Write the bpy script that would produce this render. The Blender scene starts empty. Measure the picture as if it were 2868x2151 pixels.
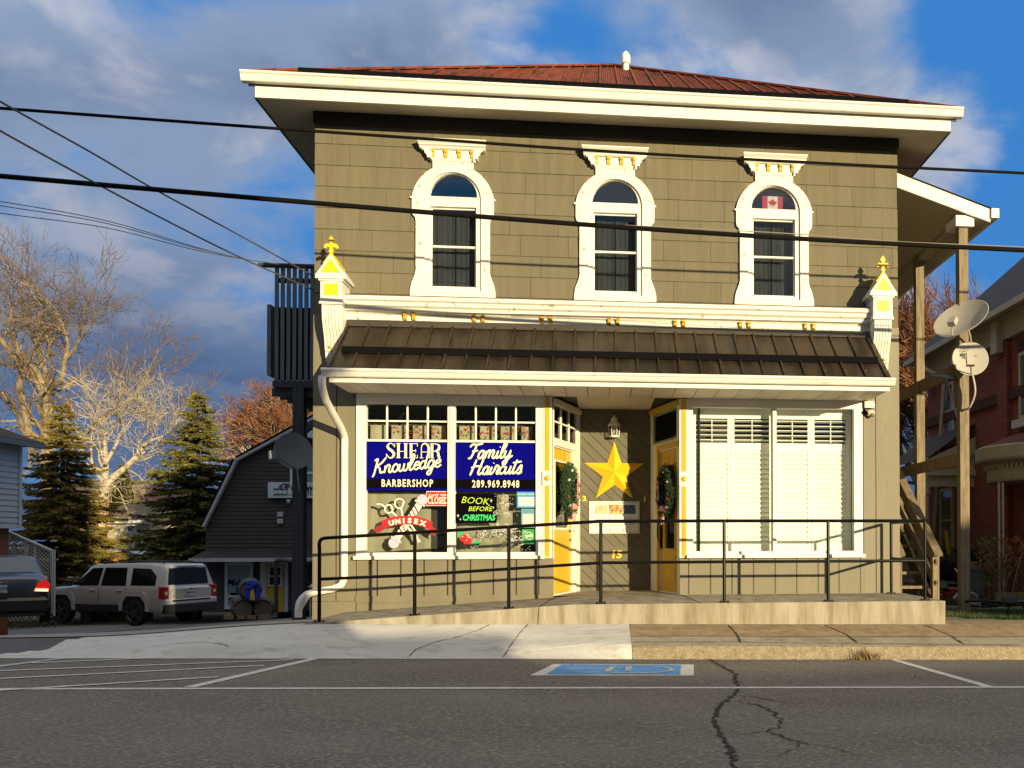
import bpy, bmesh, math, random
from mathutils import Vector, Matrix, noise
from mathutils.geometry import tessellate_polygon
R = math.radians
C = bpy.context.scene.collection
# ------------------------------------------------------------------ camera
F_PX = 2600.0; CXP = 1979.0; YAW = -math.atan(294 / 2600); PITCH = R(0.8); ROLL = R(0.12)
CYP = 1507 - F_PX * math.tan(PITCH)
CAM = Vector((0, 0, 1.35))
fwd = Vector((-math.sin(YAW) * math.cos(PITCH), math.cos(YAW) * math.cos(PITCH), math.sin(PITCH)))
rgt = Vector((math.cos(YAW), math.sin(YAW), 0)); upv = rgt.cross(fwd)
r2 = rgt * math.cos(ROLL) - upv * math.sin(ROLL); u2 = rgt * math.sin(ROLL) + upv * math.cos(ROLL)
cd = bpy.data.cameras.new("camera"); cam = bpy.data.objects.new("camera", cd); C.objects.link(cam)
cd.sensor_width = 36; cd.lens = F_PX / 2868 * 36
cd.shift_x = (1434 - CXP) / 2868; cd.shift_y = (CYP - 1075.5) / 2868
cd.clip_start = 0.05; cd.clip_end = 3000
cam.matrix_world = Matrix(((r2.x, u2.x, -fwd.x, CAM.x), (r2.y, u2.y, -fwd.y, CAM.y), (r2.z, u2.z, -fwd.z, CAM.z), (0, 0, 0, 1)))
bpy.context.scene.camera = cam
def at(x, y, Y):                                   # a point of the place at depth Y, from the photograph's survey
    d = fwd * F_PX + r2 * (x - CXP) + u2 * (CYP - y)
    return CAM + d * (Y / d.y)
# ------------------------------------------------------------------ light
AZT, DROP = 0.56, 0.154                            # sunlight goes (-AZT, 1, -DROP)
SUND = Vector((-AZT, 1, -DROP)).normalized()
sl = bpy.data.lights.new("sun", 'SUN'); so = bpy.data.objects.new("sun", sl); C.objects.link(so)
sl.energy = 5.0; sl.angle = R(0.5); sl.color = (1.0, 0.81, 0.47)
so.rotation_euler = SUND.to_track_quat('-Z', 'Y').to_euler(); so.location = (10, -20, 12)
sun_el = math.asin(-SUND.z); sun_az = math.atan2(-SUND.x, -SUND.y)
W = bpy.data.worlds.new("World"); bpy.context.scene.world = W; W.use_nodes = True
def world():
    nt = W.node_tree; N = nt.nodes; L = nt.links; N.clear()
    out = N.new('ShaderNodeOutputWorld'); bg = N.new('ShaderNodeBackground'); L.new(bg.outputs[0], out.inputs[0])
    sky = N.new('ShaderNodeTexSky'); sky.sky_type = 'NISHITA'; sky.sun_disc = False
    sky.sun_elevation = sun_el; sky.sun_rotation = sun_az; sky.air_density = 1.0; sky.dust_density = 0.3; sky.ozone_density = 2.5
    tc = N.new('ShaderNodeTexCoord'); sep = N.new('ShaderNodeSeparateXYZ'); L.new(tc.outputs['Generated'], sep.inputs[0])
    def mth(op, a, b=None, clamp=False):
        n = N.new('ShaderNodeMath'); n.operation = op; n.use_clamp = clamp
        for i, v in enumerate((a, b)):
            if v is None: continue
            if isinstance(v, (int, float)): n.inputs[i].default_value = v
            else: L.new(v, n.inputs[i])
        return n.outputs[0]
    den = mth('ADD', sep.outputs[2], 0.42)
    px = mth('DIVIDE', sep.outputs[0], den); py = mth('DIVIDE', sep.outputs[1], den)
    cmb = N.new('ShaderNodeCombineXYZ'); L.new(px, cmb.inputs[0]); L.new(py, cmb.inputs[1]); cmb.inputs[2].default_value = SEED_SKY
    def nz(scale, detail, rough, dist=0.0, off=0.0):
        n = N.new('ShaderNodeTexNoise'); n.inputs['Scale'].default_value = scale; n.inputs['Detail'].default_value = detail
        n.inputs['Roughness'].default_value = rough; n.inputs['Distortion'].default_value = dist
        mp = N.new('ShaderNodeMapping'); mp.inputs['Location'].default_value = (off, off * .7, 0); L.new(cmb.outputs[0], mp.inputs[0]); L.new(mp.outputs[0], n.inputs['Vector'])
        return n.outputs[0]
    def ramp(v, a, b, smooth=True):
        m = N.new('ShaderNodeMapRange'); m.interpolation_type = 'SMOOTHSTEP' if smooth else 'LINEAR'
        L.new(v, m.inputs[0]); m.inputs[1].default_value = a; m.inputs[2].default_value = b; return m.outputs[0]
    n1 = nz(2.5, 4, .42, .3); n2 = nz(6.0, 6, .55, .3, 3.1)
    dens = mth('ADD', mth('MULTIPLY', n1, .75), mth('MULTIPLY', n2, .25))
    low = ramp(sep.outputs[2], .36, .08)            # denser bank of cloud low down
    dens = mth('ADD', dens, mth('MULTIPLY', low, .13))
    mask = ramp(dens, .455, .555)
    thick = ramp(dens, .50, .68)
    lit = ramp(n2, .46, .64)
    def mix(f, a, b):
        m = N.new('ShaderNodeMix'); m.data_type = 'RGBA'
        L.new(f, m.inputs['Factor']) if not isinstance(f, (int, float)) else setattr(m.inputs['Factor'], 'default_value', f)
        for k, v in ((6, a), (7, b)):
            if isinstance(v, tuple): m.inputs[k].default_value = (*v, 1)
            else: L.new(v, m.inputs[k])
        return m.outputs[2]
    S = 1 / 0.1
    base = mix(SKYMIX, sky.outputs[0], tuple(c * S for c in SKY_BLUE))
    cl = mix(thick, tuple(c * S for c in CLOUD_EDGE), tuple(c * S for c in CLOUD_CORE))
    cl = mix(mth('MULTIPLY', lit, .5), cl, tuple(c * S for c in CLOUD_LIT))
    cl = mix(mth('MULTIPLY', low, .88), cl, tuple(c * S for c in CLOUD_LOW))
    col = mix(mth('MULTIPLY', mask, .93), base, cl)
    zen = ramp(sep.outputs[2], .50, .80)           # bright overcast added overhead, out of frame, to lift and neutralise shade
    col = mix(mth('MULTIPLY', zen, .9), col, tuple(c * S for c in ZENITH_FILL))
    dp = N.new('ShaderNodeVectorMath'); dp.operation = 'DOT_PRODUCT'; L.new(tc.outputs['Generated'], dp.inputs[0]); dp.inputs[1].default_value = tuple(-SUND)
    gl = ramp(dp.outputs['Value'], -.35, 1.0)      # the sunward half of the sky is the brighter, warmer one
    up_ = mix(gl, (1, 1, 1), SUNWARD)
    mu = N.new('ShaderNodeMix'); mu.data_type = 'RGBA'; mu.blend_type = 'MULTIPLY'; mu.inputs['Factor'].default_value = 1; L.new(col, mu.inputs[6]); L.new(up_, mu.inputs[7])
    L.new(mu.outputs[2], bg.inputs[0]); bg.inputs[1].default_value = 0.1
OCX1, OCH1, OCX2, OCH2, OCX3, OCH3, OCH4 = 6.6, 12.8, 9.25, 3.13, 16.9, 2.62, 5.2
SEED_SKY = 12.4; SKYMIX = .9; SUNWARD = (1.35, 1.1, .85); ZENITH_FILL = (.53, .545, .53)
SKY_BLUE = (.026, .150, .41); CLOUD_EDGE = (.19, .245, .35); CLOUD_CORE = (.100, .135, .225); CLOUD_LIT = (.47, .46, .48); CLOUD_LOW = (.033, .066, .148)
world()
sc = bpy.context.scene
sc.render.engine = 'CYCLES'
sc.view_settings.view_transform = 'Standard'; sc.view_settings.look = 'None'; sc.view_settings.gamma = 1; sc.view_settings.exposure = 0.62
sc.cycles.max_bounces = 8; sc.cycles.transparent_max_bounces = 16

# ------------------------------------------------------------------ helpers
MATS = {}
def M(name, col, rough=.6, var=.0, vs=3.0, bump=.0, bs=30.0, metal=0.0, spec=.5, stretch=(1, 1, 1), col2=None, c2s=2.0, c2r=(.45, .6), island=0.0, coat=0, speck=None):
    if name in MATS: return MATS[name]
    m = bpy.data.materials.new(name); m.use_nodes = True; nt = m.node_tree; N = nt.nodes; L = nt.links
    b = N['Principled BSDF']; b.inputs['Roughness'].default_value = rough; b.inputs['Metallic'].default_value = metal
    b.inputs['Specular IOR Level'].default_value = spec; b.inputs['Base Color'].default_value = (*col, 1)
    if coat: b.inputs['Coat Weight'].default_value = coat; b.inputs['Coat Roughness'].default_value = .08
    tc = N.new('ShaderNodeTexCoord'); mp = N.new('ShaderNodeMapping'); mp.inputs['Scale'].default_value = stretch; L.new(tc.outputs['Object'], mp.inputs[0])
    def nz(s, det=4, ro=.55):
        n = N.new('ShaderNodeTexNoise'); n.inputs['Scale'].default_value = s; n.inputs['Detail'].default_value = det; n.inputs['Roughness'].default_value = ro
        L.new(mp.outputs[0], n.inputs['Vector']); return n.outputs[0]
    cur = None
    if var:
        mr = N.new('ShaderNodeMapRange'); L.new(nz(vs), mr.inputs[0]); mr.inputs[1].default_value = .3; mr.inputs[2].default_value = .7
        mr.inputs[3].default_value = 1 - var; mr.inputs[4].default_value = 1 + var
        v = mr.outputs[0]
        if island:
            g = N.new('ShaderNodeNewGeometry'); mi = N.new('ShaderNodeMapRange'); L.new(g.outputs['Random Per Island'], mi.inputs[0]); mi.inputs[3].default_value = 1 - island; mi.inputs[4].default_value = 1 + island
            mm = N.new('ShaderNodeMath'); mm.operation = 'MULTIPLY'; L.new(v, mm.inputs[0]); L.new(mi.outputs[0], mm.inputs[1]); v = mm.outputs[0]
        vm = N.new('ShaderNodeVectorMath'); vm.operation = 'SCALE'; vm.inputs[0].default_value = col; L.new(v, vm.inputs['Scale']); cur = vm.outputs[0]
    if col2:
        mr = N.new('ShaderNodeMapRange'); L.new(nz(c2s, 6, .62), mr.inputs[0]); mr.inputs[1].default_value = c2r[0]; mr.inputs[2].default_value = c2r[1]
        mx = N.new('ShaderNodeMix'); mx.data_type = 'RGBA'; L.new(mr.outputs[0], mx.inputs['Factor'])
        if cur: L.new(cur, mx.inputs[6])
        else: mx.inputs[6].default_value = (*col, 1)
        mx.inputs[7].default_value = (*col2, 1); cur = mx.outputs[2]
    if speck:
        sc_, amt, thr, scol = speck
        mr = N.new('ShaderNodeMapRange'); L.new(nz(sc_, 2, .5), mr.inputs[0]); mr.inputs[1].default_value = thr; mr.inputs[2].default_value = thr + .08; mr.inputs[4].default_value = amt
        mx = N.new('ShaderNodeMix'); mx.data_type = 'RGBA'; L.new(mr.outputs[0], mx.inputs['Factor'])
        if cur: L.new(cur, mx.inputs[6])
        else: mx.inputs[6].default_value = (*col, 1)
        mx.inputs[7].default_value = (*scol, 1); cur = mx.outputs[2]
    if cur: L.new(cur, b.inputs['Base Color'])
    if bump:
        bp = N.new('ShaderNodeBump'); bp.inputs['Strength'].default_value = min(1, bump); bp.inputs['Distance'].default_value = .01 * max(1, bump); L.new(nz(bs, 5, .6), bp.inputs['Height']); L.new(bp.outputs[0], b.inputs['Normal'])
    MATS[name] = m; return m
def glass(name, tint=(.9, .95, .95), refl=.08, rough=.0, base=None):
    if name in MATS: return MATS[name]
    m = bpy.data.materials.new(name); m.use_nodes = True; nt = m.node_tree; N = nt.nodes; L = nt.links; N.clear()
    o = N.new('ShaderNodeOutputMaterial'); t = N.new('ShaderNodeBsdfTransparent'); t.inputs[0].default_value = (*tint, 1)
    g = N.new('ShaderNodeBsdfGlossy'); g.inputs['Roughness'].default_value = rough
    fr = N.new('ShaderNodeFresnel'); fr.inputs[0].default_value = 1.5
    ad = N.new('ShaderNodeMath'); ad.operation = 'ADD'; L.new(fr.outputs[0], ad.inputs[0]); ad.inputs[1].default_value = refl - .04
    mx = N.new('ShaderNodeMixShader'); L.new(ad.outputs[0], mx.inputs[0]); L.new(t.outputs[0], mx.inputs[1]); L.new(g.outputs[0], mx.inputs[2]); L.new(mx.outputs[0], o.inputs[0])
    MATS[name] = m; return m
def emis(name, col, s):
    m = bpy.data.materials.new(name); m.use_nodes = True; b = m.node_tree.nodes['Principled BSDF']
    b.inputs['Base Color'].default_value = (*col, 1); b.inputs['Emission Color'].default_value = (*col, 1); b.inputs['Emission Strength'].default_value = s; MATS[name] = m; return m

def wloc(o):
    v = Vector((0, 0, 0))
    while o is not None: v += o.location; o = o.parent
    return v
class MB:
    def __init__(s): s.bm = bmesh.new()
    def face(s, pts):
        try: return s.bm.faces.new([s.bm.verts.new(p) for p in pts])
        except ValueError: return None
    def box(s, x0, x1, y0, y1, z0, z1, bev=0):
        v = [s.bm.verts.new((x, y, z)) for x in (x0, x1) for y in (y0, y1) for z in (z0, z1)]
        fs = [s.bm.faces.new([v[i] for i in f]) for f in ((0, 1, 3, 2), (4, 6, 7, 5), (0, 4, 5, 1), (2, 3, 7, 6), (0, 2, 6, 4), (1, 5, 7, 3))]
        if bev:
            es = list({e for f in fs for e in f.edges}); bmesh.ops.bevel(s.bm, geom=es, offset=bev, segments=1, affect='EDGES')
        return s
    def obox(s, c, ax, ay, az, hx, hy, hz):
        c = Vector(c); v = [s.bm.verts.new(c + ax * (sx * hx) + ay * (sy * hy) + az * (sz * hz)) for sx in (-1, 1) for sy in (-1, 1) for sz in (-1, 1)]
        for f in ((0, 1, 3, 2), (4, 6, 7, 5), (0, 4, 5, 1), (2, 3, 7, 6), (0, 2, 6, 4), (1, 5, 7, 3)): s.bm.faces.new([v[i] for i in f])
        return s
    def bar(s, a, b, w, h, up=(0, 0, 1)):
        a = Vector(a); b = Vector(b); d = (b - a); l = d.length; d.normalize(); u = Vector(up); x = d.cross(u)
        if x.length < 1e-4: x = d.cross(Vector((0, 1, 0)))
        x.normalize(); u = x.cross(d); return s.obox((a + b) / 2, d, x, u, l / 2, w / 2, h / 2)
    def tube(s, pts, r, n=8, caps=True, flat=None):
        pts = [Vector(p) for p in pts]; k = len(pts)
        rs = r if isinstance(r, (list, tuple)) else [r] * k
        rings = []; prev = None
        for i, p in enumerate(pts):
            d = (pts[min(i + 1, k - 1)] - pts[max(i - 1, 0)])
            if d.length < 1e-9: d = Vector((0, 0, 1))
            d.normalize()
            if prev is None: x = d.orthogonal().normalized()
            else:
                x = prev - d * prev.dot(d)
                x = x.normalized() if x.length > 1e-6 else d.orthogonal().normalized()
            prev = x; y = d.cross(x); ring = []
            for j in range(n):
                a = 2 * math.pi * j / n; o = (x * math.cos(a) + y * math.sin(a)) * rs[i]
                if flat: o = o - flat[0] * o.dot(flat[0]) * (1 - flat[1])
                ring.append(s.bm.verts.new(p + o))
            rings.append(ring)
        for i in range(k - 1):
            for j in range(n):
                s.bm.faces.new((rings[i][j], rings[i][(j + 1) % n], rings[i + 1][(j + 1) % n], rings[i + 1][j]))
        if caps:
            s.bm.faces.new(rings[0][::-1]); s.bm.faces.new(rings[-1])
        return s
    def lathe(s, prof, c, n=16, axis='Z', caps=True):
        c = Vector(c); rings = []
        ax = {'Z': (Vector((1, 0, 0)), Vector((0, 1, 0)), Vector((0, 0, 1))), 'X': (Vector((0, 1, 0)), Vector((0, 0, 1)), Vector((1, 0, 0))), 'Y': (Vector((0, 0, 1)), Vector((1, 0, 0)), Vector((0, 1, 0)))}
        e = ax[axis] if isinstance(axis, str) else axis
        for (r, h) in prof:
            rings.append([s.bm.verts.new(c + e[2] * h + (e[0] * math.cos(2 * math.pi * j / n) + e[1] * math.sin(2 * math.pi * j / n)) * max(r, 1e-4)) for j in range(n)])
        for i in range(len(rings) - 1):
            for j in range(n): s.bm.faces.new((rings[i][j], rings[i][(j + 1) % n], rings[i + 1][(j + 1) % n], rings[i + 1][j]))
        if caps: s.bm.faces.new(rings[0][::-1]); s.bm.faces.new(rings[-1])
        return s
    def plate(s, outer, holes=(), y0=0, y1=.05, tr=None):
        loops = [[Vector((p[0], p[1], 0)) for p in outer]] + [[Vector((p[0], p[1], 0)) for p in h] for h in holes]
        tris = tessellate_polygon(loops); flat = [p for l in loops for p in l]
        f = tr or (lambda x, y, z: Vector((x, y, z)))
        va = [s.bm.verts.new(f(p.x, y0, p.y)) for p in flat]; vb = [s.bm.verts.new(f(p.x, y1, p.y)) for p in flat]
        for t in tris:
            try: s.bm.faces.new([va[i] for i in t]); s.bm.faces.new([vb[i] for i in reversed(t)])
            except ValueError: pass
        o = 0
        for l in loops:
            n = len(l)
            for i in range(n):
                j = (i + 1) % n
                try: s.bm.faces.new((va[o + i], va[o + j], vb[o + j], vb[o + i]))
                except ValueError: pass
            o += n
        return s
    def extrude_x(s, prof, x0, x1):               # prof = list of (y,z), closed
        a = [s.bm.verts.new((x0, y, z)) for y, z in prof]; b = [s.bm.verts.new((x1, y, z)) for y, z in prof]; n = len(prof)
        for i in range(n): s.bm.faces.new((a[i], a[(i + 1) % n], b[(i + 1) % n], b[i]))
        for t in tessellate_polygon([[Vector((y, z, 0)) for y, z in prof]]):
            s.bm.faces.new([a[i] for i in t]); s.bm.faces.new([b[i] for i in reversed(t)])
        return s
    def text(s, txt, x, z, y, size, sx=1.0, depth=.003, bold=0.0, shear=0.0, align='CENTER', tr=None, rot=0, space=1.0):
        cu = bpy.data.curves.new('t', 'FONT'); cu.body = txt; cu.size = size; cu.align_x = align; cu.align_y = 'CENTER'; cu.shear = shear; cu.offset = bold; cu.resolution_u = 2; cu.space_character = space
        ob = bpy.data.objects.new('t', cu); C.objects.link(ob)
        dg = bpy.context.evaluated_depsgraph_get(); me = bpy.data.meshes.new_from_object(ob.evaluated_get(dg))
        t2 = bmesh.new(); t2.from_mesh(me)
        bmesh.ops.triangulate(t2, faces=t2.faces[:])
        ca, sa = math.cos(rot), math.sin(rot); f = tr or (lambda a, b, c: Vector((a, b, c)))
        vm = {}; vb = {}
        for v in t2.verts:
            a = v.co.x * sx; b = v.co.y; X = x + a * ca - b * sa; Z = z + a * sa + b * ca
            vm[v] = s.bm.verts.new(f(X, y - depth, Z)); vb[v] = s.bm.verts.new(f(X, y, Z))
        for fc in t2.faces:
            try: s.bm.faces.new([vm[v] for v in fc.verts])
            except ValueError: pass
        for e in t2.edges:
            if len(e.link_faces) == 1:
                a, b = e.verts
                try: s.bm.faces.new((vm[a], vm[b], vb[b], vb[a]))
                except ValueError: pass
        t2.free(); bpy.data.objects.remove(ob); bpy.data.curves.remove(cu); bpy.data.meshes.remove(me)
        return s
    def build(s, name, mat, parent=None, local=False, smooth=False, norm=True):
        if norm: bmesh.ops.recalc_face_normals(s.bm, faces=s.bm.faces[:])
        if parent is not None and not local:
            o = wloc(parent); bmesh.ops.translate(s.bm, vec=-o, verts=s.bm.verts[:])
        me = bpy.data.meshes.new(name); s.bm.to_mesh(me); s.bm.free()
        ms = mat if isinstance(mat, (list, tuple)) else [mat]
        for m in ms: me.materials.append(m)
        if smooth:
            for p in me.polygons: p.use_smooth = True
            try: me.set_sharp_from_angle(angle=R(38))
            except Exception: pass
        ob = bpy.data.objects.new(name, me); C.objects.link(ob)
        if parent is not None: ob.parent = parent
        return ob
def tag(o, label=None, cat=None, group=None, kind=None):
    if label: o['label'] = label
    if cat: o['category'] = cat
    if group: o['group'] = group
    if kind: o['kind'] = kind
    return o
def thing(name, loc, label, cat, group=None):
    e = bpy.data.objects.new(name, None); C.objects.link(e); e.location = loc; e.empty_display_size = .2
    return tag(e, label, cat, group)
def copy_tree(o, parent=None):
    c = o.copy(); C.objects.link(c); c.parent = parent
    for ch in [x for x in bpy.data.objects if x.parent is o]: copy_tree(ch, c)
    return c
def smooth_pts(p, n=5):
    p = [Vector(a) for a in p]; out = []
    for i in range(len(p) - 1):
        p0 = p[max(i - 1, 0)]; p1 = p[i]; p2 = p[i + 1]; p3 = p[min(i + 2, len(p) - 1)]
        for k in range(n):
            t = k / n; out.append(.5 * ((2 * p1) + (p2 - p0) * t + (2 * p0 - 5 * p1 + 4 * p2 - p3) * t * t + (3 * p1 - p0 - 3 * p2 + p3) * t ** 3))
    out.append(p[-1]); return out
def sstep(a, b, x): t = max(0, min(1, (x - a) / (b - a))); return t * t * (3 - 2 * t)

# ------------------------------------------------------------------ materials
WHITE = M('white_paint', (.72, .70, .64), .5, .06, 3, .12, 18, col2=(.52, .46, .36), c2s=5, c2r=(.60, .80))
WHITEOLD = M('weathered_white_paint', (.72, .70, .63), .55, .05, 5, .25, 25, col2=(.30, .24, .17), c2s=13, c2r=(.61, .68))
OLIVE = M('olive_grey_paint', (.21, .185, .125), .7, .07, 6, .35, 40, stretch=(6, 1, .5), island=.06)
OLIVE2 = M('olive_grey_board', (.165, .146, .096), .6, .09, 1.6, .3, 22, stretch=(2, 1, .35), col2=(.13, .11, .075), c2s=5, c2r=(.66, .76))
SHINGLE = M('olive_shingle', (.148, .131, .088), .8, .10, 3, .4, 45, stretch=(3, 1, .3), island=.05, spec=.25)
DARKP = M('dark_trim_paint', (.012, .012, .013), .5, .1, 4)
YELLOW = M('yellow_paint', (.60, .38, .018), .4, .05, 4)
YELLOWB = M('bright_yellow_paint', (.72, .52, .01), .45, .04, 4)
BLACKM = M('black_metal', (.004, .0035, .003), .3, 0, spec=.13)
BROWNROOF = M('dark_brown_metal_roof', (.017, .012, .008), .36, .25, 2.5, .15, 12, stretch=(1.5, .3, .3), spec=.32, col2=(.036, .026, .016), c2s=3)
RUST = M('rusty_red_metal_roof', (.185, .046, .018), .8, .2, 3, .2, 20, stretch=(3, .4, .4), col2=(.07, .022, .014), c2s=2.2, c2r=(.5, .66), spec=.15)
GLASS = glass('window_glass', (.80, .82, .84), .05)
ARCHGLASS = glass('arch_glass', (.85, .87, .90), .11)
SHOPGLASS = glass('shop_glass', (.97, .99, .98), .04)
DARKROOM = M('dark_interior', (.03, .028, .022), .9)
WOOD = M('weathered_timber', (.21, .165, .095), .75, .2, 3, .5, 18, stretch=(6, 6, .6), col2=(.13, .10, .06), c2s=5)
ASPH = M('asphalt', (.152, .139, .124), .9, .12, .9, 1, 45, col2=(.105, .096, .085), c2s=.8, c2r=(.35, .68), speck=(62, .75, .53, (.30, .27, .23)), spec=.25, stretch=(.55, 1, 1))
CONC = M('concrete', (.40, .345, .255), .85, .12, 2.5, .4, 40, col2=(.27, .22, .15), c2s=4, c2r=(.48, .66), speck=(50, .6, .68, (.15, .12, .09)))
PAINTW = M('road_paint', (.58, .58, .56), .7, .1, 8, .2, 60, col2=(.2, .2, .2), c2s=26, c2r=(.55, .70))

# ------------------------------------------------------------------ terrain
def rk(X): return .05 - .018 * max(-40, min(40, X))
def foot(X):
    if X > -3.25: return .325 - .0128 * min(X, 40)
    return .3666 + (.235 - .3666) * sstep(-3.25, -6.0, X)
def kerbh(X): return .14 * (1 - sstep(-3.6, -6.2, X)) if X < -3.6 else .14
def back(X, Y):
    xc = max(-16, min(-3.8, X)); yc = min(Y, 40)
    L_ = .24 - .06 * (yc - 12) + .06 * (xc + 5)
    t = sstep(-3.8, 2.5, X); Rr = .23 - .018 * (min(max(X, 0), 40) - 4) * .5 - .012 * max(0, yc - 14)
    return L_ * (1 - t) + Rr * t
def road_z(X, Y):
    if Y > 2: return rk(X) + .02 * (10 - Y)
    return rk(X) + .16 - .02 * (2 - max(Y, -6))
def kw(X):                                        # kerb run: crisp at the right, a slumped ramp at the left
    return .07 if X > .33 else .10 + .55 * sstep(.33, -1.2, X) - .42 * sstep(-2.2, -3.4, X) + .5 * sstep(-4.4, -5.6, X)
def side_z(X, Y):
    a = rk(X); b = a + kerbh(X); w = kw(X)
    if Y < 10.05 + w: return a + (b - a) * sstep(10.05, 10.05 + w, Y)
    t = (Y - 10.05 - w) / (11.15 - 10.05 - w); return b + (foot(X) - b) * min(1, t) + (max(0, Y - 11.15) * .02)
def gz(X, Y):
    if Y <= 10.05: return road_z(X, Y)
    s = side_z(X, min(Y, 11.6)); t = sstep(11.3, 12.6, Y); return s * (1 - t) + back(X, Y) * t
def sheet(xs, ys, f, name, mat, dz=0, keep=None, **kw_):
    b = MB(); g = [[b.bm.verts.new((x, y, f(x, y) + dz)) for x in xs] for y in ys]
    for j in range(len(ys) - 1):
        for i in range(len(xs) - 1):
            if keep is None or keep((xs[i] + xs[i + 1]) / 2, (ys[j] + ys[j + 1]) / 2): b.bm.faces.new((g[j][i], g[j][i + 1], g[j + 1][i + 1], g[j + 1][i]))
    for v in [v for v in b.bm.verts if not v.link_faces]: b.bm.verts.remove(v)
    o = b.build(name, mat, smooth=True, norm=False); return tag(o, kind='structure', **kw_)
def lin(a, b, s): n = max(1, round((b - a) / s)); return [a + (b - a) * i / n for i in range(n + 1)]
GRASS = M('dry_grass_ground', (.06, .065, .025), .95, .3, 1.5, .5, 10, col2=(.09, .065, .03), c2s=.6)
gx = [-500, -250, -120, -70] + lin(-50, 50, 2) + [70, 120, 250, 500]
gy = [-400, -150, -60, -30, -14] + lin(-10, 60, 1.25) + [80, 120, 200, 500, 1200]
sheet(gx, gy, gz, 'ground', GRASS, -.06)
sheet([-60] + lin(-40, 40, 1) + [60], lin(-4.5, 10.05, .5), gz, 'road', ASPH, 0)
APX = lin(-6.3, .325, .12)
CRACKC = M('sidewalk_slab', (.33, .29, .22), .85, .12, 3, .4, 50, col2=(.22, .19, .14), c2s=3, speck=(90, .5, .6, (.2, .17, .12)))
BROWNC = M('brown_aggregate', (.29, .215, .125), .9, .18, 5, .7, 80, col2=(.22, .15, .08), c2s=7, speck=(120, .6, .58, (.48, .38, .24)))
KERBC = M('kerb_aggregate', (.25, .205, .135), .9, .2, 20, .9, 70, col2=(.18, .14, .09), c2s=12, c2r=(.42, .6), speck=(110, .7, .55, (.45, .38, .26)))
WAPRON = M('worn_white_apron', (.56, .555, .53), .85, .10, 1.6, .5, 40, stretch=(1, 2.2, 1), col2=(.36, .34, .30), c2s=3.2, c2r=(.52, .72), speck=(40, .5, .66, (.25, .23, .2)))
SX = [-60] + lin(-40, -6.4, 1.4) ; SR = lin(.33, 14, .5) + lin(15, 40, 2.5) + [60]
sheet(SR, lin(10.05, 10.05 + .075, .0125), side_z, 'kerb', KERBC, .0)
sheet(SR, [10.125, 10.3, 10.55], side_z, 'sidewalk', CRACKC, .0)
sheet(SR, [10.556, 10.8, 11.15, 11.35, 11.6], side_z, 'sidewalk', BROWNC, .003)
sheet(APX, lin(10.05, 11.3, .06), side_z, 'painted_apron', WAPRON, .004, keep=lambda x, y: x > -6.25 + (y - 10.05) * .35 + .05 * math.sin(y * 9))
sheet(SX + [-6.3], [10.02, 10.05] + lin(10.15, 11.32, .1), lambda x, y: side_z(x, max(y, 10.05)), 'sidewalk', CRACKC, -.022)
sheet(lin(-6.3, .33, .2), [10.02, 10.05] + lin(10.15, 11.6, .1), lambda x, y: side_z(x, max(y, 10.05)), 'sidewalk', CRACKC, -.022)
# driveway asphalt on the left going back, concrete pad by the shop
sheet(lin(-24, -3.9, .6), lin(11.3, 40, .35), gz, 'driveway', M('driveway_asphalt', (.085, .085, .088), .85, .15, .6, .5, 50, col2=(.12, .12, .12), c2s=.8), .001)
sheet(lin(-16, -7.5, .3) + lin(-7.35, -5.0, .12), lin(10.06, 11.3, .06) + lin(11.37, 13.0, .08), gz, 'driveway', MATS['driveway_asphalt'], .0025, keep=lambda x, y: x < -5.9 + (y - 10.05) * .3)
sheet(lin(-8.5, -3.0, .25), lin(11.25, 16, .25), lambda x, y: gz(x, y), 'concrete_pad', M('pad_concrete', (.27, .25, .21), .85, .12, 1.5, .3, 40), .014, keep=lambda x, y: x > -7.6 + (y - 11.3) * .02 - (y - 11.3) * .9 * .5 and not (x > -3.75 and y > 12.9))
sheet(lin(4.3, 5.6, .3), lin(11.6, 13.2, .2), gz, 'garden_path', M('path_concrete', (.20, .165, .12), .9, .15, 3, .4, 40), .01, keep=lambda x, y: x < 4.3 + (13.2 - y) * .85)
sheet(lin(5.2, 14, .6), lin(14.0, 14.9, .3), gz, 'garden_path', MATS['path_concrete'], .012)

# painted markings
def mark(name, pts, mat=PAINTW, dz=.004):
    b = MB(); ps = [Vector((p[0], p[1], 0)) for p in pts]
    b.face([Vector((p.x, p.y, road_z(p.x, p.y) + dz)) for p in ps]); o = b.build(name, mat); return tag(o, kind='structure')
def gp(x, y):                                     # survey point on the road plane
    d = fwd * F_PX + r2 * (x - CXP) + u2 * (CYP - y)
    t = (.05 + .2 - 1.35) / (d.z + .018 * d.x + .02 * d.y); return CAM + d * t
def strip(name, a, b, w0, mat=PAINTW, n=1, dz=.004):
    a = Vector(a); b = Vector(b); d = (b - a).normalized(); p = Vector((-d.y, d.x, 0)) * w0 / 2
    for i in range(n):
        pass
    mark(name, [a - p, b - p, b + p, a + p], mat, dz)
ly = 7.82
strip('lane_line', (-40, 7.98, 0), (40, 7.73, 0), .085)
A = gp(880, 1846); B = gp(530, 1926); strip('bay_line', A, B, .10, dz=.005)
A = gp(2500, 1848); B = gp(2775, 1926); strip('bay_line', A, B, .10, dz=.005)
for (x0, y0, x1, y1) in ((0, 1935, 610, 1897), (0, 1902, 740, 1865), (0, 1880, 820, 1849), (0, 1866, 175, 1845), (-200, 1893, 170, 1846), (90, 1858, 400, 1845)):
    strip('hatch_line', gp(x0, y0), gp(x1, y1), .065, dz=.006)
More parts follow.
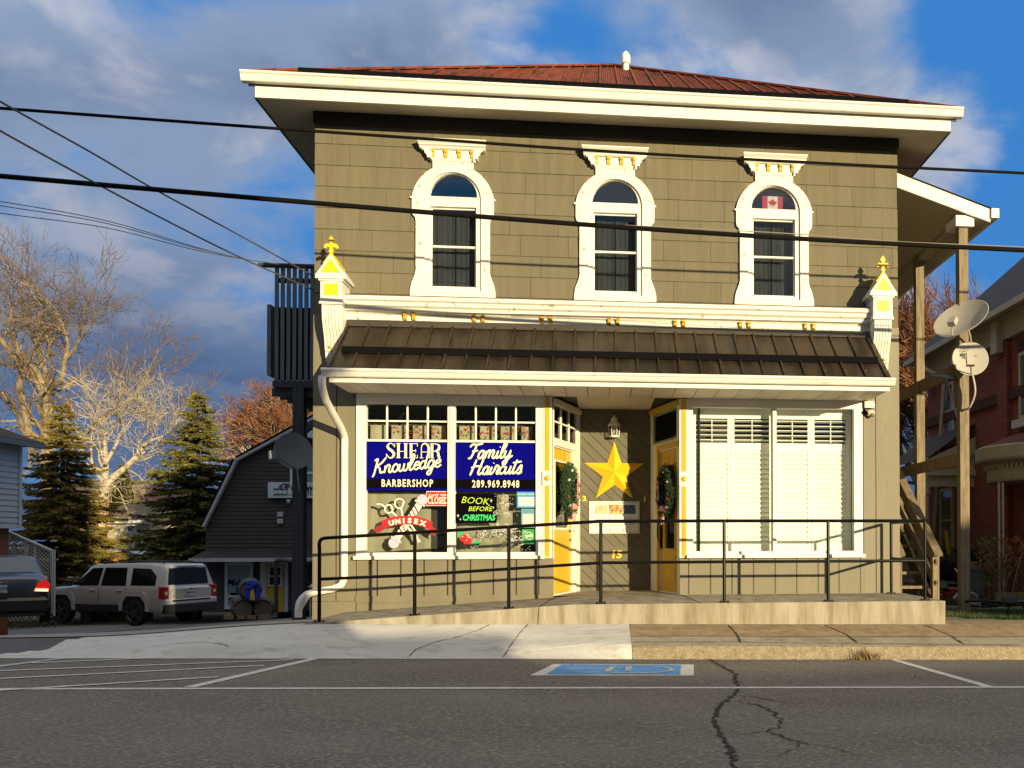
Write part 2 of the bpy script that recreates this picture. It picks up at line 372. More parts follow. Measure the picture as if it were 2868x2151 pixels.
# wheelchair parking symbol
pa = [gp(1484, 1893), gp(1943, 1893), gp(1943, 1862), gp(1550, 1861)]
mark('parking_symbol', pa, PAINTW, .004)
pb = [gp(1530, 1890), gp(1905, 1891), gp(1908, 1864), gp(1573, 1863)]
mark('parking_symbol', pb, M('parking_blue', (.05, .25, .62), .7, .12, 6, .2, 50), .008)
def puv(u, v):
    a = pb[0].lerp(pb[1], u); b_ = pb[3].lerp(pb[2], u); return a.lerp(b_, v)
WORNP = M('worn_symbol_paint', (.40, .42, .42), .7, .1, 8, col2=(.12, .22, .38), c2s=20, c2r=(.5, .62))
def ribbon(name, uv, w, mat, dz):
    b = MB(); ps = [puv(*p) for p in uv]; P = []
    for i, p in enumerate(ps):
        d = (ps[min(i + 1, len(ps) - 1)] - ps[max(i - 1, 0)]).normalized(); q = Vector((-d.y, d.x, 0)) * w / 2
        P.append((p - q, p + q))
    for i in range(len(P) - 1):
        b.face([Vector((v.x, v.y, road_z(v.x, v.y) + dz)) for v in (P[i][0], P[i + 1][0], P[i + 1][1], P[i][1])])
    return tag(b.build(name, mat), kind='structure')
arc = [(.80 + .17 * math.cos(t), .48 - .34 * math.sin(t)) for t in [R(a) for a in range(-60, 150, 15)]]
ribbon('parking_symbol', [(.10, .5), (.2, .52), (.34, .5), (.46, .48)], .05, WORNP, .012)
ribbon('parking_symbol', [(.43, .22), (.44, .5), (.45, .78)], .07, WORNP, .0125)
ribbon('parking_symbol', [(.46, .62), (.52, .62), (.58, .62)], .06, WORNP, .0135)
ribbon('parking_symbol', [(.58, .75), (.585, .5), (.59, .3)], .06, WORNP, .014)
ribbon('parking_symbol', [(.45, .15), (.52, .08), (.62, .07), (.74, .10), (.86, .18), (.93, .34), (.93, .52), (.86, .66), (.76, .72)], .055, WORNP, .013)
ribbon('parking_symbol', [(.62, .80), (.68, .88), (.74, .86)], .05, WORNP, .0135)

# cracks in the road surface (tar-dark, jagged)
CRK = M('crack_dark', (.012, .011, .011), .9)
rnd = random.Random(5)
def crack(name, px, w, mat=CRK, f=road_z, gpf=gp, dz=.0035, jit=.03, taper=True):
    ps = [gpf(*p) for p in px]; fine = []
    for i in range(len(ps) - 1):
        n = max(2, int((ps[i + 1] - ps[i]).length / .035))
        for k in range(n): fine.append(ps[i].lerp(ps[i + 1], k / n) + Vector((rnd.uniform(-jit, jit), rnd.uniform(-jit, jit) * .7, 0)))
    fine.append(ps[-1]); b = MB(); pr = None; m = len(fine)
    for i, p in enumerate(fine):
        d = (fine[min(i + 1, m - 1)] - fine[max(i - 1, 0)]); d.z = 0; d.normalize()
        ww = w * rnd.uniform(.35, 1.3) * (1 if not taper else (1 - .7 * i / m)); q = Vector((-d.y, d.x, 0)) * ww / 2
        c = [b.bm.verts.new((v.x, v.y, f(v.x, v.y) + dz)) for v in (p - q, p + q)]
        if pr: b.bm.faces.new((pr[0], c[0], c[1], pr[1]))
        pr = c
    return tag(b.build(name, mat, norm=False), kind='structure')
crack('road_crack', [(1985, 1846), (2010, 1860), (2040, 1876), (2062, 1888), (2060, 1905), (2070, 1925), (2055, 1948)], .035, jit=.022, taper=False)
crack('road_crack', [(2055, 1948), (2018, 1975), (2000, 2010), (2010, 2050), (2040, 2090), (2060, 2151), (2075, 2250)], .035, jit=.02, taper=False, dz=.0045)
crack('road_crack', [(2070, 1948), (2130, 1955), (2200, 1968), (2300, 1972), (2450, 1969)], .014)
crack('road_crack', [(2072, 1964), (2120, 1975), (2165, 1995), (2190, 2020), (2185, 2035), (2150, 2048), (2090, 2056), (2030, 2062)], .022, dz=.0045)
crack('road_crack', [(2150, 2048), (2200, 2070), (2255, 2083), (2320, 2094), (2420, 2118)], .02, dz=.0055)
crack('road_crack', [(2250, 2086), (2215, 2100), (2185, 2118), (2100, 2128)], .012, dz=.0065)
crack('road_crack', [(2020, 2050), (2070, 2052), (2130, 2055)], .012, dz=.0075)
def gs(x, y):
    d = fwd * F_PX + r2 * (x - CXP) + u2 * (CYP - y); lo, hi = 10.05, 11.2
    for _ in range(30):
        m = (lo + hi) / 2; p = CAM + d * (m / d.y)
        if p.z < side_z(p.x, m) : hi = m
        else: lo = m
    return CAM + d * (lo / d.y)
for px in ([(1372, 1750), (1345, 1765), (1220, 1800), (1165, 1820), (1142, 1842)], [(1480, 1750), (1455, 1775), (1430, 1810), (1408, 1842)]):
    crack('sidewalk_joint', px, .010, f=side_z, gpf=gs, dz=.009, jit=.004, taper=False)
for px in ([(2040, 1752), (2062, 1775), (2075, 1800)], [(2310, 1752), (2370, 1778), (2400, 1800)], [(2590, 1752), (2660, 1780), (2700, 1805)]):
    crack('sidewalk_joint', px, .022, f=side_z, gpf=gs, dz=.006, jit=.006, taper=False)
crack('sidewalk_joint', [(1775, 1799), (2000, 1799), (2300, 1803), (2860, 1808)], .018, M('kerb_joint_rust', (.07, .035, .015), .9), f=side_z, gpf=gs, dz=.008, jit=.006, taper=False)
for px in ([(1330, 1788), (1530, 1786), (1630, 1782), (1768, 1777)], [(1480, 1822), (1560, 1816), (1650, 1806), (1700, 1802), (1770, 1797)], [(420, 1812), (560, 1800), (640, 1812)]):
    crack('sidewalk_joint', px, .012, M('tire_scuff', (.75, .75, .74), .8) if px[0][0] > 1000 else M('worn_patch', (.30, .28, .24), .9), f=side_z, gpf=gs, dz=.009, jit=.003, taper=False)
# ================================================================== the shop building
YW = 12.88; XL, XR = -3.80, 4.21; YB = 25.5; ZP = .563
SB = thing('shop_building', (.2, YW, .3), 'olive grey two-storey corner shop with white arched window surrounds and a rusty metal roof', 'shop building')
WX = (-2.0, .19, 2.42)
def arch(cx, hw, zb, zs, n=20):                   # outline: bottom left, bottom right, arch back over
    return [(cx - hw, zb), (cx + hw, zb)] + [(cx + hw * math.cos(math.pi * k / n), zs + hw * math.sin(math.pi * k / n)) for k in range(n + 1)]
# structural wall with openings (front), sides, back
b = MB()
holes = [arch(x, .385, 4.67, 5.945) for x in WX]
b.plate([(XL, .05), (-.655, .05), (-.655, 3.32), (1.08, 3.32), (1.08, .05), (XR, .05), (XR, 7.05), (XL, 7.05)],
        holes + [[(-3.20, 1.12), (-.86, 1.12), (-.86, 3.22), (-3.20, 3.22)], [(1.22, 1.12), (3.62, 1.12), (3.62, 3.22), (1.22, 3.22)]], YW, YW + .16)
b.box(XL, XL + .16, YW + .163, YB - .003, -1, 7.05); b.box(XR - .16, XR, YW + .163, YB - .003, -1, 7.05); b.box(XL, XR, YB, YB + .16, -1, 7.05)
WALLM = M('wall_board_paint', (.165, .146, .096), .65, .07, 1.3, .3, 25, stretch=(2.5, 2.5, .3), col2=(.15, .125, .085), c2s=4, c2r=(.62, .74))
b.build('wall', WALLM, SB)
# lapped shingle courses above the cornice
b = MB(); rr = random.Random(3)
rows = 9; z0r = 4.36; hr = .2865
opens = [(x - .40, x + .40, 4.66, 6.20) for x in WX]
for i in range(rows):
    za, zb = z0r + i * hr, min(z0r + (i + 1) * hr, 6.94); x = XL - .015 - (.12, .45, .28, .55, .06, .38, .5, .2, .42)[i]
    while x < XR + .01:
        w = rr.choice((.645, .65, .655, .66)); a, c = max(x, XL - .012), min(x + w, XR + .012); x += w + .004
        if c - a < .02: continue
        segs = [(a, c)]
        for (ox0, ox1, oz0, oz1) in opens:
            if zb > oz0 and za < oz1:
                ns = []
                for (s0, s1) in segs:
                    if s1 <= ox0 or s0 >= ox1: ns.append((s0, s1)); continue
                    if s0 < ox0: ns.append((s0, ox0))
                    if s1 > ox1: ns.append((ox1, s1))
                segs = ns
        for (s0, s1) in segs:
            p = [(YW - .018, za - .002), (YW - .004, zb - .001), (YW + .003, zb - .001), (YW + .003, za - .004)]
            dy = rr.uniform(0, .0015); b.extrude_x([(y - dy, z) for y, z in p], s0, s1)
b.build('shingle_cladding', SHINGLE, SB)
# corner of the shingles and the frieze
b = MB(); b.box(XL - .02, XR + .02, YW - .075, YW - .001, 6.905, 7.052); b.build('frieze_shadow_board', DARKP, SB)  # dark board made as deep as the eave's shadow band, painting it in
# lower wall boards beside the shop windows
for (a, c) in ((XL - .02, -3.525), (-3.512, -3.262), (3.705, 3.872), (3.888, XR + .02)):
    b = MB(); b.box(a, c, YW - .022, YW - .001, .45 if a > 0 else .52, 4.355); b.build('wall_board', OLIVE2, SB)
b = MB(); b.box(XL - .02, -3.262, YW - .03, YW - .002, .05, .516); b.build('base_board', OLIVE2, SB)
for x in (-3.518,): b = MB(); b.box(x - .006, x + .006, YW - .014, YW - .003, .52, 4.3); b.build('board_gap', DARKP, SB)
# bulkheads with battens below the shop windows
def bulk(xa, xb, bats, zb, zt, low=None):
    b = MB(); b.box(xa, xb, YW - .035, YW - .003, zb, zt); 
    if low: b.box(xa - .01, xb, YW - .052, YW - .036, low[0], low[1])
    b.build('bulkhead', OLIVE2, SB)
    for x in bats:
        g = MB(); g.box(x - .009, x + .009, YW - .037, YW - .0355, zb + .01 if not low else low[1], zt - .002); g.build('panel_groove', DARKP, SB)
bulk(-3.25, -.652, [-2.982, -2.678, -2.373, -2.064, -1.762, -1.459, -1.153, -.853], .2, 1.072, (.50, .585))
bulk(1.078, 3.70, [1.201, 1.506, 1.809, 2.113, 2.421, 2.728, 3.037, 3.338, 3.648], ZP, 1.072)
b = MB(); b.box(3.874, 3.886, YW - .014, YW - .003, ZP, 3.27); b.build('board_gap', DARKP, SB)

# ---- upper windows (one built, two copied)
def upper_window(cx):
    w = bpy.data.objects.new('arched_window', None); C.objects.link(w); w.parent = SB; w.location = Vector((cx, YW, 4.62)) - SB.location
    def ar(cx, cz, r, a0, a1, n): return [(cx + r * math.cos(R(a0 + (a1 - a0) * k / n)), cz + r * math.sin(R(a0 + (a1 - a0) * k / n))) for k in range(n + 1)]
    z = -4.62
    right = [(.565, 4.62 + z), (.565, 4.70 + z), (.545, 4.80 + z), (.505, 4.90 + z), (.49, 4.96 + z), (.49, 5.64 + z), (.50, 5.69 + z), (.535, 5.73 + z), (.542, 5.78 + z), (.542, 5.945 + z), (.565, 5.95 + z), (.565, 5.965 + z), (.542, 5.975 + z)]
    top = ar(0, 5.885 + z, .549, 12, 60.5, 10)
    nk = [(.27, 6.37 + z), (.27, 6.50 + z)]
    half = right + top + nk
    outer = half + [(-x, y) for x, y in reversed(half)]
    b = MB(); b.plate(outer, [arch(0, .372, 4.70 + z, 5.95 + z)], -.055, .0)
    b.build('window_surround', WHITEOLD, w, local=True)
    b = MB(); b.extrude_x([(0, 1.986), (-.10, 1.986), (-.12, 2.0), (-.12, 2.015), (-.15, 2.03), (-.15, 2.045), (-.19, 2.08), (-.19, 2.10), (0, 2.12)], -.425, .425)
    for v in b.bm.verts:                         # mitre the crown out at the ends
        if v.co.y < -.1: v.co.x += math.copysign((-v.co.y - .09) * .3, v.co.x)
    b.box(-.335, .335, -.075, 0, 1.865, 1.985); b.box(-.30, .30, -.068, 0, 1.84, 1.864)
    cap = b.build('window_cap', WHITE, w, local=True)
    for s in (-1, 1):                            # stepped console at each end of the cap
        c = MB(); pts = [(s * .27, 1.84), (s * .30, 1.87), (s * .335, 1.87), (s * .335, 1.90), (s * .365, 1.93), (s * .37, 1.96), (s * .40, 1.98), (s * .42, 2.03), (s * .27, 2.03)]
        c.plate(pts, (), -.11, -.076); c.build('cap_scroll', WHITE, w, local=True)
    for dx in (-.262, -.09, .087, .26):
        d = MB(); d.extrude_x([(-.076, 1.984), (-.118, 1.984), (-.118, 1.95), (-.10, 1.94), (-.10, 1.90), (-.09, 1.88), (-.076, 1.88)], dx - .022, dx + .022); d.build('dentil', YELLOW, w, local=True)
    b = MB(); b.plate(arch(0, .370, 4.702 + z, 5.95 + z), [arch(0, .318, 5.995 + z - .0, 5.996 + z, 16), [(-.305, 4.755 + z), (.305, 4.755 + z), (.305, 5.86 + z), (-.305, 5.86 + z)]], -.02, .07)
    b.build('window_frame', WHITE, w, local=True)
    for (za, zb, y) in ((5.305, 5.862, .03), (4.753, 5.335, .015)):
        s = MB(); s.plate([(-.307, za + z), (.307, za + z), (.307, zb + z), (-.307, zb + z)], [[(-.285, za + z + .026), (.285, za + z + .026), (.285, zb + z - .026), (-.285, zb + z - .026)]], y, y + .03)
        s.build('sash', WHITE, w, local=True)
        g = MB(); g.box(-.286, .286, y + .012, y + .016, za + z + .024, zb + z - .024); g.build('pane', GLASS, w, local=True)
    g = MB(); g.plate(arch(0, .32, 5.99 + z, 5.992 + z, 16), (), .03, .034); g.build('pane', ARCHGLASS, w, local=True)
    c = MB(); n = 28
    for s in (-1, 1):
        cols = [(s * (.36 - .352 * k / n), .20 + .004 * math.sin(k * 1.1) + .006 * math.sin(k * .37)) for k in range(n + 1)]
        for k in range(n):
            (xa, ya), (xb, yb) = cols[k], cols[k + 1]
            c.face([(xa, ya, 4.68 + z), (xb, yb, 4.68 + z), (xb, yb, 5.9 + z), (xa, ya, 5.9 + z)])
    c.build('curtain', M('upper_curtain', (.066, .076, .084), .9, .2, 3), w, local=True, norm=False)
    return w
w0 = upper_window(WX[0])
for x in WX[1:]:
    c = copy_tree(w0, SB); c.location.x = x - SB.location.x
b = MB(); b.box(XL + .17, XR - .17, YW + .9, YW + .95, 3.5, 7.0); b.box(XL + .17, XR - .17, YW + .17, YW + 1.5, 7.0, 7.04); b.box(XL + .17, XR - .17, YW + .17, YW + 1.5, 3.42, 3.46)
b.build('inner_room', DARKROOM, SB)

# ---- cornice band between the floors
b = MB(); b.extrude_x([(YW - .001, 4.555), (12.60, 4.555), (12.58, 4.535), (12.58, 4.50), (12.61, 4.48), (12.62, 4.435), (12.655, 4.41), (12.66, 4.372), (12.72, 4.36), (12.74, 4.335), (12.74, 4.255), (12.76, 4.245), (YW - .001, 4.245)], -3.36, 3.77)
b.build('cornice', WHITEOLD, SB)
b = MB(); b.extrude_x([(YW - .024, 4.556), (12.63, 4.5565), (12.63, 4.575), (YW - .024, 4.605)], -3.36, 3.77); b.build('cornice_flashing', M('old_tar_flashing', (.06, .045, .035), .8, .3, 8), SB)
for x in (-2.604, -2.491, -1.701, -1.584, -.797, -.681, .107, .222, 1.008, 1.127, 1.920, 2.039, 2.839, 2.955):
    d = MB(); d.extrude_x([(12.739, 4.352), (12.685, 4.352), (12.685, 4.33), (12.70, 4.32), (12.70, 4.29), (12.715, 4.27), (12.739, 4.265)], x - .021, x + .021); d.build('cornice_bracket', YELLOW, SB)
# ---- canopy roof
YT, ZT, YE, ZE = 12.76, 4.225, 11.80, 3.455
b = MB(); sl_ = (ZT - ZE) / (YT - YE)
CX0, CX1 = -3.345, 3.775
b.bm.faces.new([b.bm.verts.new(p) for p in ((CX0, YE - .03, ZE - .02), (CX1, YE - .03, ZE - .02), (CX1, YT, ZT), (CX0, YT, ZT))])
x = CX0 + .02
nrm = Vector((0, -sl_, 1)).normalized()
while x < CX1:
    b.bar((x, YE - .03, ZE - .008), (x, YT, ZT + .012), .028, .035, nrm)
    for f in (.12, .3, .62): b.obox((x + .03, YE + (YT - YE) * f, ZE + (ZT - ZE) * f + .008), Vector((1, 0, 0)), Vector((0, 1, 0)), Vector((0, 0, 1)), .006, .006, .006)
    x += .2705
b.face([(CX0, YE - .03, ZE - .05), (CX0, YT, ZT - .02), (CX0, YW - .03, ZT - .02), (CX0, YW - .03, ZE - .05)])
b.face([(CX1, YE - .03, ZE - .05), (CX1, YT, ZT - .02), (CX1, YW - .03, ZT - .02), (CX1, YW - .03, ZE - .05)])
b.build('canopy_roof', BROWNROOF, SB)
b = MB(); b.extrude_x([(12.70, 4.255), (12.735, 4.262), (12.80, 4.17), (12.68, 4.155), (12.66, 4.16)], CX0, CX1); b.build('roof_flashing', M('bronze_flashing', (.05, .042, .03), .4, .2, 4), SB)
b = MB(); yb = YE + .27; zb_ = ZE + .27 * sl_
b.bar((CX0 + .10, yb, zb_ + .055), (CX1 - .10, yb, zb_ + .055), .03, .085, (0, 0, 1)); b.build('snow_guard', M('snow_guard_black', (.005, .005, .007), .9, spec=.05), SB)
def gutter(x0, x1, y, z, name='gutter', h=.1, d=.11):
    b = MB(); b.extrude_x([(y + d, z), (y + .01, z), (y, z - .012), (y, z - .03), (y + .018, z - .045), (y + .022, z - .062), (y + .04, z - h + .008), (y + .05, z - h), (y + d, z - h)], x0, x1)
    return b.build(name, WHITE, SB)
gutter(-3.40, 3.82, 11.73, 3.438)
b = MB(); b.box(-3.33, 3.77, 11.842, 11.872, 3.278, 3.40); b.build('canopy_fascia', WHITE, SB)
b = MB(); SOF = M('soffit_vinyl', (.60, .54, .44), .5, .04, 3)
x = -3.33
while x < 3.76:
    x1 = min(x + .285, 3.77); b.box(x, x1 - .008, 11.873, YW - .05, 3.292, 3.305); x += .2865
b.box(-.34, .73, YW - .04, 14.05, 3.296, 3.31); b.build('canopy_soffit', SOF, SB)
b = MB(); b.box(-3.33, 3.77, 11.873, YW - .003, 3.306, 3.312); b.box(-.66, 1.09, YW - .003, 14.1, 3.312, 3.325); b.build('soffit_backing', DARKP, SB)
# ---- consoles with pinnacle and fleur finial at both ends of the cornice
def console(cx):
    w = bpy.data.objects.new('corner_console', None); C.objects.link(w); w.parent = SB; w.location = Vector((cx, 12.5, 4.0)) - SB.location
    hw = .135
    # fluted S-curved corbel
    b = MB(); prof = [(.38, .40), (.0, .40), (-.005, .33), (.01, .22), (.05, .10), (.10, .0), (.13, -.10), (.14, -.17), (.16, -.19), (.17, -.26), (.20, -.30), (.38, -.34)]
    nf = 6
    for k in range(nf):
        a = -hw + .012 + k * (2 * hw - .024) / nf; b.extrude_x(prof, a + .004, a + (2 * hw - .024) / nf - .004)
    b.extrude_x([(y + .018, z) for y, z in prof[1:-1]] + [(.38, -.32), (.38, .40)], -hw + .006, hw - .006)
    b.build('corbel', WHITE, w, local=True)
    for s in (-.055, .055):
        r = MB(); r.lathe([(.02, 0), (.024, .012), (.014, .022), (.012, .03)], (s, .14, -.13), 10, axis=(Vector((1, 0, 0)), Vector((0, 0, 1)), Vector((0, -1, 0)))); r.build('rosette', YELLOW, w, local=True)
    b = MB(); b.box(-hw - .012, hw + .012, -.03, .38, .40, .435); b.box(-hw - .004, hw + .004, -.015, .38, .436, .47)
    b.box(-hw, hw, -.01, .38, .471, .70); b.box(-hw - .02, hw + .02, -.03, .38, .701, .725); b.box(-.19, .19, -.05, .38, .726, .765)
    b.build('pedestal', WHITE, w, local=True)
    b = MB(); b.box(-.085, .085, -.018, -.011, .515, .665); b.build('yellow_panel', YELLOWB, w, local=True)
    b = MB(); b.plate([(-.19, .766), (.19, .766), (0, 1.04)], (), -.05, .38); b.build('gable', WHITE, w, local=True)
    b = MB(); b.plate([(-.125, .80), (.125, .80), (0, .985)], (), -.057, -.0505); b.build('yellow_panel', YELLOWB, w, local=True)
    b = MB()
    b.plate([(0, 1.075), (.10, .93), (.085, .895), (0, 1.02), (-.085, .895), (-.10, .93)], (), -.03, .30)
    half = [(.02, .0), (.016, .03), (.03, .045), (.03, .06), (.018, .065), (.02, .10), (.055, .10), (.06, .085), (.085, .085), (.092, .11), (.078, .135), (.05, .15), (.022, .14), (.018, .16), (.04, .19), (.03, .205), (.0, .25)]
    b.plate([(x, y + 1.04) for x, y in half] + [(-x, y + 1.04) for x, y in reversed(half[:-1])], (), -.02, .01)
    b.build('fleur_finial', YELLOWB, w, local=True)
    return w
c0 = console(-3.49); c1 = copy_tree(c0, SB); c1.location.x = 3.885 - SB.location.x; c1.location.z -= .02
# ---- main roof
EY, EZ = 12.20, 7.225; EX0, EX1 = -4.46, 4.88; AP = Vector((.21, 16.9, 9.95)); AP2 = Vector((.21, 21.4, 9.95)); EYB = 26.1
b = MB()
cs = [Vector((EX0, EY, EZ)), Vector((EX1, EY, EZ)), Vector((EX1, EYB, EZ)), Vector((EX0, EYB, EZ))]
for f in ((cs[0], cs[1], AP), (cs[1], cs[2], AP2, AP), (cs[2], cs[3], AP2), (cs[3], cs[0], AP, AP2)): b.face(f)
sr = (AP.z - EZ) / (AP.y - EY); nr = Vector((0, -sr, 1)).normalized(); x = EX0 + .25
while x < EX1 - .1:                               # raised sheet seams running up the front slope
    t = 1 - abs(x - AP.x) / (AP.x - EX0 if x < AP.x else EX1 - AP.x); top = Vector((x, EY + (AP.y - EY) * t, EZ + (AP.z - EZ) * t))
    b.bar((x, EY, EZ + .01), top + Vector((0, 0, .01)), .03, .035, nr)
    for q in range(1, 8):                         # corrugation between seams
        xx = x + q * .031; tt = 1 - abs(xx - AP.x) / (AP.x - EX0 if xx < AP.x else EX1 - AP.x)
        if tt > .02: b.bar((xx, EY, EZ + .003), Vector((xx, EY + (AP.y - EY) * tt, EZ + (AP.z - EZ) * tt + .003)), .012, .012, nr)
    x += .262
b.build('roof', RUST, SB)
b = MB()
for c_, s in ((cs[0], -1), (cs[1], 1)): b.bar(c_ + Vector((0, 0, .02)), AP + Vector((0, 0, .03)), .11, .03, (0, 0, 1))
b.bar(AP + Vector((0, 0, .03)), AP2 + Vector((0, 0, .03)), .12, .03); b.build('ridge_cap', RUST, SB)
b = MB(); y_ = EY + .30; z_ = EZ + .30 * sr
b.bar((EX0 + .55, y_, z_ + .04), (EX1 - .62, y_, z_ + .04), .05, .06, (0, 0, 1)); b.build('snow_guard', MATS['snow_guard_black'], SB)
gutter(EX0 - .04, EX1 + .04, 12.115, 7.235, h=.125, d=.125)
b = MB(); b.box(EX0 + .10, EX1 - .10, 12.245, 12.28, 6.945, 7.085); b.build('fascia', WHITE, SB)
b = MB(); b.box(EX0 + .02, EX1 - .02, 12.241, 12.262, 7.086, 7.2)
for xx, s in ((EX0 + .08, 1), (EX1 - .11, -1)): b.box(xx, xx + .03, 12.285, 26, 6.945, 7.2)
b.build('eave_trim', DARKP, SB)
SOF2 = M('eave_soffit_paint', (.42, .38, .30), .7, .08, 2, .1, 10)
b = MB()
b.face([(EX0 + .11, 12.281, 6.95), (EX1 - .11, 12.281, 6.95), (XR, YW - .08, 7.055), (XL, YW - .08, 7.055)])
b.face([(EX0 + .11, 12.281, 6.95), (XL, YW - .08, 7.055), (XL, 25.5, 7.055), (EX0 + .11, 26, 6.95)])
b.face([(EX1 - .11, 12.281, 6.95), (XR, YW - .08, 7.055), (XR, 25.5, 7.055), (EX1 - .11, 26, 6.95)])
b.build('eave_soffit', SOF2, SB, norm=False)
b = MB(); b.lathe([(.055, 0), (.055, .70), (.08, .71), (.08, .76), (.08, .78), (.08, .84), (.05, .90), (.02, .93)], (at(1753, 195, 16.3).x, 16.3, 9.0), 14)
tag(b.build('vent_pipe', WHITE, SB, smooth=False))

# ---- shop windows
def shop_window(x0, x1, name, lb, muntins):
    w = bpy.data.objects.new(name, None); C.objects.link(w); w.parent = SB; w.location = Vector((x0, YW, 1.08)) - SB.location
    mid = (lb[0][1] + lb[1][0]) / 2
    b = MB(); b.plate([(x0, 1.12), (x1, 1.12), (x1, 3.29), (x0, 3.29)], [[(l[0], 1.165), (l[1], 1.165), (l[1], 3.175), (l[0], 3.175)] for l in lb], YW - .06, YW + .05)
    b.box(mid - .022, mid + .022, YW - .078, YW - .061, 1.125, 3.24)
    b.build('window_frame', WHITE, w)
    b = MB(); b.box(x0 - .02, x1 + .02, YW - .12, YW - .037, 1.074, 1.119); b.build('sill', WHITE, w)
    for l in lb:
        g = MB(); g.box(l[0] - .01, l[1] + .01, YW - .012, YW - .007, 1.155, 3.185); g.build('pane', SHOPGLASS, w)
        if muntins:
            m = MB(); n = 4; ww = (l[1] - l[0]) / n
            for k in range(1, n): m.box(l[0] + ww * k - .011, l[0] + ww * k + .011, YW - .03, YW - .013, 2.68, 3.175)
            for zz in (2.932,): m.box(l[0], l[1], YW - .032, YW - .0135, zz - .011, zz + .011)
            m.box(l[0], l[1], YW - .036, YW - .0125, 2.655, 2.685)
            m.box(l[0], l[1], YW - .03, YW - .0135, 3.155, 3.175); m.build('muntins', WHITE, w)
    return w
LW = shop_window(-3.255, -.80, 'shop_window', [(-3.13, -2.065), (-1.965, -.892)], True)
RW = shop_window(1.19, 3.68, 'shop_window', [(1.262, 2.375), (2.44, 3.555)], False)
# interior of the barbershop: curtains, valance, dark room
CUR = M('pleated_curtain', (.27, .25, .18), .9, .12, 2, .2, 20, stretch=(6, 1, .6))
def curtain(x0, x1, z0, z1, y, amp=.009, per=.26, mat=CUR, name='curtain', par=None):
    b = MB(); xs = lin(x0, x1, .012)
    for i in range(len(xs) - 1):
        f = lambda x: y + amp * math.sin(x / per * 6.28) + amp * .6 * math.sin(x / per * 2.3 + 1)
        b.face([(xs[i], f(xs[i]), z0), (xs[i + 1], f(xs[i + 1]), z0), (xs[i + 1], f(xs[i + 1]), z1), (xs[i], f(xs[i]), z1)])
    return b.build(name, mat, par, norm=False)
curtain(-3.19, -2.33, 1.10, 1.985, 13.10, par=LW); curtain(-2.12, -1.95, 1.25, 1.9, 13.14, par=LW); curtain(-1.98, -1.12, 1.10, 2.0, 13.09, par=LW, amp=.01)
b = MB(); b.box(-3.2, -.86, 13.16, 13.18, 1.05, 2.93)
b.build('inner_wall', M('shop_backing', (.035, .033, .028), .9), LW)
VAL = M('valance_cloth', (.33, .30, .22), .9, .1, 6)
for (x0, x1) in ((-3.12, -2.90), (-2.84, -2.64), (-2.56, -2.38), (-2.31, -2.12), (-1.94, -1.74), (-1.66, -1.46), (-1.38, -1.18), (-1.10, -.94)):
    curtain(x0, x1, 2.66, 2.895, 13.02, .006, .2, VAL, 'valance', LW)
b = MB(); b2 = MB(); rr = random.Random(8)
for cx, cz in ((-2.79, 2.83), (-2.62, 2.78), (-2.50, 2.84), (-2.42, 2.74), (-2.26, 2.82), (-2.19, 2.76), (-1.87, 2.80), (-1.80, 2.84), (-1.62, 2.76), (-1.52, 2.84), (-1.31, 2.75), (-1.25, 2.83), (-1.10, 2.84), (-1.02, 2.78), (-1.42, 2.80)):
    a0 = rr.uniform(0, 6)
    for k in range(9):
        a = a0 + k * 6.28 / 9 * rr.uniform(.85, 1.1); rad = rr.uniform(.035, .055); c_ = Vector((cx + rad * math.cos(a), 13.0, cz + rad * math.sin(a)))
        if c_.z > 2.9 or c_.z < 2.67: continue
        d = Vector((math.cos(a), 0, math.sin(a))); p = Vector((-d.z, 0, d.x)); t_ = b if rr.random() < .75 else b2
        t_.face([c_ - d * .02, c_ + p * .008, c_ + d * .02, c_ - p * .008])
b.build('valance_flowers', M('poinsettia_red', (.35, .02, .015), .8), LW); b2.build('valance_leaves', M('poinsettia_green', (.03, .14, .03), .8), LW)
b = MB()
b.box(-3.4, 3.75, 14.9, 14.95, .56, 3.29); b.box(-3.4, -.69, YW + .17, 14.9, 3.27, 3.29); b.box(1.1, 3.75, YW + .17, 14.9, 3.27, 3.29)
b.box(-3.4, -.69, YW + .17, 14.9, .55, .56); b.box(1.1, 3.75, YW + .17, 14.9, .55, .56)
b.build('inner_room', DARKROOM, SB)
b = MB(); b.bar((-3.0, 13.9, 3.02), (-2.80, 13.6, 3.14), .04, .03); b.build('shelf_bracket', WHITE, SB)
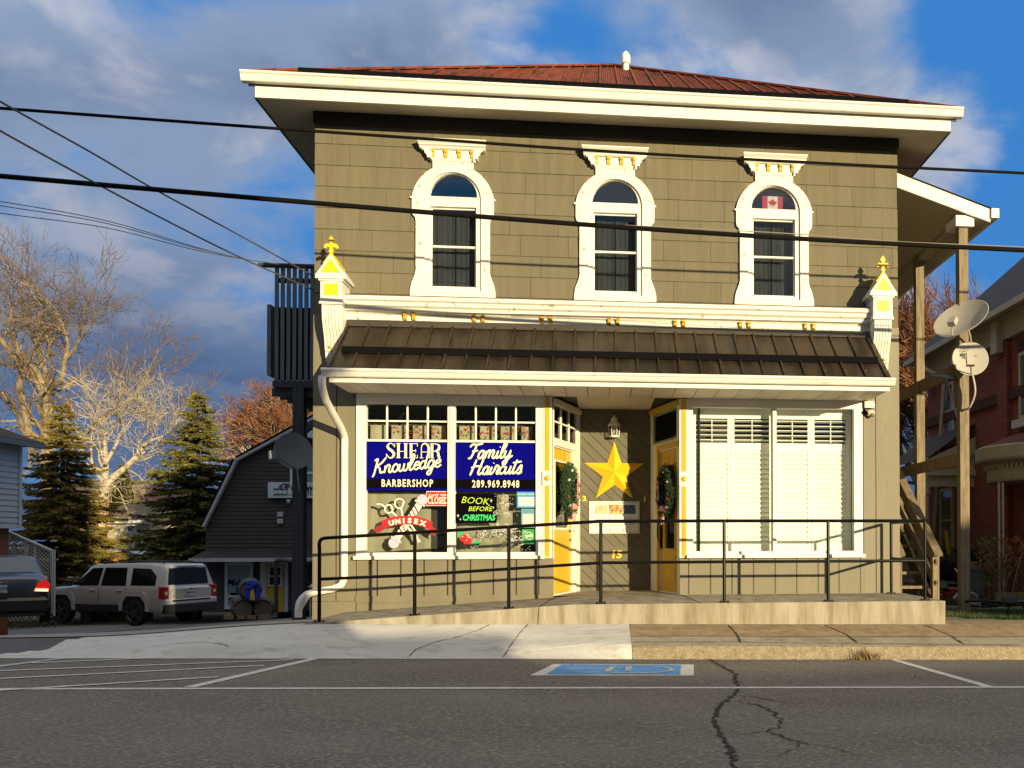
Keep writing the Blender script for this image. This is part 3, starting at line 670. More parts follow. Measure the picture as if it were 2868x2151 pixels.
# plantation shutters behind the right window
SHUT = M('shutter_white', (.86, .85, .80), .45, .03, 4)
for (x0, x1) in ((1.28, 1.822), (1.83, 2.42), (2.43, 2.982), (2.99, 3.54)):
    s = bpy.data.objects.new('window_shutter', None); C.objects.link(s); s.parent = SB; s.location = Vector((x0, 13.06, 1.12)) - SB.location
    b = MB(); b.plate([(x0, 1.12), (x1, 1.12), (x1, 3.11), (x0, 3.11)], [[(x0 + .045, 1.25), (x1 - .045, 1.25), (x1 - .045, 2.60), (x0 + .045, 2.60)], [(x0 + .045, 2.70), (x1 - .045, 2.70), (x1 - .045, 3.045), (x0 + .045, 3.045)]], 13.04, 13.07)
    b.build('shutter_frame', SHUT, s)
    b = MB(); z = 1.275
    while z < 2.60:
        b.obox(((x0 + x1) / 2, 13.055, z), Vector((1, 0, 0)), Vector((0, -math.sin(R(66)), 0)).normalized() * 1 if False else Vector((0, math.cos(R(68)), math.sin(R(68)))), Vector((0, -math.sin(R(68)), math.cos(R(68)))), (x1 - x0) / 2 - .048, .036, .0045); z += .0685
    z = 2.735
    while z < 3.04:
        b.obox(((x0 + x1) / 2, 13.055, z), Vector((1, 0, 0)), Vector((0, math.cos(R(14)), math.sin(R(-14)))), Vector((0, math.sin(R(14)), math.cos(R(14)))), (x1 - x0) / 2 - .048, .036, .0045); z += .0685
    b.box((x0 + x1) / 2 - .006, (x0 + x1) / 2 + .006, 13.012, 13.02, 2.71, 3.03)
    b.build('louvres', SHUT, s)
b = MB(); b.box(1.24, 3.57, 13.03, 13.09, 3.112, 3.2); b.box(1.24, 1.272, 13.03, 13.09, 1.12, 3.11); b.box(3.543, 3.57, 13.03, 13.09, 1.12, 3.11); b.build('shutter_surround', SHUT, SB)
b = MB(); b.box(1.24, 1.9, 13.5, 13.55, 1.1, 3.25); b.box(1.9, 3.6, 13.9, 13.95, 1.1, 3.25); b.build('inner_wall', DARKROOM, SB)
# fluted pilasters between windows and entrance
for cx in (-.735, 1.135):
    pl = bpy.data.objects.new('pilaster', None); C.objects.link(pl); pl.parent = SB; pl.location = Vector((cx, YW, 1.08)) - SB.location
    b = MB(); b.box(cx - .062, cx + .062, YW - .07, YW - .003, 1.08, 3.285); b.build('pilaster_board', WHITE, pl)
    b = MB()
    for (za, zb) in ((1.09, 2.07), (2.27, 3.27)):
        b.box(cx - .032, cx + .032, YW - .078, YW - .0705, za, zb)
        for k in (-1, 0, 1): b.box(cx + k * .02 - .006, cx + k * .02 + .006, YW - .084, YW - .0785, za + .02, zb - .02)
    b.build('fluted_strip', YELLOW, pl)
    b = MB(); b.box(cx - .065, cx + .065, YW - .09, YW - .0785, 2.08, 2.26); b.build('pilaster_block', WHITE, pl)
    b = MB(); b.lathe([(.036, 0), (.04, .01), (.026, .018), (.022, .024), (.01, .028)], (cx, YW - .09, 2.17), 12, axis=(Vector((1, 0, 0)), Vector((0, 0, 1)), Vector((0, -1, 0)))); b.build('rosette', YELLOW, pl)
# ---- recess: back wall of diagonal boards, angled door walls
YR = 14.05; RL = (-.655, -.318); RR_ = (1.08, .735)
b = MB(); rr = random.Random(2); xa, xb, za, zb = RL[1], RR_[1], ZP, 3.296; wdt = .118
DIAG = M('diagonal_board', (.112, .102, .070), .7, .08, 5, .3, 40, island=.07)
n = int((xb - xa + zb - za) / (wdt * 1.414)) + 2
def clip(poly, f):
    out = []
    for i in range(len(poly)):
        p, q = poly[i], poly[(i + 1) % len(poly)]; fp, fq = f(p), f(q)
        if fp >= 0: out.append(p)
        if fp * fq < 0: t = fp / (fp - fq); out.append((p[0] + (q[0] - p[0]) * t, p[1] + (q[1] - p[1]) * t))
    return out
for k in range(n):
    s0 = (xa + za) + k * wdt * 1.414 + .004; s1 = s0 + wdt * 1.414 - .010
    poly = clip(clip([(xa, za), (xb, za), (xb, zb), (xa, zb)], lambda p: p[0] + p[1] - s0), lambda p: s1 - p[0] - p[1])
    if len(poly) > 2: b.plate(poly, (), YR - .012, YR)
b.build('entrance_back_wall', DIAG, SB)
b = MB(); b.box(xa - .1, xb + .1, YR + .001, YR + .1, ZP, 3.3); b.build('recess_backing', M('board_gap_brown', (.05, .042, .03), .9), SB)
b = MB(); b.box(xa + .3, xb - .02, YR - .018, YR - .0125, 1.0, 1.215); b.build('number_board', DIAG, SB)
def side_frame(p0, p1):                           # local frame of an angled side: u along the wall, w outward into the recess
    p0 = Vector((p0[0], p0[1], 0)); p1 = Vector((p1[0], p1[1], 0)); u = (p1 - p0).normalized(); L_ = (p1 - p0).length
    w = Vector((u.y, -u.x, 0)); mid = Vector((.2, 13.4, 0))
    if (mid - p0).dot(w) < 0: w = -w
    return lambda a, y, z: p0 + u * a - w * y + Vector((0, 0, z)), L_
def door_side(p0, p1, name_side, u0, u1, zt, fr_mat, leaf_mat, glassz, gw, muntin):
    f, L_ = side_frame(p0, p1)
    def rect(u0, u1, z0, z1): return [(u0, z0), (u1, z0), (u1, z1), (u0, z1)]
    tz0, tz1 = zt + .13, 3.20
    b = MB(); b.plate(rect(0, L_, ZP, 3.296), [rect(u0, u1, ZP + .02, zt), rect(u0 + .01, L_ - .11, tz0, tz1)], 0.0, .09, f); b.build('door_surround', WHITE, SB)
    b = MB(); b.plate(rect(u1 + .01, u1 + .075, ZP, zt + .09), (), -.022, -.001, f); b.plate(rect(0.0, u1 + .075, zt + .02, zt + .09), (), -.027, -.0015, f); b.plate(rect(0, L_ - .02, 3.2, 3.27), (), -.03, -.001, f)
    b.build('door_casing', fr_mat, SB)
    d = bpy.data.objects.new('entrance_door', None); C.objects.link(d); d.parent = SB; d.location = f(u0, 0, ZP) - SB.location
    b = MB(); gx0, gx1 = u0 + gw[0], u0 + gw[1]
    b.plate(rect(u0, u1, ZP + .022, zt - .002), [rect(gx0, gx1, glassz[0], glassz[1])], .03, .07, f)
    for (za, zb) in ((ZP + .15, ZP + .42), (ZP + .5, glassz[0] - .1)):
        if zb > za: b.plate(rect(u0 + .12, u1 - .12, za, zb), (), .022, .029, f); b.plate(rect(u0 + .16, u1 - .16, za + .04, zb - .04), (), .016, .0215, f)
    b.build('door_leaf', leaf_mat, d)
    g = MB(); g.plate(rect(gx0, gx1, glassz[0], glassz[1]), (), .048, .052, f); g.build('pane', SHOPGLASS, d)
    g = MB(); t_ = .028; g.plate(rect(gx0 - t_, gx1 + t_, glassz[0] - t_, glassz[1] + t_), [rect(gx0, gx1, glassz[0], glassz[1])], .018, .029, f); g.build('pane_frame', WHITE if muntin else leaf_mat, d)
    c = MB(); n = 20
    for k in range(n):
        a0 = gx0 + (gx1 - gx0) * k / n; a1 = gx0 + (gx1 - gx0) * (k + 1) / n
        c.face([f(a0, .09 + .012 * (k % 2), glassz[0]), f(a1, .09 + .012 * ((k + 1) % 2), glassz[0]), f(a1, .09 + .012 * ((k + 1) % 2), glassz[1]), f(a0, .09 + .012 * (k % 2), glassz[1])])
    c.build('door_curtain', M('door_curtain', (.40, .36, .26), .9) if muntin else M('door_curtain_dark', (.12, .10, .06), .9), d, norm=False)
    tw = bpy.data.objects.new('transom_window', None); C.objects.link(tw); tw.parent = SB; tw.location = f(u0, 0, tz0) - SB.location
    g = MB(); g.plate(rect(u0 + .01, L_ - .11, tz0, tz1), (), .04, .044, f); g.build('pane', SHOPGLASS, tw)
    if muntin:
        g = MB(); a0, a1 = u0 + .01, L_ - .11
        for k in (1, 2): x = a0 + (a1 - a0) * k / 3; g.plate(rect(x - .011, x + .011, tz0, tz1), (), .015, .038, f)
        z = (tz0 + tz1) / 2; g.plate(rect(a0, a1, z - .011, z + .011), (), .013, .0385, f); g.build('muntins', WHITE, tw)
    else:
        g = MB(); g.plate(rect(u0 + .01, L_ - .11, tz0, tz1), [rect(u0 + .045, L_ - .145, tz0 + .035, tz1 - .035)], .01, .03, f); g.build('window_trim', M('sage_green_trim', (.20, .25, .16), .5), tw)
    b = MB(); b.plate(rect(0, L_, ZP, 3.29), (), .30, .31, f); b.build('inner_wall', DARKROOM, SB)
    return d, f
dL, fL = door_side((RL[0], YW - .002), (RL[1], YR), 'l', .02, .87, 2.61, WHITE, YELLOW, (1.50, 2.42), (.12, .68), True)
dR, fR = door_side((RR_[0], YW - .002), (RR_[1], YR), 'r', .10, .82, 2.62, YELLOW, YELLOW, (1.20, 2.40), (.16, .56), False)
b = MB(); b.plate([(1.20, 1), (1.21, 1), (1.21, 1), ], (), 0, 0) if False else None
b.tube([fL(.80, -.01, 1.46), fL(.80, -.04, 1.46), fL(.70, -.045, 1.46)], .009, 6); b.lathe([(.028, 0), (.028, .012)], fL(.80, .03, 1.46), 10, axis=(Vector((0, 1, 0)), Vector((0, 0, 1)), Vector((1, 0, 0)))); b.lathe([(.026, 0), (.02, .03)], fL(.80, .03, 1.33), 10, axis=(Vector((0, 1, 0)), Vector((0, 0, 1)), Vector((1, 0, 0)))); b.build('door_handle', M('brushed_nickel', (.45, .42, .38), .3, metal=1), dL)
b = MB(); b.tube(smooth_pts([fR(.79, .02, 1.62), fR(.79, -.03, 1.58), fR(.79, -.045, 1.45), fR(.79, -.03, 1.32), fR(.79, .02, 1.28)]), .009, 6); b.tube([fR(.79, .015, 1.8), fR(.79, .015, 1.2)], .022, 6); b.build('door_handle', M('dark_bronze', (.03, .02, .012), .35, metal=1), dR)
# ---- white corrugated downspout
b = MB(); wps = smooth_pts([(-3.40, 11.80, 3.34), (-3.40, 11.80, 3.22), (-3.40, 11.95, 3.07)], 4) + smooth_pts([(-3.40, 12.65, 2.80), (-3.40, 12.80, 2.70), (-3.40, 12.81, 2.55)], 4)
fl = None
b.tube(wps + [Vector((-3.40, 12.81, .86))] + smooth_pts([(-3.40, 12.81, .84), (-3.43, 12.77, .74), (-3.52, 12.72, .69)], 4) + [Vector((-3.72, 12.60, .655))] + smooth_pts([(-3.80, 12.55, .63), (-3.87, 12.52, .54), (-3.885, 12.5, .42), (-3.885, 12.5, .34)], 4), .046, 10)
for k in range(16):
    t = k / 15; p = Vector((-3.79, 12.54, .63)).lerp(Vector((-3.885, 12.5, .44)), t); b.lathe([(.05, -.004), (.052, 0), (.05, .004)], p, 10, axis='Z')
b.build('downspout', WHITE, SB)

# ================================================================== ramp, platform and black handrail
def ramp_top(X): return ZP if X > -.35 else (foot(-3.4) + .008) + (ZP - foot(-3.4) - .008) * max(0, (X + 3.4) / 3.05)
RT = thing('concrete_ramp', (1.5, 12, .3), 'stained concrete ramp and raised landing in front of the olive shop', 'ramp')
b = MB(); xs = lin(-3.4, -.35, .4) + lin(-.35, 4.245, .45)[1:]
for i in range(len(xs) - 1):
    a, c = xs[i], xs[i + 1]; ya = 11.15
    A0, A1 = ramp_top(a), ramp_top(c); 
    v = lambda x, y, z: b.bm.verts.new((x, y, z))
    b.bm.faces.new((v(a, ya, A0), v(c, ya, A1), v(c, 12.86, A1), v(a, 12.86, A0)))
    b.bm.faces.new((v(a, ya, -.1), v(c, ya, -.1), v(c, ya, A1), v(a, ya, A0)))
b.face([(4.245, 11.15, -.1), (4.245, 12.86, -.1), (4.245, 12.86, ZP), (4.245, 11.15, ZP)]); b.face([(-.66, 12.861, ZP), (1.09, 12.861, ZP), (.75, 14.1, ZP), (-.33, 14.1, ZP)])
bmesh.ops.remove_doubles(b.bm, verts=b.bm.verts[:], dist=.0005)
LAND = M('stained_landing_concrete', (.31, .278, .215), .88, .18, 2.2, .5, 35, stretch=(1.6, 1, .22), col2=(.17, .135, .085), c2s=3.6, c2r=(.44, .68), speck=(46, .8, .68, (.14, .11, .08)))
b.build('landing_slab', LAND, RT, norm=False)
def line_on(name, p, q, w, mat, par):
    b = MB(); b.bar(p, q, w, .004); return b.build(name, mat, par)
for (X, dx) in ((-.63, -.35), (1.09, .35)):
    line_on('slab_joint', (X, 12.84, ramp_top(X) + .001), (X + dx * .3, 11.155, ramp_top(X + dx * .3) + .001), .014, CRK, RT)
b = MB(); b.bar((-.735, 11.148, ramp_top(-.735)), (-.75, 11.148, .33), .006, .01, (0, 1, 0)); b.build('slab_joint', CRK, RT)
HR = thing('handrail', (0, 11.27, ZP), 'black tubular handrail with two rails along the ramp and landing', 'handrail')
YP = 11.27; posts = [-3.27, -2.19, -1.10, -.01, 1.49, 2.79, 4.03]
def rtop(X): return 1.355 + (1.555 - 1.355) * max(0, min(1, (X + 3.27) / 3.26)) if X < 0 else 1.56
RRD = .021
b = MB(); b.tube(smooth_pts([(-3.272, YP, 1.24), (-3.272, YP, 1.30), (-3.25, YP, 1.345), (-3.20, YP, 1.36)], 4) + [Vector((x, YP, rtop(x))) for x in (-2.19, -1.10, -.01, 1.49, 2.79)] + [Vector((4.06, YP, 1.56))], RRD, 10)
b.tube([(4.03, YP, 1.56), (4.05, 12.70, 1.56)], RRD, 10); b.build('top_rail', BLACKM, HR)
b = MB(); b.tube([(-3.27, YP, .88)] + [(x, YP, rtop(x) - .50) for x in (-2.19, -1.10, -.01, 1.49, 2.79, 4.03)], RRD * .9, 10); b.tube([(4.03, YP, 1.06), (4.05, 12.70, 1.06)], RRD * .9, 10); b.build('lower_rail', BLACKM, HR)
for x in posts + [4.05]:
    y = YP if x != 4.05 else 12.70
    b = MB(); zb = ramp_top(x); b.tube([(x, y, zb), (x, y, (rtop(x) if x > -3.2 else 1.26))], RRD, 10); b.build('post', BLACKM, HR)
    b = MB(); b.box(x - .06, x + .06, y - .045, y + .045, zb + .001, zb + .012)
    for sx in (-.045, .045): b.lathe([(.009, 0), (.009, .012)], (x + sx, y, zb + .012), 6)
    b.build('base_plate', BLACKM, HR)
# ================================================================== signs and decorations on the shop
YG = YW - .017                                    # just outside the shop glass
INK = M('sign_ink_dark', (.004, .0035, .005), .9, spec=.0); CREAM = M('sign_cream', (.74, .70, .58), .45); SBLUE = M('sign_blue', (.003, .003, .19), .9, spec=.0); SRED = M('sign_red', (.50, .015, .02), .4)
G = {'K': (1.05, [[(.15, 1.95), (.08, 1.0), (.0, 0), (-.12, -.35)], [(.95, 1.95), (.6, 1.35), (.12, .95), (.45, .75), (.65, .1), (.95, .2)], [(-.2, 1.7), (.15, 1.95)]]),
     'n': (.80, [[(0, .95), (.03, .5), (0, 0)], [(0, .45), (.25, .98), (.48, .85), (.45, .2), (.62, 0), (.82, .3)]]),
     'o': (.72, [[(.3, 1), (.06, .75), (.04, .25), (.28, 0), (.54, .25), (.54, .75), (.3, 1), (.15, .9)]]),
     'w': (1.05, [[(0, .95), (.0, .25), (.2, 0), (.42, .3), (.46, .95), (.46, .25), (.68, 0), (.9, .4), (.88, .9), (1.1, .8)]]),
     'l': (.48, [[(0, .3), (.34, 1.5), (.28, 1.98), (.1, 1.8), (.04, .35), (.2, 0), (.5, .3)]]),
     'e': (.62, [[(.02, .45), (.48, .65), (.4, .98), (.12, .85), (.04, .3), (.28, 0), (.64, .3)]]),
     'd': (.85, [[(.52, .8), (.3, 1), (.05, .65), (.08, .15), (.3, 0), (.55, .4)], [(.68, 2.0), (.58, .9), (.56, .2), (.7, 0), (.88, .3)]]),
     'g': (.78, [[(.52, .8), (.3, 1), (.05, .65), (.08, .15), (.3, 0), (.55, .4)], [(.58, 1), (.54, 0), (.4, -.75), (.12, -.8), (.1, -.5), (.4, -.15), (.82, .3)]]),
     'F': (1.0, [[(-.15, 1.45), (.05, 1.8), (.55, 1.75), (1.15, 1.9)], [(.5, 1.75), (.42, .8), (.25, .1), (-.02, .1)], [(.2, .95), (.85, 1.02)]]),
     'a': (.80, [[(.52, .8), (.3, 1), (.05, .65), (.08, .15), (.3, 0), (.52, .4)], [(.56, 1), (.52, .2), (.64, 0), (.82, .3)]]),
     'm': (1.2, [[(0, .95), (.03, .5), (0, 0)], [(0, .45), (.22, .98), (.42, .85), (.4, 0)], [(.4, .45), (.62, .98), (.84, .85), (.8, .2), (.98, 0), (1.2, .3)]]),
     'i': (.42, [[(.08, .95), (.03, .2), (.18, 0), (.42, .3)], [(.14, 1.35), (.16, 1.42)]]),
     'y': (.80, [[(.02, .95), (.0, .3), (.2, 0), (.48, .4), (.54, .98)], [(.54, .98), (.5, 0), (.35, -.75), (.08, -.75), (.1, -.45), (.5, -.1), (.9, .3)]]),
     'H': (1.25, [[(.2, 1.9), (.12, 1.0), (.0, -.1)], [(.95, 1.95), (.85, 1.0), (.8, .2), (1.0, 0), (1.2, .25)], [(-.12, .85), (.4, 1.05), (1.05, .95)]]),
     'r': (.60, [[(0, .3), (.12, 1.05), (.42, .88), (.36, .2), (.48, 0), (.64, .3)]]),
     'c': (.62, [[(.46, .78), (.3, 1), (.06, .7), (.06, .25), (.28, 0), (.64, .3)]]),
     'u': (.80, [[(.02, .95), (.0, .25), (.2, 0), (.46, .4), (.52, .98), (.48, .2), (.62, 0), (.82, .3)]]),
     't': (.52, [[(.2, 1.75), (.08, .3), (.22, 0), (.54, .3)], [(-.2, 1.35), (.75, 1.5)]]),
     's': (.62, [[(0, .3), (.3, 1.05), (.42, .6), (.38, .1), (.1, .05), (.3, -.02), (.6, .25)]])}
def script(word, x, z, sz, y, mat, name, par, w=.20, slant=.3, rot=0.0, sx=1.0):
    b = MB(); pen = 0; ca, sa = math.cos(rot), math.sin(rot)
    for ch in word:
        adv, st = G[ch]
        for s_ in st:
            pts = []
            for (u, v) in s_:
                a = (pen + u + v * slant) * sz * sx; q = v * sz; pts.append((x + a * ca - q * sa, y, z + a * sa + q * ca))
            pts = smooth_pts(pts, 4); n = len(pts)
            b.tube(pts, [w * sz * (.55 if i in (0, n - 1) else 1) for i in range(n)], 8, flat=(Vector((0, 1, 0)), .05))
        pen += adv
    return b.build(name, mat, par)
def panel(name, x0, x1, z0, z1, y, mat, par=None, t=.002):
    b = MB(); b.box(x0, x1, y - t, y, z0, z1); return b.build(name, mat, par)
def slab_text(par, name, txt, x, z, y, size, mat, sx=1, bold=.02, shear=0, rot=0, space=1.0, out=None):
    if out: o = MB(); o.text(txt, x, z, y + .0012, size, sx, .001, bold + out, shear, rot=rot, space=space); o.build('letter_outline', INK, par)
    b = MB(); b.text(txt, x, z, y, size, sx, .0015, bold, shear, rot=rot, space=space); return b.build(name, mat, par)
S1 = thing('window_sign', (-2.6, YG, 2.33), 'blue banner reading SHEAR Knowledge BARBERSHOP across the left barber window pane', 'window sign', 'blue banners on the barber window')
panel('banner', -3.132, -2.063, 2.0, 2.668, YG, SBLUE, S1); panel('black_band', -3.132, -2.063, 2.028, 2.158, YG - .0025, INK, S1)
# slab-serif capitals: plain letters with serif bars
def shear_glyphs(y, ex, mat, nm):                 # tall high-contrast serif capitals
    b = MB(); z0, z1 = 2.435, 2.635; H = z1 - z0; T = .034 + ex; t = .009 + ex * .9
    def st(x, a=0, c=1, w=None): b.box(x - (w or T) / 2, x + (w or T) / 2, y - .0012, y, z0 + a * H - ex * .5, z0 + c * H + ex * .5)
    def br(xa, xb, f): b.box(xa - ex, xb + ex, y - .0022, y - .0013, z0 + f * H - t / 2, z0 + f * H + t / 2)
    def cv(pts, rs): b.tube(smooth_pts([(x, y - .003, z0 + v * H) for x, v in pts], 4), [rs[min(len(rs) - 1, i // 4)] + ex / 2 for i in range((len(pts) - 1) * 4 + 1)], 8, flat=(Vector((0, 1, 0)), .06))
    x = -2.845                                     # S
    cv([(x + .075, .80), (x + .045, .97), (x + .01, .96), (x - .012, .78), (x + .01, .60), (x + .05, .45), (x + .072, .25), (x + .05, .04), (x + .01, .02), (x - .02, .22)], [.005, .006, .010, .016, .018, .018, .016, .010, .006, .005])
    st(x + .08, .72, 1.0, .008 + ex); st(x - .026, .0, .3, .008 + ex)
    x = -2.715; st(x); st(x + .095); br(x, x + .095, .45)   # H
    for q in (x, x + .095): br(q - .028, q + .028, .02); br(q - .028, q + .028, .98)
    x = -2.55; st(x); br(x - .028, x + .085, .02); br(x - .028, x + .085, .98); br(x, x + .06, .5); st(x + .083, .0, .22, .008 + ex); st(x + .083, .78, 1, .008 + ex); st(x + .06, .40, .60, .008 + ex)  # E
    x = -2.415; st(x, 0, .75, .012 + ex); st(x + .098, 0, .75); cv([(x, .70), (x + .012, .90), (x + .045, .99), (x + .082, .90), (x + .098, .70)], [.006, .008, .011, .015, .017]); br(x, x + .098, .42); br(x - .022, x + .024, .02); br(x + .07, x + .126, .02)  # A
    x = -2.275; st(x); br(x - .028, x + .05, .98); br(x, x + .05, .48); br(x - .028, x + .028, .02); cv([(x + .045, .97), (x + .085, .90), (x + .093, .73), (x + .08, .55), (x + .045, .49)], [.006, .014, .017, .014, .006]); cv([(x + .05, .48), (x + .08, .38), (x + .085, .15), (x + .105, .03)], [.010, .016, .016, .008])  # R
    b.build(nm, mat, S1)
shear_glyphs(YG - .0035, .012, INK, 'letter_outline'); shear_glyphs(YG - .0065, 0, CREAM, 'lettering')
script('Knowledge', -3.03, 2.215, .103, YG - .012, INK, 'script_outline', S1, .185, .25, R(7), 1.22); script('Knowledge', -3.03, 2.215, .103, YG - .016, CREAM, 'script_lettering', S1, .115, .25, R(7), 1.22)
slab_text(S1, 'lettering', 'BARBERSHOP', -2.60, 2.092, YG - .005, .138, CREAM, .70, .003, space=1.22)
S2 = thing('window_sign', (-1.43, YG, 2.33), 'blue banner reading Family Haircuts and a phone number in the right barber window pane', 'window sign', 'blue banners on the barber window')
panel('banner', -1.967, -.890, 1.995, 2.662, YG, SBLUE, S2); panel('black_band', -1.967, -.890, 2.022, 2.152, YG - .0025, INK, S2)
for (wd, x, z, sz) in (('Family', -1.80, 2.43, .108), ('Haircuts', -1.77, 2.215, .108)):
    script(wd, x, z, sz, YG - .006, INK, 'script_outline', S2, .185, .3, R(2), 1.13); script(wd, x, z, sz, YG - .010, CREAM, 'script_lettering', S2, .118, .3, R(2), 1.13)
slab_text(S2, 'lettering', '289.969.8948', -1.43, 2.087, YG - .005, .138, CREAM, .70, .003, space=1.20)
# closed sign
def pz(x, y): return at(x, y, YW)
S3 = thing('closed_sign', (-2.19, YG, 1.9), 'red sign reading Sorry WE\'RE CLOSED in the corner of the barber window', 'sign')
p, q = pz(1195, 1376), pz(1256, 1417)
panel('sign_edge', p.x, q.x + .015, q.z, p.z, YG - .003, CREAM, S3); panel('sign_board', p.x + .008, q.x + .007, q.z + .008, p.z - .008, YG - .0055, SRED, S3)
slab_text(S3, 'lettering', 'CLOSED', (p.x + q.x) / 2 + .008, q.z + .068, YG - .008, .13, CREAM, .56, .003); slab_text(S3, 'lettering', 'Sorry', p.x + .09, p.z - .055, YG - .008, .062, CREAM, 1, .001, .35, R(8)); slab_text(S3, 'lettering', "WE'RE", q.x - .055, p.z - .052, YG - .008, .035, CREAM, 1, .001)
# unisex emblem: barber pole crossed with scissors behind a red ribbon
S4 = thing('window_decal', (-2.6, YG, 1.6), 'barber pole and scissors decal with a red ribbon reading UNISEX on the left pane', 'window decal')
LIL = M('decal_lilac', (.50, .44, .56), .5)
def zp(x, y): v = at(980 + x / 3.3175, 1100 + y / 3.3175, YW); return (v.x, v.z)
a = Vector((*zp(430, 1370), 0)); c = Vector((*zp(660, 1020), 0)); d = (c - a).normalized(); pr = Vector((-d.y, d.x, 0)); L_ = (c - a).length
def pd(u, v): s_ = a + d * u + pr * v; return (s_.x, s_.y)
def poly(name, pts, y, mat, par, t=.0015): b = MB(); b.plate(pts, (), y - t, y); return b.build(name, mat, par)
def circ(cx, cz, r, n=20): return [(cx + r * math.cos(6.2832 * k / n), cz + r * math.sin(6.2832 * k / n)) for k in range(n)]
poly('decal_outline', [pd(-.02, -.05), pd(L_ + .02, -.05), pd(L_ + .02, .05), pd(-.02, .05)], YG - .001, INK, S4)
poly('pole', [pd(-.02, -.044), pd(L_ + .02, -.044), pd(L_ + .02, .044), pd(-.02, .044)], YG - .003, CREAM, S4)
for k, u in enumerate((.10, .16, .22, .28, .34, .40, .46)):
    if u < L_: poly('pole_stripe', [pd(u, -.044), pd(u + .05, .044), pd(u + .068, .044), pd(u + .018, -.044)], YG - .005, SRED if k % 2 else SBLUE, S4)
for u, s_ in ((L_ + .045, 1), (-.045, -1)):
    poly('pole_cap', circ(*pd(u, 0), .078), YG - .0045, INK, S4); poly('pole_cap', circ(*pd(u, 0), .072), YG - .0065, LIL, S4); b = MB(); b.bar((*[pd(u - s_ * .055, -.075)[0]], YG - .009, pd(u - s_ * .055, -.075)[1]), (pd(u - s_ * .055, .075)[0], YG - .009, pd(u - s_ * .055, .075)[1]), .03, .028, (0, 1, 0)); b.build('pole_collar', LIL, S4)
def sc_(pts, r, y=YG - .011, mat=CREAM, name='scissors'):
    for rr_, mm, yy in ((r + .005, INK, y + .003), (r, mat, y)):
        b = MB(); b.tube(smooth_pts([(*[zp(*p_)[0]], yy, zp(*p_)[1]) for p_ in pts], 4), rr_, 7, flat=(Vector((0, 1, 0)), .08)); b.build(name if mm is mat else 'decal_outline', mm, S4)
sc_([(495, 1050), (505, 1010), (470, 985), (430, 1000), (425, 1045), (455, 1075), (490, 1060), (498, 1020)], .011)
sc_([(400, 1080), (380, 1045), (345, 1050), (330, 1085), (350, 1115), (390, 1110), (402, 1080)], .011); sc_([(335, 1070), (300, 1040), (255, 1035)], .012)
sc_([(480, 1070), (495, 1150)], .013); sc_([(395, 1105), (470, 1180), (560, 1270), (655, 1385)], .014); sc_([(500, 1150), (600, 1270), (640, 1390)], .012)
rb = [(-2.94 + .0, 0)]
rib_t = [zp(x, y) for x, y in ((300, 1190), (370, 1160), (450, 1147), (540, 1143), (630, 1150), (710, 1172), (775, 1205))]; rib_b = [zp(x, y) for x, y in ((325, 1265), (390, 1238), (460, 1225), (540, 1222), (620, 1228), (690, 1248), (750, 1278))]
for nm, yy, mt, pts in (('ribbon_tail', YG - .012, SRED, [(300, 1200), (325, 1262), (270, 1310), (262, 1288), (222, 1292), (255, 1240), (292, 1238)]), ('ribbon_tail', YG - .012, SRED, [(778, 1215), (750, 1275), (715, 1270), (735, 1300), (800, 1340), (795, 1305), (825, 1285), (770, 1240)])):
    poly(nm, [zp(*p_) for p_ in pts], yy, M('ribbon_dark_red', (.30, .01, .012), .5), S4)
poly('ribbon', rib_t + rib_b[::-1], YG - .0155, SRED, S4)
for ch, x, y, r_ in (('U', 392, 1212, .24), ('N', 450, 1198, .14), ('I', 505, 1192, .05), ('S', 560, 1190, -.03), ('E', 618, 1198, -.14), ('X', 682, 1215, -.26)):
    X_, Z_ = zp(x, y); slab_text(S4, 'lettering', ch, X_, Z_, YG - .018, .088, CREAM, 1.1, .006, 0, r_)
# book before christmas board and window paint
S5 = thing('chalk_sign', (-1.66, YG, 1.75), 'black poster reading BOOK BEFORE CHRISTMAS in green marker behind the glass', 'poster')
p, q = pz(1276, 1383), pz(1392, 1465); panel('poster', p.x, q.x, q.z, p.z, YG - .002, INK, S5)
LIME = M('marker_lime', (.50, .72, .03), .5); MINT = M('marker_green', (.02, .55, .14), .5)
slab_text(S5, 'lettering', 'BOOK', -1.71, 1.86, YG - .005, .13, LIME, 1.0, -.001, .25, R(-4)); slab_text(S5, 'lettering', 'BEFORE', -1.64, 1.75, YG - .005, .088, LIME, 1.05, 0, .25); slab_text(S5, 'lettering', 'CHRISTMAS', -1.66, 1.63, YG - .005, .11, MINT, .74, .004, .2)
WCH = M('white_window_paint', (.55, .57, .55), .8)
for (x, z, r_) in ((-1.49, 1.865, .03), (-1.52, 1.80, .018), (-1.46, 1.77, .02), (-1.93, 1.66, .028), (-1.90, 1.61, .02)): poly('sparkle', [(x, z + r_), (x + r_ * .2, z + r_ * .2), (x + r_ * .7, z), (x + r_ * .2, z - r_ * .2), (x, z - r_), (x - r_ * .2, z - r_ * .2), (x - r_ * .7, z), (x - r_ * .2, z + r_ * .2)], YG - .004, WCH, S5)
S6 = thing('window_painting', (-1.4, YG, 1.4), 'white swirls with red berries and green leaves painted on the right barber pane', 'window painting')
b = MB(); rr = random.Random(12)
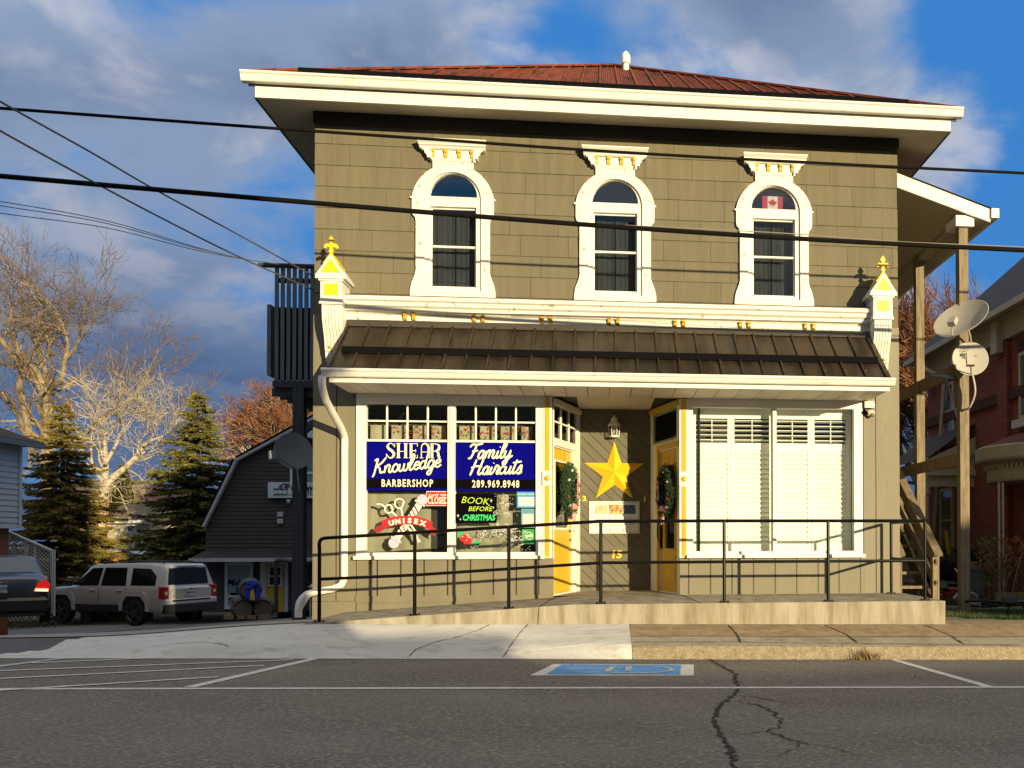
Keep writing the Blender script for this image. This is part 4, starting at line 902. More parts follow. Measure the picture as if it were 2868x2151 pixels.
for k in range(34):
    if k < 12: cx, cz = rr.uniform(-1.44, -1.22), rr.uniform(1.45, 1.95)
    else: cx, cz = rr.uniform(-1.93, -1.02), rr.uniform(1.19, 1.52)
    r0 = rr.uniform(.018, .05); a0 = rr.uniform(0, 6); s_ = rr.choice((-1, 1))
    pts = [(cx + (r0 * (1 - t * .8)) * math.cos(a0 + s_ * t * 9), YG - .003 - rr.uniform(0, .0005), cz + (r0 * (1 - t * .8)) * math.sin(a0 + s_ * t * 9)) for t in [i / 14 for i in range(15)]]
    tail = (cx + r0 * math.cos(a0) + rr.uniform(-.08, .08), YG - .003, cz + r0 * math.sin(a0) + rr.uniform(-.05, .05)); b.tube([tail] + pts, .0038, 4)
for k in range(90):
    cx, cz = (rr.uniform(-1.95, -.92), rr.uniform(1.18, 1.35)) if rr.random() < .5 else (rr.uniform(-1.45, -1.1), rr.uniform(1.35, 1.97)); b.obox((cx, YG - .003, cz), Vector((1, 0, 0)), Vector((0, 1, 0)), Vector((0, 0, 1)), .004, .001, .004)
tag(b.build('swirls', WCH, S6), kind='stuff')
for (x, y, r_) in ((1060, 1350, .052), (1097, 1384, .056)): X_, Z_ = zp(x, y); poly('berry', circ(X_, Z_, r_), YG - .008 - r_ * .02, M('berry_red', (.52, .01, .012), .4), S6); poly('berry_shine', circ(X_ - .015, Z_ + .02, .009, 8), YG - .012, WCH, S6)
for (x, y, w_, h_, an) in ((1030, 1305, .055, .035, .9), (1170, 1400, .075, .032, .1)):
    X_, Z_ = zp(x, y); poly('holly_leaf', [(X_ + (w_ * math.cos(t)) * math.cos(an) - h_ * (1 + .25 * math.cos(5 * t)) * math.sin(t) * math.sin(an), Z_ + w_ * math.cos(t) * math.sin(an) + h_ * (1 + .25 * math.cos(5 * t)) * math.sin(t) * math.cos(an)) for t in [6.283 * k / 24 for k in range(24)]], YG - .006, M('holly_green', (.02, .36, .10), .5), S6)
# small notices at the right of that pane
def notice(nm, x0, y0, x1, y1, mat, lb, cat, lines, head=None, body=None):
    p_, q_ = zp(x0, y0), zp(x1, y1); t = thing(nm, (p_[0], YG, q_[1]), lb, cat); panel('paper', p_[0], q_[0], q_[1], p_[1], YG - .002, mat, t)
    if body: panel('paper_body', p_[0] + .02, q_[0] - .02, q_[1] + .02, p_[1] - .07, YG - .0045, body, t)
    if head: slab_text(t, 'heading', head, (p_[0] + q_[0]) / 2, p_[1] - .035, YG - .004, .036, CREAM, .8, 0)
    for k in range(lines):
        z_ = p_[1] - .09 - k * (p_[1] - q_[1] - .12) / lines; b = MB(); b.box(p_[0] + .03, p_[0] + .12, YG - .0062, YG - .0048, z_ - .005, z_ + .004); b.box(p_[0] + .15, q_[0] - .03, YG - .0062, YG - .0048, z_ - .005, z_ + .005); b.build('text_line', M('notice_ink', (.05, .10, .16), .7), t)
    return t
notice('hours_notice', 1552, 920, 1730, 1070, M('notice_blue', (.03, .25, .55), .5), 'blue BUSINESS HOURS sheet at the top right of the barber window', 'notice', 7, 'BUSINESS HOURS', M('notice_pale', (.45, .55, .60), .6))
notice('paper_notice', 1592, 1078, 1722, 1255, M('notice_teal', (.10, .26, .32), .5), 'white notice with a teal heading taped below the blue hours sheet', 'notice', 6, None, M('notice_white', (.5, .52, .5), .6))
t = notice('green_notice', 1598, 1268, 1720, 1405, M('notice_green', (.01, .26, .04), .5), 'green sticker with a round white badge low on the barber window', 'sticker', 0)
X_, Z_ = zp(1667, 1330); poly('badge', circ(X_, Z_, .052), YG - .005, CREAM, t); poly('badge_core', circ(X_, Z_, .045), YG - .007, MATS['notice_green'], t); b = MB(); b.bar((X_ - .05, YG - .009, Z_ - .012), (X_ + .05, YG - .009, Z_ + .012), .03, .002, (0, 1, 0)); b.build('badge_band', CREAM, t)
# ---- entrance: star, lantern, history board, numbers
ST = MB(); R0, R1 = .475, .182; cx, cz = .190, 2.335; yb, yf = YR - .025, YR - .125
pts = [(cx + (R0 if k % 2 == 0 else R1) * math.cos(R(90 + 36 * k)), cz + (R0 if k % 2 == 0 else R1) * math.sin(R(90 + 36 * k))) for k in range(10)]
for k in range(10):
    p_, q_ = pts[k], pts[(k + 1) % 10]; ST.face([(p_[0], yb, p_[1]), (q_[0], yb, q_[1]), (cx, yf, cz)]); ST.face([(p_[0], yb, p_[1]), (q_[0], yb, q_[1]), (cx, yb + .01, cz)])
tag(ST.build('barn_star', M('star_yellow', (.72, .46, .012), .42, .05, 5)), 'large yellow five-pointed metal star on the diagonal boards between the doors', 'star')
LN = thing('wall_lantern', (.187, YR - .02, 2.85), 'white carriage lantern on the entrance wall above the yellow star', 'wall lantern'); c_ = Vector((.187, YR - .13, 0))
b = MB(); b.lathe([(.075, 2.86), (.08, 2.87), (.07, 2.885)], c_, 6); b.lathe([(.09, 3.03), (.095, 3.045), (.07, 3.075), (.06, 3.09), (.045, 3.10), (.05, 3.125), (.035, 3.15), (.012, 3.165), (.012, 3.18), (.004, 3.19)], c_, 12)
for k in range(6): a_ = R(60 * k); b.bar(c_ + Vector((.072 * math.cos(a_), .072 * math.sin(a_), 2.885)), c_ + Vector((.085 * math.cos(a_), .085 * math.sin(a_), 3.03)), .01, .01)
b.build('lantern_frame', WHITE, LN); b = MB(); b.lathe([(.066, 2.888), (.078, 3.028)], c_, 6); b.build('lantern_glass', glass('lantern_glass', (.85, .86, .8), .1, .1), LN)
b = MB(); b.lathe([(.012, 2.888), (.014, 2.93), (.022, 2.95), (.02, 2.98), (.005, 3.0)], c_, 8); b.build('bulb', CREAM, LN); b = MB(); b.box(.155, .22, YR - .035, YR - .0125, 2.88, 3.09); b.tube([c_ + Vector((0, .1, 2.96)), c_ + Vector((0, .07, 2.90)), c_ + Vector((0, 0, 2.865))], .01, 6); b.build('wall_bracket', WHITE, LN)
HB = thing('history_board', (.19, YR, 1.66), 'white framed heritage board with three old pictures below the yellow star', 'sign board'); y_ = YR - .02
panel('board', -.185, .567, 1.422, 1.905, y_, M('board_white', (.70, .70, .66), .5), HB, .012)
b = MB(); b.plate([(-.168, 1.440), (.550, 1.440), (.550, 1.888), (-.168, 1.888)], [[(-.164, 1.444), (.546, 1.444), (.546, 1.884), (-.164, 1.884)]], y_ - .0135, y_ - .0125); b.build('border_line', INK, HB)
def pic(nm, x0, x1, m): panel(nm, x0, x1, 1.715, 1.852, y_ - .0125, m, HB, .001)
pic('picture', -.098, .09, M('picture_sepia', (.55, .42, .26), .6, .2, 12, col2=(.35, .22, .12), c2s=22, c2r=(.55, .65))); pic('picture', .11, .312, M('picture_autumn', (.60, .42, .12), .6, .2, 10, col2=(.30, .08, .02), c2s=18, c2r=(.46, .54))); pic('picture', .325, .51, M('picture_blue', (.06, .10, .22), .6, .3, 10, col2=(.30, .40, .50), c2s=14, c2r=(.55, .62)))
b = MB()
for (z, xa, xb) in ((1.695, .06, .32), (1.655, -.115, .5), (1.63, -.10, .49), (1.605, -.11, .5), (1.58, -.11, .5), (1.56, -.11, .51), (1.535, -.09, .16), (1.868, .09, .30)):
    x = xa
    rr = random.Random(int(z * 1000))
    while x < xb: w_ = rr.uniform(.015, .05); b.box(x, min(x + w_, xb), y_ - .0135, y_ - .0125, z - .003, z + .003); x += w_ + .008
tag(b.build('text_lines', INK, HB), kind='stuff')
GREYI = M('logo_grey', (.30, .27, .22), .6)
poly('crest_emblem', circ(.12, 1.475, .016, 6), y_ - .0125, GREYI, HB); poly('spire_emblem', [(.21, 1.455), (.25, 1.455), (.234, 1.462), (.230, 1.50), (.226, 1.462)], y_ - .0125, GREYI, HB); poly('boat_emblem', [(.30, 1.465), (.325, 1.455), (.355, 1.465), (.34, 1.475), (.325, 1.49), (.315, 1.475)], y_ - .0125, GREYI, HB)
for txt, x, z, s_, lb in (('15', .215, 1.102, .165, 'yellow street number 15 low on the entrance wall'), ('2', -.255, 1.945, .10, 'yellow unit number 2 beside the left door'), ('1', .648, 1.935, .10, 'yellow unit number 1 in shadow beside the right door')):
    b = MB(); b.text(txt, x, z, YR - .020 if txt == '15' else YR - .014, s_, 1.05, .008, .006, .12 if txt == '15' else 0); tag(b.build('house_number', YELLOWB), lb, 'house number')
# ---- wreaths on both doors
def wreath(f, u, z, flip, lb):
    W_ = thing('wreath', f(u, -.06, z), lb, 'wreath', 'christmas wreaths on the doors'); rr = random.Random(4 + flip); b = MB(); R_ = .235
    for k in range(5200):
        a = rr.uniform(0, 6.283); t = rr.uniform(0, 6.283); q = rr.uniform(.3, 1.0) * .105; rad = R_ + q * math.cos(t); c = f(u + rad * math.cos(a) * .92, -.07 - q * math.sin(t) * .7, z + rad * math.sin(a) * 1.22)
        d = Vector((rr.gauss(0, 1), rr.gauss(0, 1), rr.gauss(0, 1))).normalized() * rr.uniform(.02, .045); s_ = d.orthogonal().normalized() * .008; b.face([c - s_, c + s_, c + d])
    b.build('greenery', M('wreath_green', (.022, .055, .02), .8, .3, 30), W_, norm=False)
    for k, (da, m) in enumerate(((20, 'r'), (100, 'w'), (150, 'w'), (200, 'r'), (230, 'w'), (250, 'r'), (320, 'r'), (345, 'w'))):
        a = R(da); c = f(u + R_ * math.cos(a) * .92, -.115, z + R_ * math.sin(a) * 1.22); o = MB(); o.lathe([(.001, -.026), (.018, -.018), (.026, 0), (.018, .018), (.001, .026)], c, 8); o.build('ornament', M('ornament_red', (.45, .015, .01), .25) if m == 'r' else M('ornament_pearl', (.6, .58, .5), .25), W_, smooth=True)
    o = MB()
    for (dx, dz, w_, h_) in ((-.05, .03, .05, .04), (.05, .03, .05, .04), (-.04, -.10, .022, .08), (.03, -.11, .022, .09), (0, .02, .022, .025), (-.03, .06, .03, .03), (.03, .06, .03, .03)):
        o.lathe([(.001, -h_), (w_ * .8, -h_ * .5), (w_, 0), (w_ * .7, h_ * .6), (.001, h_)], f(u + .0 + dx, -.13, z - .27 + dz), 7)
    o.build('bow', M('bow_pink', (.55, .33, .30), .7, .25, 40, col2=(.45, .05, .05), c2s=45, c2r=(.55, .6)), W_)
    o = MB(); o.tube([f(u, -.02, z + .55), f(u, -.05, z + .25)], .007, 5); o.build('hanger', M('hanger_gold', (.6, .45, .2), .4), W_)
    o = MB(); o.tube(smooth_pts([f(u + .04, -.17, z - .12), f(u + .06, -.17, z + .12), f(u + .09, -.17, z + .17), f(u + .11, -.17, z + .12)]), .010, 6); o.build('candy_cane', M('candy_cane', (.6, .5, .45), .4, 0, 1, col2=(.5, .02, .02), c2s=60, c2r=(.48, .52)), W_)
wreath(fL, .50, 2.03, 0, 'evergreen wreath with a pink bow in the sun on the left yellow door'); wreath(fR, .36, 2.0, 1, 'evergreen wreath with a pink bow in shade on the right yellow door')
# security light and camera
t = thing('security_light', (3.77, YW - .03, 3.23), 'small cream floodlight fixed under the canopy at its right end', 'floodlight'); b = MB(); b.box(3.70, 3.84, YW - .11, YW - .02, 3.19, 3.285); b.build('light_housing', M('cream_plastic', (.55, .50, .40), .4), t); b = MB(); b.box(3.715, 3.825, YW - .116, YW - .1105, 3.205, 3.27); b.build('lens', M('lens_clear', (.7, .68, .6), .15), t)
t = thing('security_camera', (3.78, YW - .03, 3.08), 'little dark dome camera on a bracket just below the floodlight', 'security camera'); b = MB(); b.lathe([(.03, 0), (.045, .02), (.045, .09), (.03, .11)], (3.74, YW - .07, 3.12), 12, axis='X'); b.build('camera_body', M('cream_plastic', (.5, .5, .4)), t); b = MB(); b.tube([(3.72, YW - .02, 3.16), (3.70, YW - .10, 3.13), (3.74, YW - .10, 3.10)], .022, 8); b.build('camera_mount', INK, t); b = MB(); b.lathe([(.001, -.036), (.03, -.02), (.036, 0), (.03, .02), (.001, .036)], (3.81, YW - .10, 3.09), 12); b.build('camera_dome', M('lens_glossy', (.2, .18, .15), .08), t)
# flag in the top of the right-hand window
t = thing('flag', (2.42, YW + .06, 6.08), 'small red and white maple leaf flag behind the arch glass of the rightmost upper window', 'flag'); x0, x1, z0, z1 = 2.27, 2.565, 6.0, 6.205; y_ = YW + .06
FR = M('flag_red', (.55, .03, .06), .7); panel('white_field', x0 + .075, x1 - .075, z0, z1, y_, M('flag_white', (.8, .76, .72), .7), t); panel('red_bar', x0, x0 + .0745, z0, z1, y_, FR, t); panel('red_bar', x1 - .0745, x1, z0, z1, y_, FR, t)
lf = [(0, 1), (.14, .72), (.3, .8), (.24, .4), (.45, .6), (.52, .48), (.8, .52), (.7, .3), (.8, .18), (.42, -.12), (.48, -.28), (.06, -.22), (.06, -.6)]
poly('maple_leaf', [((x0 + x1) / 2 + a_ * .075, z0 + .095 + c * .075) for a_, c in lf + [(-a_, c) for a_, c in reversed(lf[1:])]], y_ - .0035, FR, t)

# ================================================================== overhead cables
CAB = M('cable_black', (.005, .0045, .004), .7, .2, 10, spec=.1)
def cable(px, Ys, r, lb, n=6, mat=CAB, sag=0):
    pts = []
    if isinstance(Ys, (int, float)): Ys = [Ys] * len(px)
    pts = [at(x, y, Y) for (x, y), Y in zip(px, Ys)]; pts = smooth_pts(pts, n); b = MB(); b.tube(pts, r, 8)
    return tag(b.build('overhead_cable', mat, smooth=True), lb, 'cable', 'overhead cables in front of the shop')
def ext(p, q, t): return (q[0] + (q[0] - p[0]) * t, q[1] + (q[1] - p[1]) * t)
cable([ext((650, 351), (0, 303), 1.5), (0, 303), (650, 351), (1225, 391), (1750, 427), (2300, 457), (2868, 485), ext((2300, 457), (2868, 485), 1.5)], 10.06, .017, 'upper of the two thick black cables crossing the whole facade')
cable([ext((650, 549), (0, 493), 1.5), (0, 493), (650, 549), (1225, 597), (1750, 637), (2300, 672), (2868, 701), ext((2300, 672), (2868, 701), 1.5)], 10.06, .027, 'lower and thickest black cable crossing the upper windows')
cable([(1750, 631), (2175, 652), (2500, 676), (2868, 692), (3400, 716)], 10.10, .006, 'thin pale strand running just above the thickest cable at right', mat=M('steel_strand', (.35, .32, .26), .4, metal=.6))
WSTR = M('weathered_cable', (.06, .058, .055), .5, .2, 4)
cable([(-500, -10), (0, 284), (252, 425), (427, 527), (667, 657), (881, 775)], [6, 8.6, 10, 11, 12.2, 13.3], .010, 'upper of two twisted service wires dropping from the left to the shop corner', mat=WSTR)
cable([(-500, 80), (0, 366), (264, 511), (480, 625), (667, 718), (884, 815)], [6, 8.6, 10, 11, 12.2, 13.3], .010, 'lower of two twisted service wires dropping from the left to the shop corner', mat=WSTR)
for y0, lb in ((564, 'topmost of three thin wires running to the dark balcony'), (576, 'middle of three thin wires running to the dark balcony'), (597, 'lowest of three thin wires running to the dark balcony')):
    cable([(-400, y0 - 60), (0, y0), (300, 626 + (y0 - 576) * .6), (560, 698 + (y0 - 576) * .25), (700, 728), (868, 752)], [9, 11, 12.4, 13.7, 14.4, 15.3], .005, lb, mat=WSTR)

# ================================================================== left balcony, post and dish
BK = M('black_stained_timber', (.028, .032, .038), .6, .25, 3, .2, 20, stretch=(4, 4, .5))
GREYT = M('slate_grey_timber', (.12, .14, .165), .65, .25, 3, .3, 20, stretch=(5, 5, .5))
BL = thing('balcony', (-5.2, 16, 0), 'dark timber balcony with slatted screen on the left side of the olive shop', 'balcony')
for k in range(17):
    x = -5.34 + k * .094; b = MB(); b.box(x - .03, x + .03, 16.0, 16.03, 3.97, 5.86); b.build('slat', GREYT, BL)
b = MB(); b.box(-5.62, XL - .01, 15.95, 16.10, 5.861, 5.90); b.box(-5.38, XL - .01, 16.031, 16.06, 5.60, 5.68); b.build('top_rail', BK, BL)
b = MB(); b.box(-5.36, XL - .01, 16.07, 16.10, 3.99, 5.20); b.build('solid_screen', M('soot_black', (.006, .007, .009), .7), BL)
b = MB(); b.box(-5.48, -5.42, 15.97, 16.5, 4.05, 5.22); b.build('side_box', GREYT, BL)
b = MB(); b.box(-5.40, XL - .01, 16.0, 19.0, 3.86, 3.965)
for k in range(8): b.box(-5.44, XL - .01, 16.1 + k * .38, 16.14 + k * .38, 3.72, 3.859)
b.build('deck', BK, BL)
for k in range(9): b = MB(); y = 16.4 + k * .3; b.box(-5.39, -5.35, y, y + .08, 3.97, 5.2); b.build('baluster', GREYT, BL)
px_ = at(840, 1300, 16.1).x
b = MB(); b.box(px_ - .09, px_ + .09, 16.0, 16.18, -.25, 3.858); b.build('post', BK, BL)
b = MB(); b.bar((px_ + .02, 16.09, 3.1), (px_ + .9, 16.09, 3.84), .09, .09, (0, 1, 0)); b.build('brace', BK, BL)
def dish(name, c, nrm, rad, mat, lb, arm_to, lnb, squash=1.0, text=None, back=False, refl_mat=None):
    c = Vector(c); nrm = Vector(nrm).normalized(); t = thing('satellite_dish', c, lb, 'satellite dish', 'satellite dishes')
    x = nrm.cross(Vector((0, 0, 1))).normalized(); y = x.cross(nrm).normalized(); e = (x * squash, y, nrm)
    b = MB(); prof = [(.001, 0)] + [(rad * k / 6, (rad * k / 6) ** 2 * .45) for k in range(1, 7)] + [(rad * 1.02, rad * rad * .45 - .004), (rad * .98, rad * rad * .45 - .018)] + [(rad * k / 6, (rad * k / 6) ** 2 * .45 - .02) for k in range(5, 0, -1)]
    b.lathe(prof, c - nrm * rad * rad * .45, 32, axis=e, caps=False); b.build('reflector', mat, t, smooth=True)
    b = MB(); b.tube(smooth_pts(arm_to, 4), .017, 7); b.build('mount_arm', M('galvanised_steel', (.38, .36, .32), .5, .1, 6, metal=.3), t)
    b = MB(); l = Vector(lnb); b.tube([c - y * rad * .95, l], .011, 6); b.build('feed_arm', MATS['galvanised_steel'], t)
    b = MB(); b.obox(l, x, y, nrm, .055, .065, .04); b.build('receiver', mat, t)
    if text:
        fr = lambda a, q, v: c + x * (-a) * 1 + y * v + nrm * (-q + .005)
        for s_, a, v, sz in text: b = MB(); b.text(s_, a, v, 0, sz, 1, .002, .002, tr=lambda p_, q_, r_: c - x * (-1) * (-p_) * -1 + y * r_ + nrm * (.012 - q_)); b.build('lettering', M('dish_print', (.12, .12, .12), .6), t)
    return t
DG = M('dish_grey', (.40, .38, .33), .5, .06, 5)
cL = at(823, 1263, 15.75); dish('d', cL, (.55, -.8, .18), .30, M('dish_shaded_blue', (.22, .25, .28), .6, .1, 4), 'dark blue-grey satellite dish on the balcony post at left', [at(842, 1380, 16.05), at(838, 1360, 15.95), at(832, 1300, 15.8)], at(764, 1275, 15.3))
cU = at(712, 1234, 16.6) ; cB = at(840, 1240, 16.5); dish('d', cB, (-.15, .35, -.93), .34, M('dish_black', (.02, .02, .022), .6), 'black dish seen from below behind the blue-grey one', [at(842, 1300, 16.2), cB], at(845, 1200, 16.6))

# ================================================================== right side: timber porch, stairs, dishes
PT = thing('timber_porch', (5.2, 13.3, .2), 'weathered timber post frame with a sloping white roof on the right side of the shop', 'porch')
PX = 5.36; zr = lambda x: 6.73 - (x - XR) * .338
b = MB(); b.box(PX - .07, PX + .07, 13.25, 13.39, .1, 5.995); b.build('post', WOOD, PT)
b = MB(); b.box(PX - .07, PX + .07, 15.15, 15.29, .1, zr(PX) - .23); b.build('post', WOOD, PT)
b = MB(); b.box(PX - .14, PX + .14, 13.19, 13.249, 5.97, 6.13); b.box(PX - .14, PX + .14, 13.2491, 13.6, 5.998, 6.12); b.build('post_cap', WHITE, PT)
b = MB(); b.bar((PX, 13.39, 3.90), (PX, 17.5, 3.90), .05, .20); b.build('beam', WOOD, PT)
b = MB(); b.bar((PX, 13.39, 2.53), (PX, 17.5, 2.53), .05, .18); b.build('beam', WOOD, PT)
b = MB(); b.plate([(XR + .003, zr(XR)), (5.73, zr(5.73)), (5.73, zr(5.73) - .19), (XR + .003, zr(XR) - .21)], (), 13.14, 13.18); b.build('fascia', WHITE, PT)
b = MB(); b.face([(XR, 13.181, zr(XR) - .20), (5.73, 13.181, zr(5.73) - .18), (5.73, 18.2, zr(5.73) - .18), (XR, 18.2, zr(XR) - .20)]); b.build('porch_soffit', M('porch_soffit_cream', (.40, .36, .26), .7, .06, 2, stretch=(1, 12, 1)), PT, norm=False)
b = MB(); b.box(PX - .03, PX + .12, 13.62, 18.2, zr(PX) - .30, zr(PX) - .21); b.build('soffit_beam', M('porch_soffit_cream', (.40, .36, .26)), PT)
b = MB(); b.face([(XR, 13.12, zr(XR) + .02), (5.77, 13.12, zr(5.77) + .02), (5.77, 18.2, zr(5.77) + .02), (XR, 18.2, zr(XR) + .02)]); b.build('roof', M('porch_roof_dark', (.08, .04, .03), .8), PT, norm=False)
b = MB(); b.box(5.735, 5.85, 13.10, 18.2, zr(5.75) - .13, zr(5.75) + .01); b.build('gutter', WHITE, PT)
SCS = thing('outdoor_staircase', (4.8, 13.6, .2), 'weathered timber staircase climbing along the right side of the shop', 'staircase')
def srail(X, y0, z0, y1, z1, w, h, nm): b = MB(); b.bar((X, y0, z0), (X, y1, z1), w, h); b.build(nm, WOOD, SCS)
for X in (4.93, 4.36):
    srail(X, 13.2, 1.09, 16.7, 3.65, .13, .04, 'handrail'); srail(X, 13.3, .95, 16.7, 3.42, .035, .13, 'rail_board'); srail(X, 13.3, .64, 16.7, 3.11, .035, .13, 'rail_board'); srail(X, 13.2, .10, 16.7, 2.68, .045, .26, 'stringer')
    for y in (13.36, 15.0): b = MB(); z = 1.09 + (y - 13.2) * .731; b.box(X - .05, X + .05, y - .05, y + .05, .05, z - .02); b.build('newel', WOOD, SCS)
for k in range(10): b = MB(); y = 13.35 + k * .27; z = .40 + k * .205; b.box(4.385, 4.905, y - .13, y + .14, z - .02, z + .02); b.build('tread', WOOD, SCS)
p1_ = at(2718, 1004, 12.95); dish('d', p1_, (-.18, -1, .22), .257, DG, 'round grey satellite dish with printed lettering facing the street on the front porch post', [Vector((5.36, 13.24, 3.25)), Vector((5.38, 13.1, 3.27)), Vector((5.43, 13.02, 3.5)), p1_ + Vector((.02, .06, -.1))], at(2718, 1012, 12.66))
x_ = p1_
# printed lettering lies on the reflector, facing the street
t_ = [o for o in bpy.data.objects if o.name.startswith('satellite_dish') and (o.location - p1_).length < .01][0]
nn = Vector((-.18, -1, .22)).normalized(); xx = Vector((1, 0, 0)); xx = (xx - nn * xx.dot(nn)).normalized(); yy = xx.cross(nn) * -1
if yy.z < 0: yy = -yy
trd = lambda a, q, v: p1_ + xx * a + yy * v + nn * (.005 - q)
DP = M('dish_print', (.10, .10, .10), .6)
b = MB(); b.text('Bell', -.085, .065, 0, .055, 1, .002, .003, tr=trd); b.build('lettering', DP, t_)
b = MB(); b.text('ExpressVU', -.0, .028, 0, .045, 1, .002, .001, .2, tr=trd); b.build('lettering', DP, t_)
b = MB(); b.tube([trd(-.075 + .06 * math.cos(k * .5236), 0, .135 + .024 * math.sin(k * .5236)) for k in range(13)], .003, 4); b.tube([trd(-.06, 0, .165), trd(-.08, 0, .105)], .003, 4); b.build('swoosh_mark', DP, t_)
p2_ = at(2690, 890, 13.0); dish('d', p2_, (-.56, -.50, .66), .41, DG, 'tilted grey dish seen edge-on at the top of the front porch post', [Vector((5.38, 13.24, 4.0)), Vector((5.42, 13.15, 4.25)), p2_ + Vector((.10, .02, -.12))], at(2668, 900, 12.8))
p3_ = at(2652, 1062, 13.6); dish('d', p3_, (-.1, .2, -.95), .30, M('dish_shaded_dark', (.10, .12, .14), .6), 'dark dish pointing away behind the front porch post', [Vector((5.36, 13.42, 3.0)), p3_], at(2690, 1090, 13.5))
# ================================================================== left side: wine shop, barrels, house, cars
SID = M('dark_brown_siding', (.040, .033, .027), .75, .15, 3, .15, 20, stretch=(.4, 1, 8))
def siding(x0, x1, z0, z1, y, h, mat, name, par, cut=None, holes=()):
    b = MB(); z = z0
    while z < z1 - .01:
        zt = min(z + h, z1); a, c = (x0, x1) if cut is None else cut((z + zt) / 2)
        segs = [(a, c)]
        for (hx0, hx1, hz0, hz1) in holes:
            if zt > hz0 and z < hz1:
                ns = []
                for (s0, s1) in segs:
                    if s1 <= hx0 or s0 >= hx1: ns.append((s0, s1)); continue
                    if s0 < hx0: ns.append((s0, hx0))
                    if s1 > hx1: ns.append((hx1, s1))
                segs = ns
        for s0, s1 in segs:
            if s1 > s0: b.extrude_x([(y - .03, z), (y - .004, zt), (y + .02, zt), (y + .02, z)], s0, s1)
        z = zt
    return b.build(name, mat, par)
YS = 38.8
def sp(x, y, Y=YS): v = at(x, y, Y); return (v.x, v.z)
WS = thing('wine_shop_building', (-13, YS, -1.8), 'dark brown gambrel-roofed shop with a yellow door at the back of the left driveway', 'building')
gpts = [sp(577, 1715), sp(577, 1475), sp(668, 1290), sp(832, 1188)]
pk = sp(860, 1172); (xl, zl), (xk, zk) = gpts[1], gpts[2]; xc = xk + 6.9; xr = xc + (xc - gpts[0][0])
prof = [gpts[0], gpts[1], gpts[2], (pk[0] + 1.1, pk[1] + .55), (2 * (pk[0] + 1.1) - xk, zk), (2 * (pk[0] + 1.1) - xl, zl), (2 * (pk[0] + 1.1) - gpts[0][0], gpts[0][1])]
xm = pk[0] + 1.1; prof[3] = (xm, pk[1] + (zk - pk[1]) * -0.0 + .45)
b = MB(); b.plate(prof, (), YS + .03, YS + 14); b.build('wall', SID, WS)
def cutw(z):
    for (a_, b_) in zip(prof[:3], prof[1:4]):
        if a_[1] <= z <= b_[1]:
            t = (z - a_[1]) / max(1e-6, b_[1] - a_[1]); x = a_[0] + (b_[0] - a_[0]) * t; return (x, 2 * xm - x)
    return (xm, xm)
wz0 = sp(600, 1715)[1]
wn = (sp(640, 0)[0], sp(718, 0)[0], sp(0, 1712)[1], sp(0, 1578)[1]); dr = (sp(746, 0)[0], sp(806, 0)[0], -1.9, sp(0, 1582)[1]); wu = (sp(820, 0)[0], sp(820, 0)[0] + 2.2, sp(0, 1372)[1], sp(0, 1248)[1])
siding(0, 0, gpts[0][1] - .3, prof[3][1], YS, .16, SID, 'siding', WS, cut=cutw, holes=(wn, dr, wu))
TRIM = M('weathered_grey_trim', (.36, .37, .38), .6, .08, 3)
b = MB()
for (a_, b_) in zip(prof[1:3], prof[2:4]):
    for sgn in (1, -1):
        p_, q_ = (a_, b_) if sgn == 1 else ((2 * xm - a_[0], a_[1]), (2 * xm - b_[0], b_[1])); b.bar((p_[0], YS - .18, p_[1]), (q_[0], YS - .18, q_[1]), .1, .22, (0, -1, 0))
b.build('rake_trim', TRIM, WS)
b = MB()
for (a_, b_) in zip(prof[1:3], prof[2:4]):
    for sgn in (1, -1):
        p_, q_ = (a_, b_) if sgn == 1 else ((2 * xm - a_[0], a_[1]), (2 * xm - b_[0], b_[1])); o_ = Vector((-(q_[1] - p_[1]), 0, q_[0] - p_[0])).normalized() * (.13 * (1 if sgn == 1 else -1))
        b.face([Vector((p_[0], YS - .3, p_[1])) + o_, Vector((q_[0], YS - .3, q_[1])) + o_, Vector((q_[0], YS + 14, q_[1])) + o_, Vector((p_[0], YS + 14, p_[1])) + o_])
b.build('roof', M('dark_shingle_roof', (.02, .02, .022), .9, .2, 6, .4, 20), WS)
pl_, pr_ = sp(572, 1600)[0], xm + 5; zt_, zb_ = sp(0, 1545)[1], sp(0, 1572)[1]
b = MB(); b.extrude_x([(YS - .02, zt_), (YS - 1.3, zb_ + .1), (YS - 1.3, zb_ - .02), (YS - .02, zb_)], pl_, pr_); b.build('pent_roof', MATS['dark_shingle_roof'], WS)
b = MB(); b.box(pl_, pr_, YS - 1.42, YS - 1.301, zb_ - .03, zb_ + .11); b.build('gutter', TRIM, WS)
WTR = M('cool_white_trim', (.50, .52, .53), .5, .05, 3)
def hwin(par, x0, x1, z0, z1, y, fw=.1, rail=None, glassm=None, name='window', mat=None):
    w = bpy.data.objects.new(name, None); C.objects.link(w); w.parent = par; w.location = Vector((x0, y, z0)) - wloc(par)
    b = MB(); b.plate([(x0, z0), (x1, z0), (x1, z1), (x0, z1)], [[(x0 + fw, z0 + fw), (x1 - fw, z0 + fw), (x1 - fw, z1 - fw), (x0 + fw, z1 - fw)]], y - .07, y)
    if rail: b.box(x0 + fw, x1 - fw, y - .06, y - .001, z0 + (z1 - z0) * rail - fw * .4, z0 + (z1 - z0) * rail + fw * .4)
    b.build('frame', mat or WTR, w); b = MB(); b.box(x0 + fw, x1 - fw, y - .03, y - .02, z0 + fw, z1 - fw); b.build('pane', glassm or M('dark_window_pane', (.015, .018, .02), .08, spec=.8), w); return w
PALE = M('frosted_pane', (.22, .30, .31), .35, .1, 1)
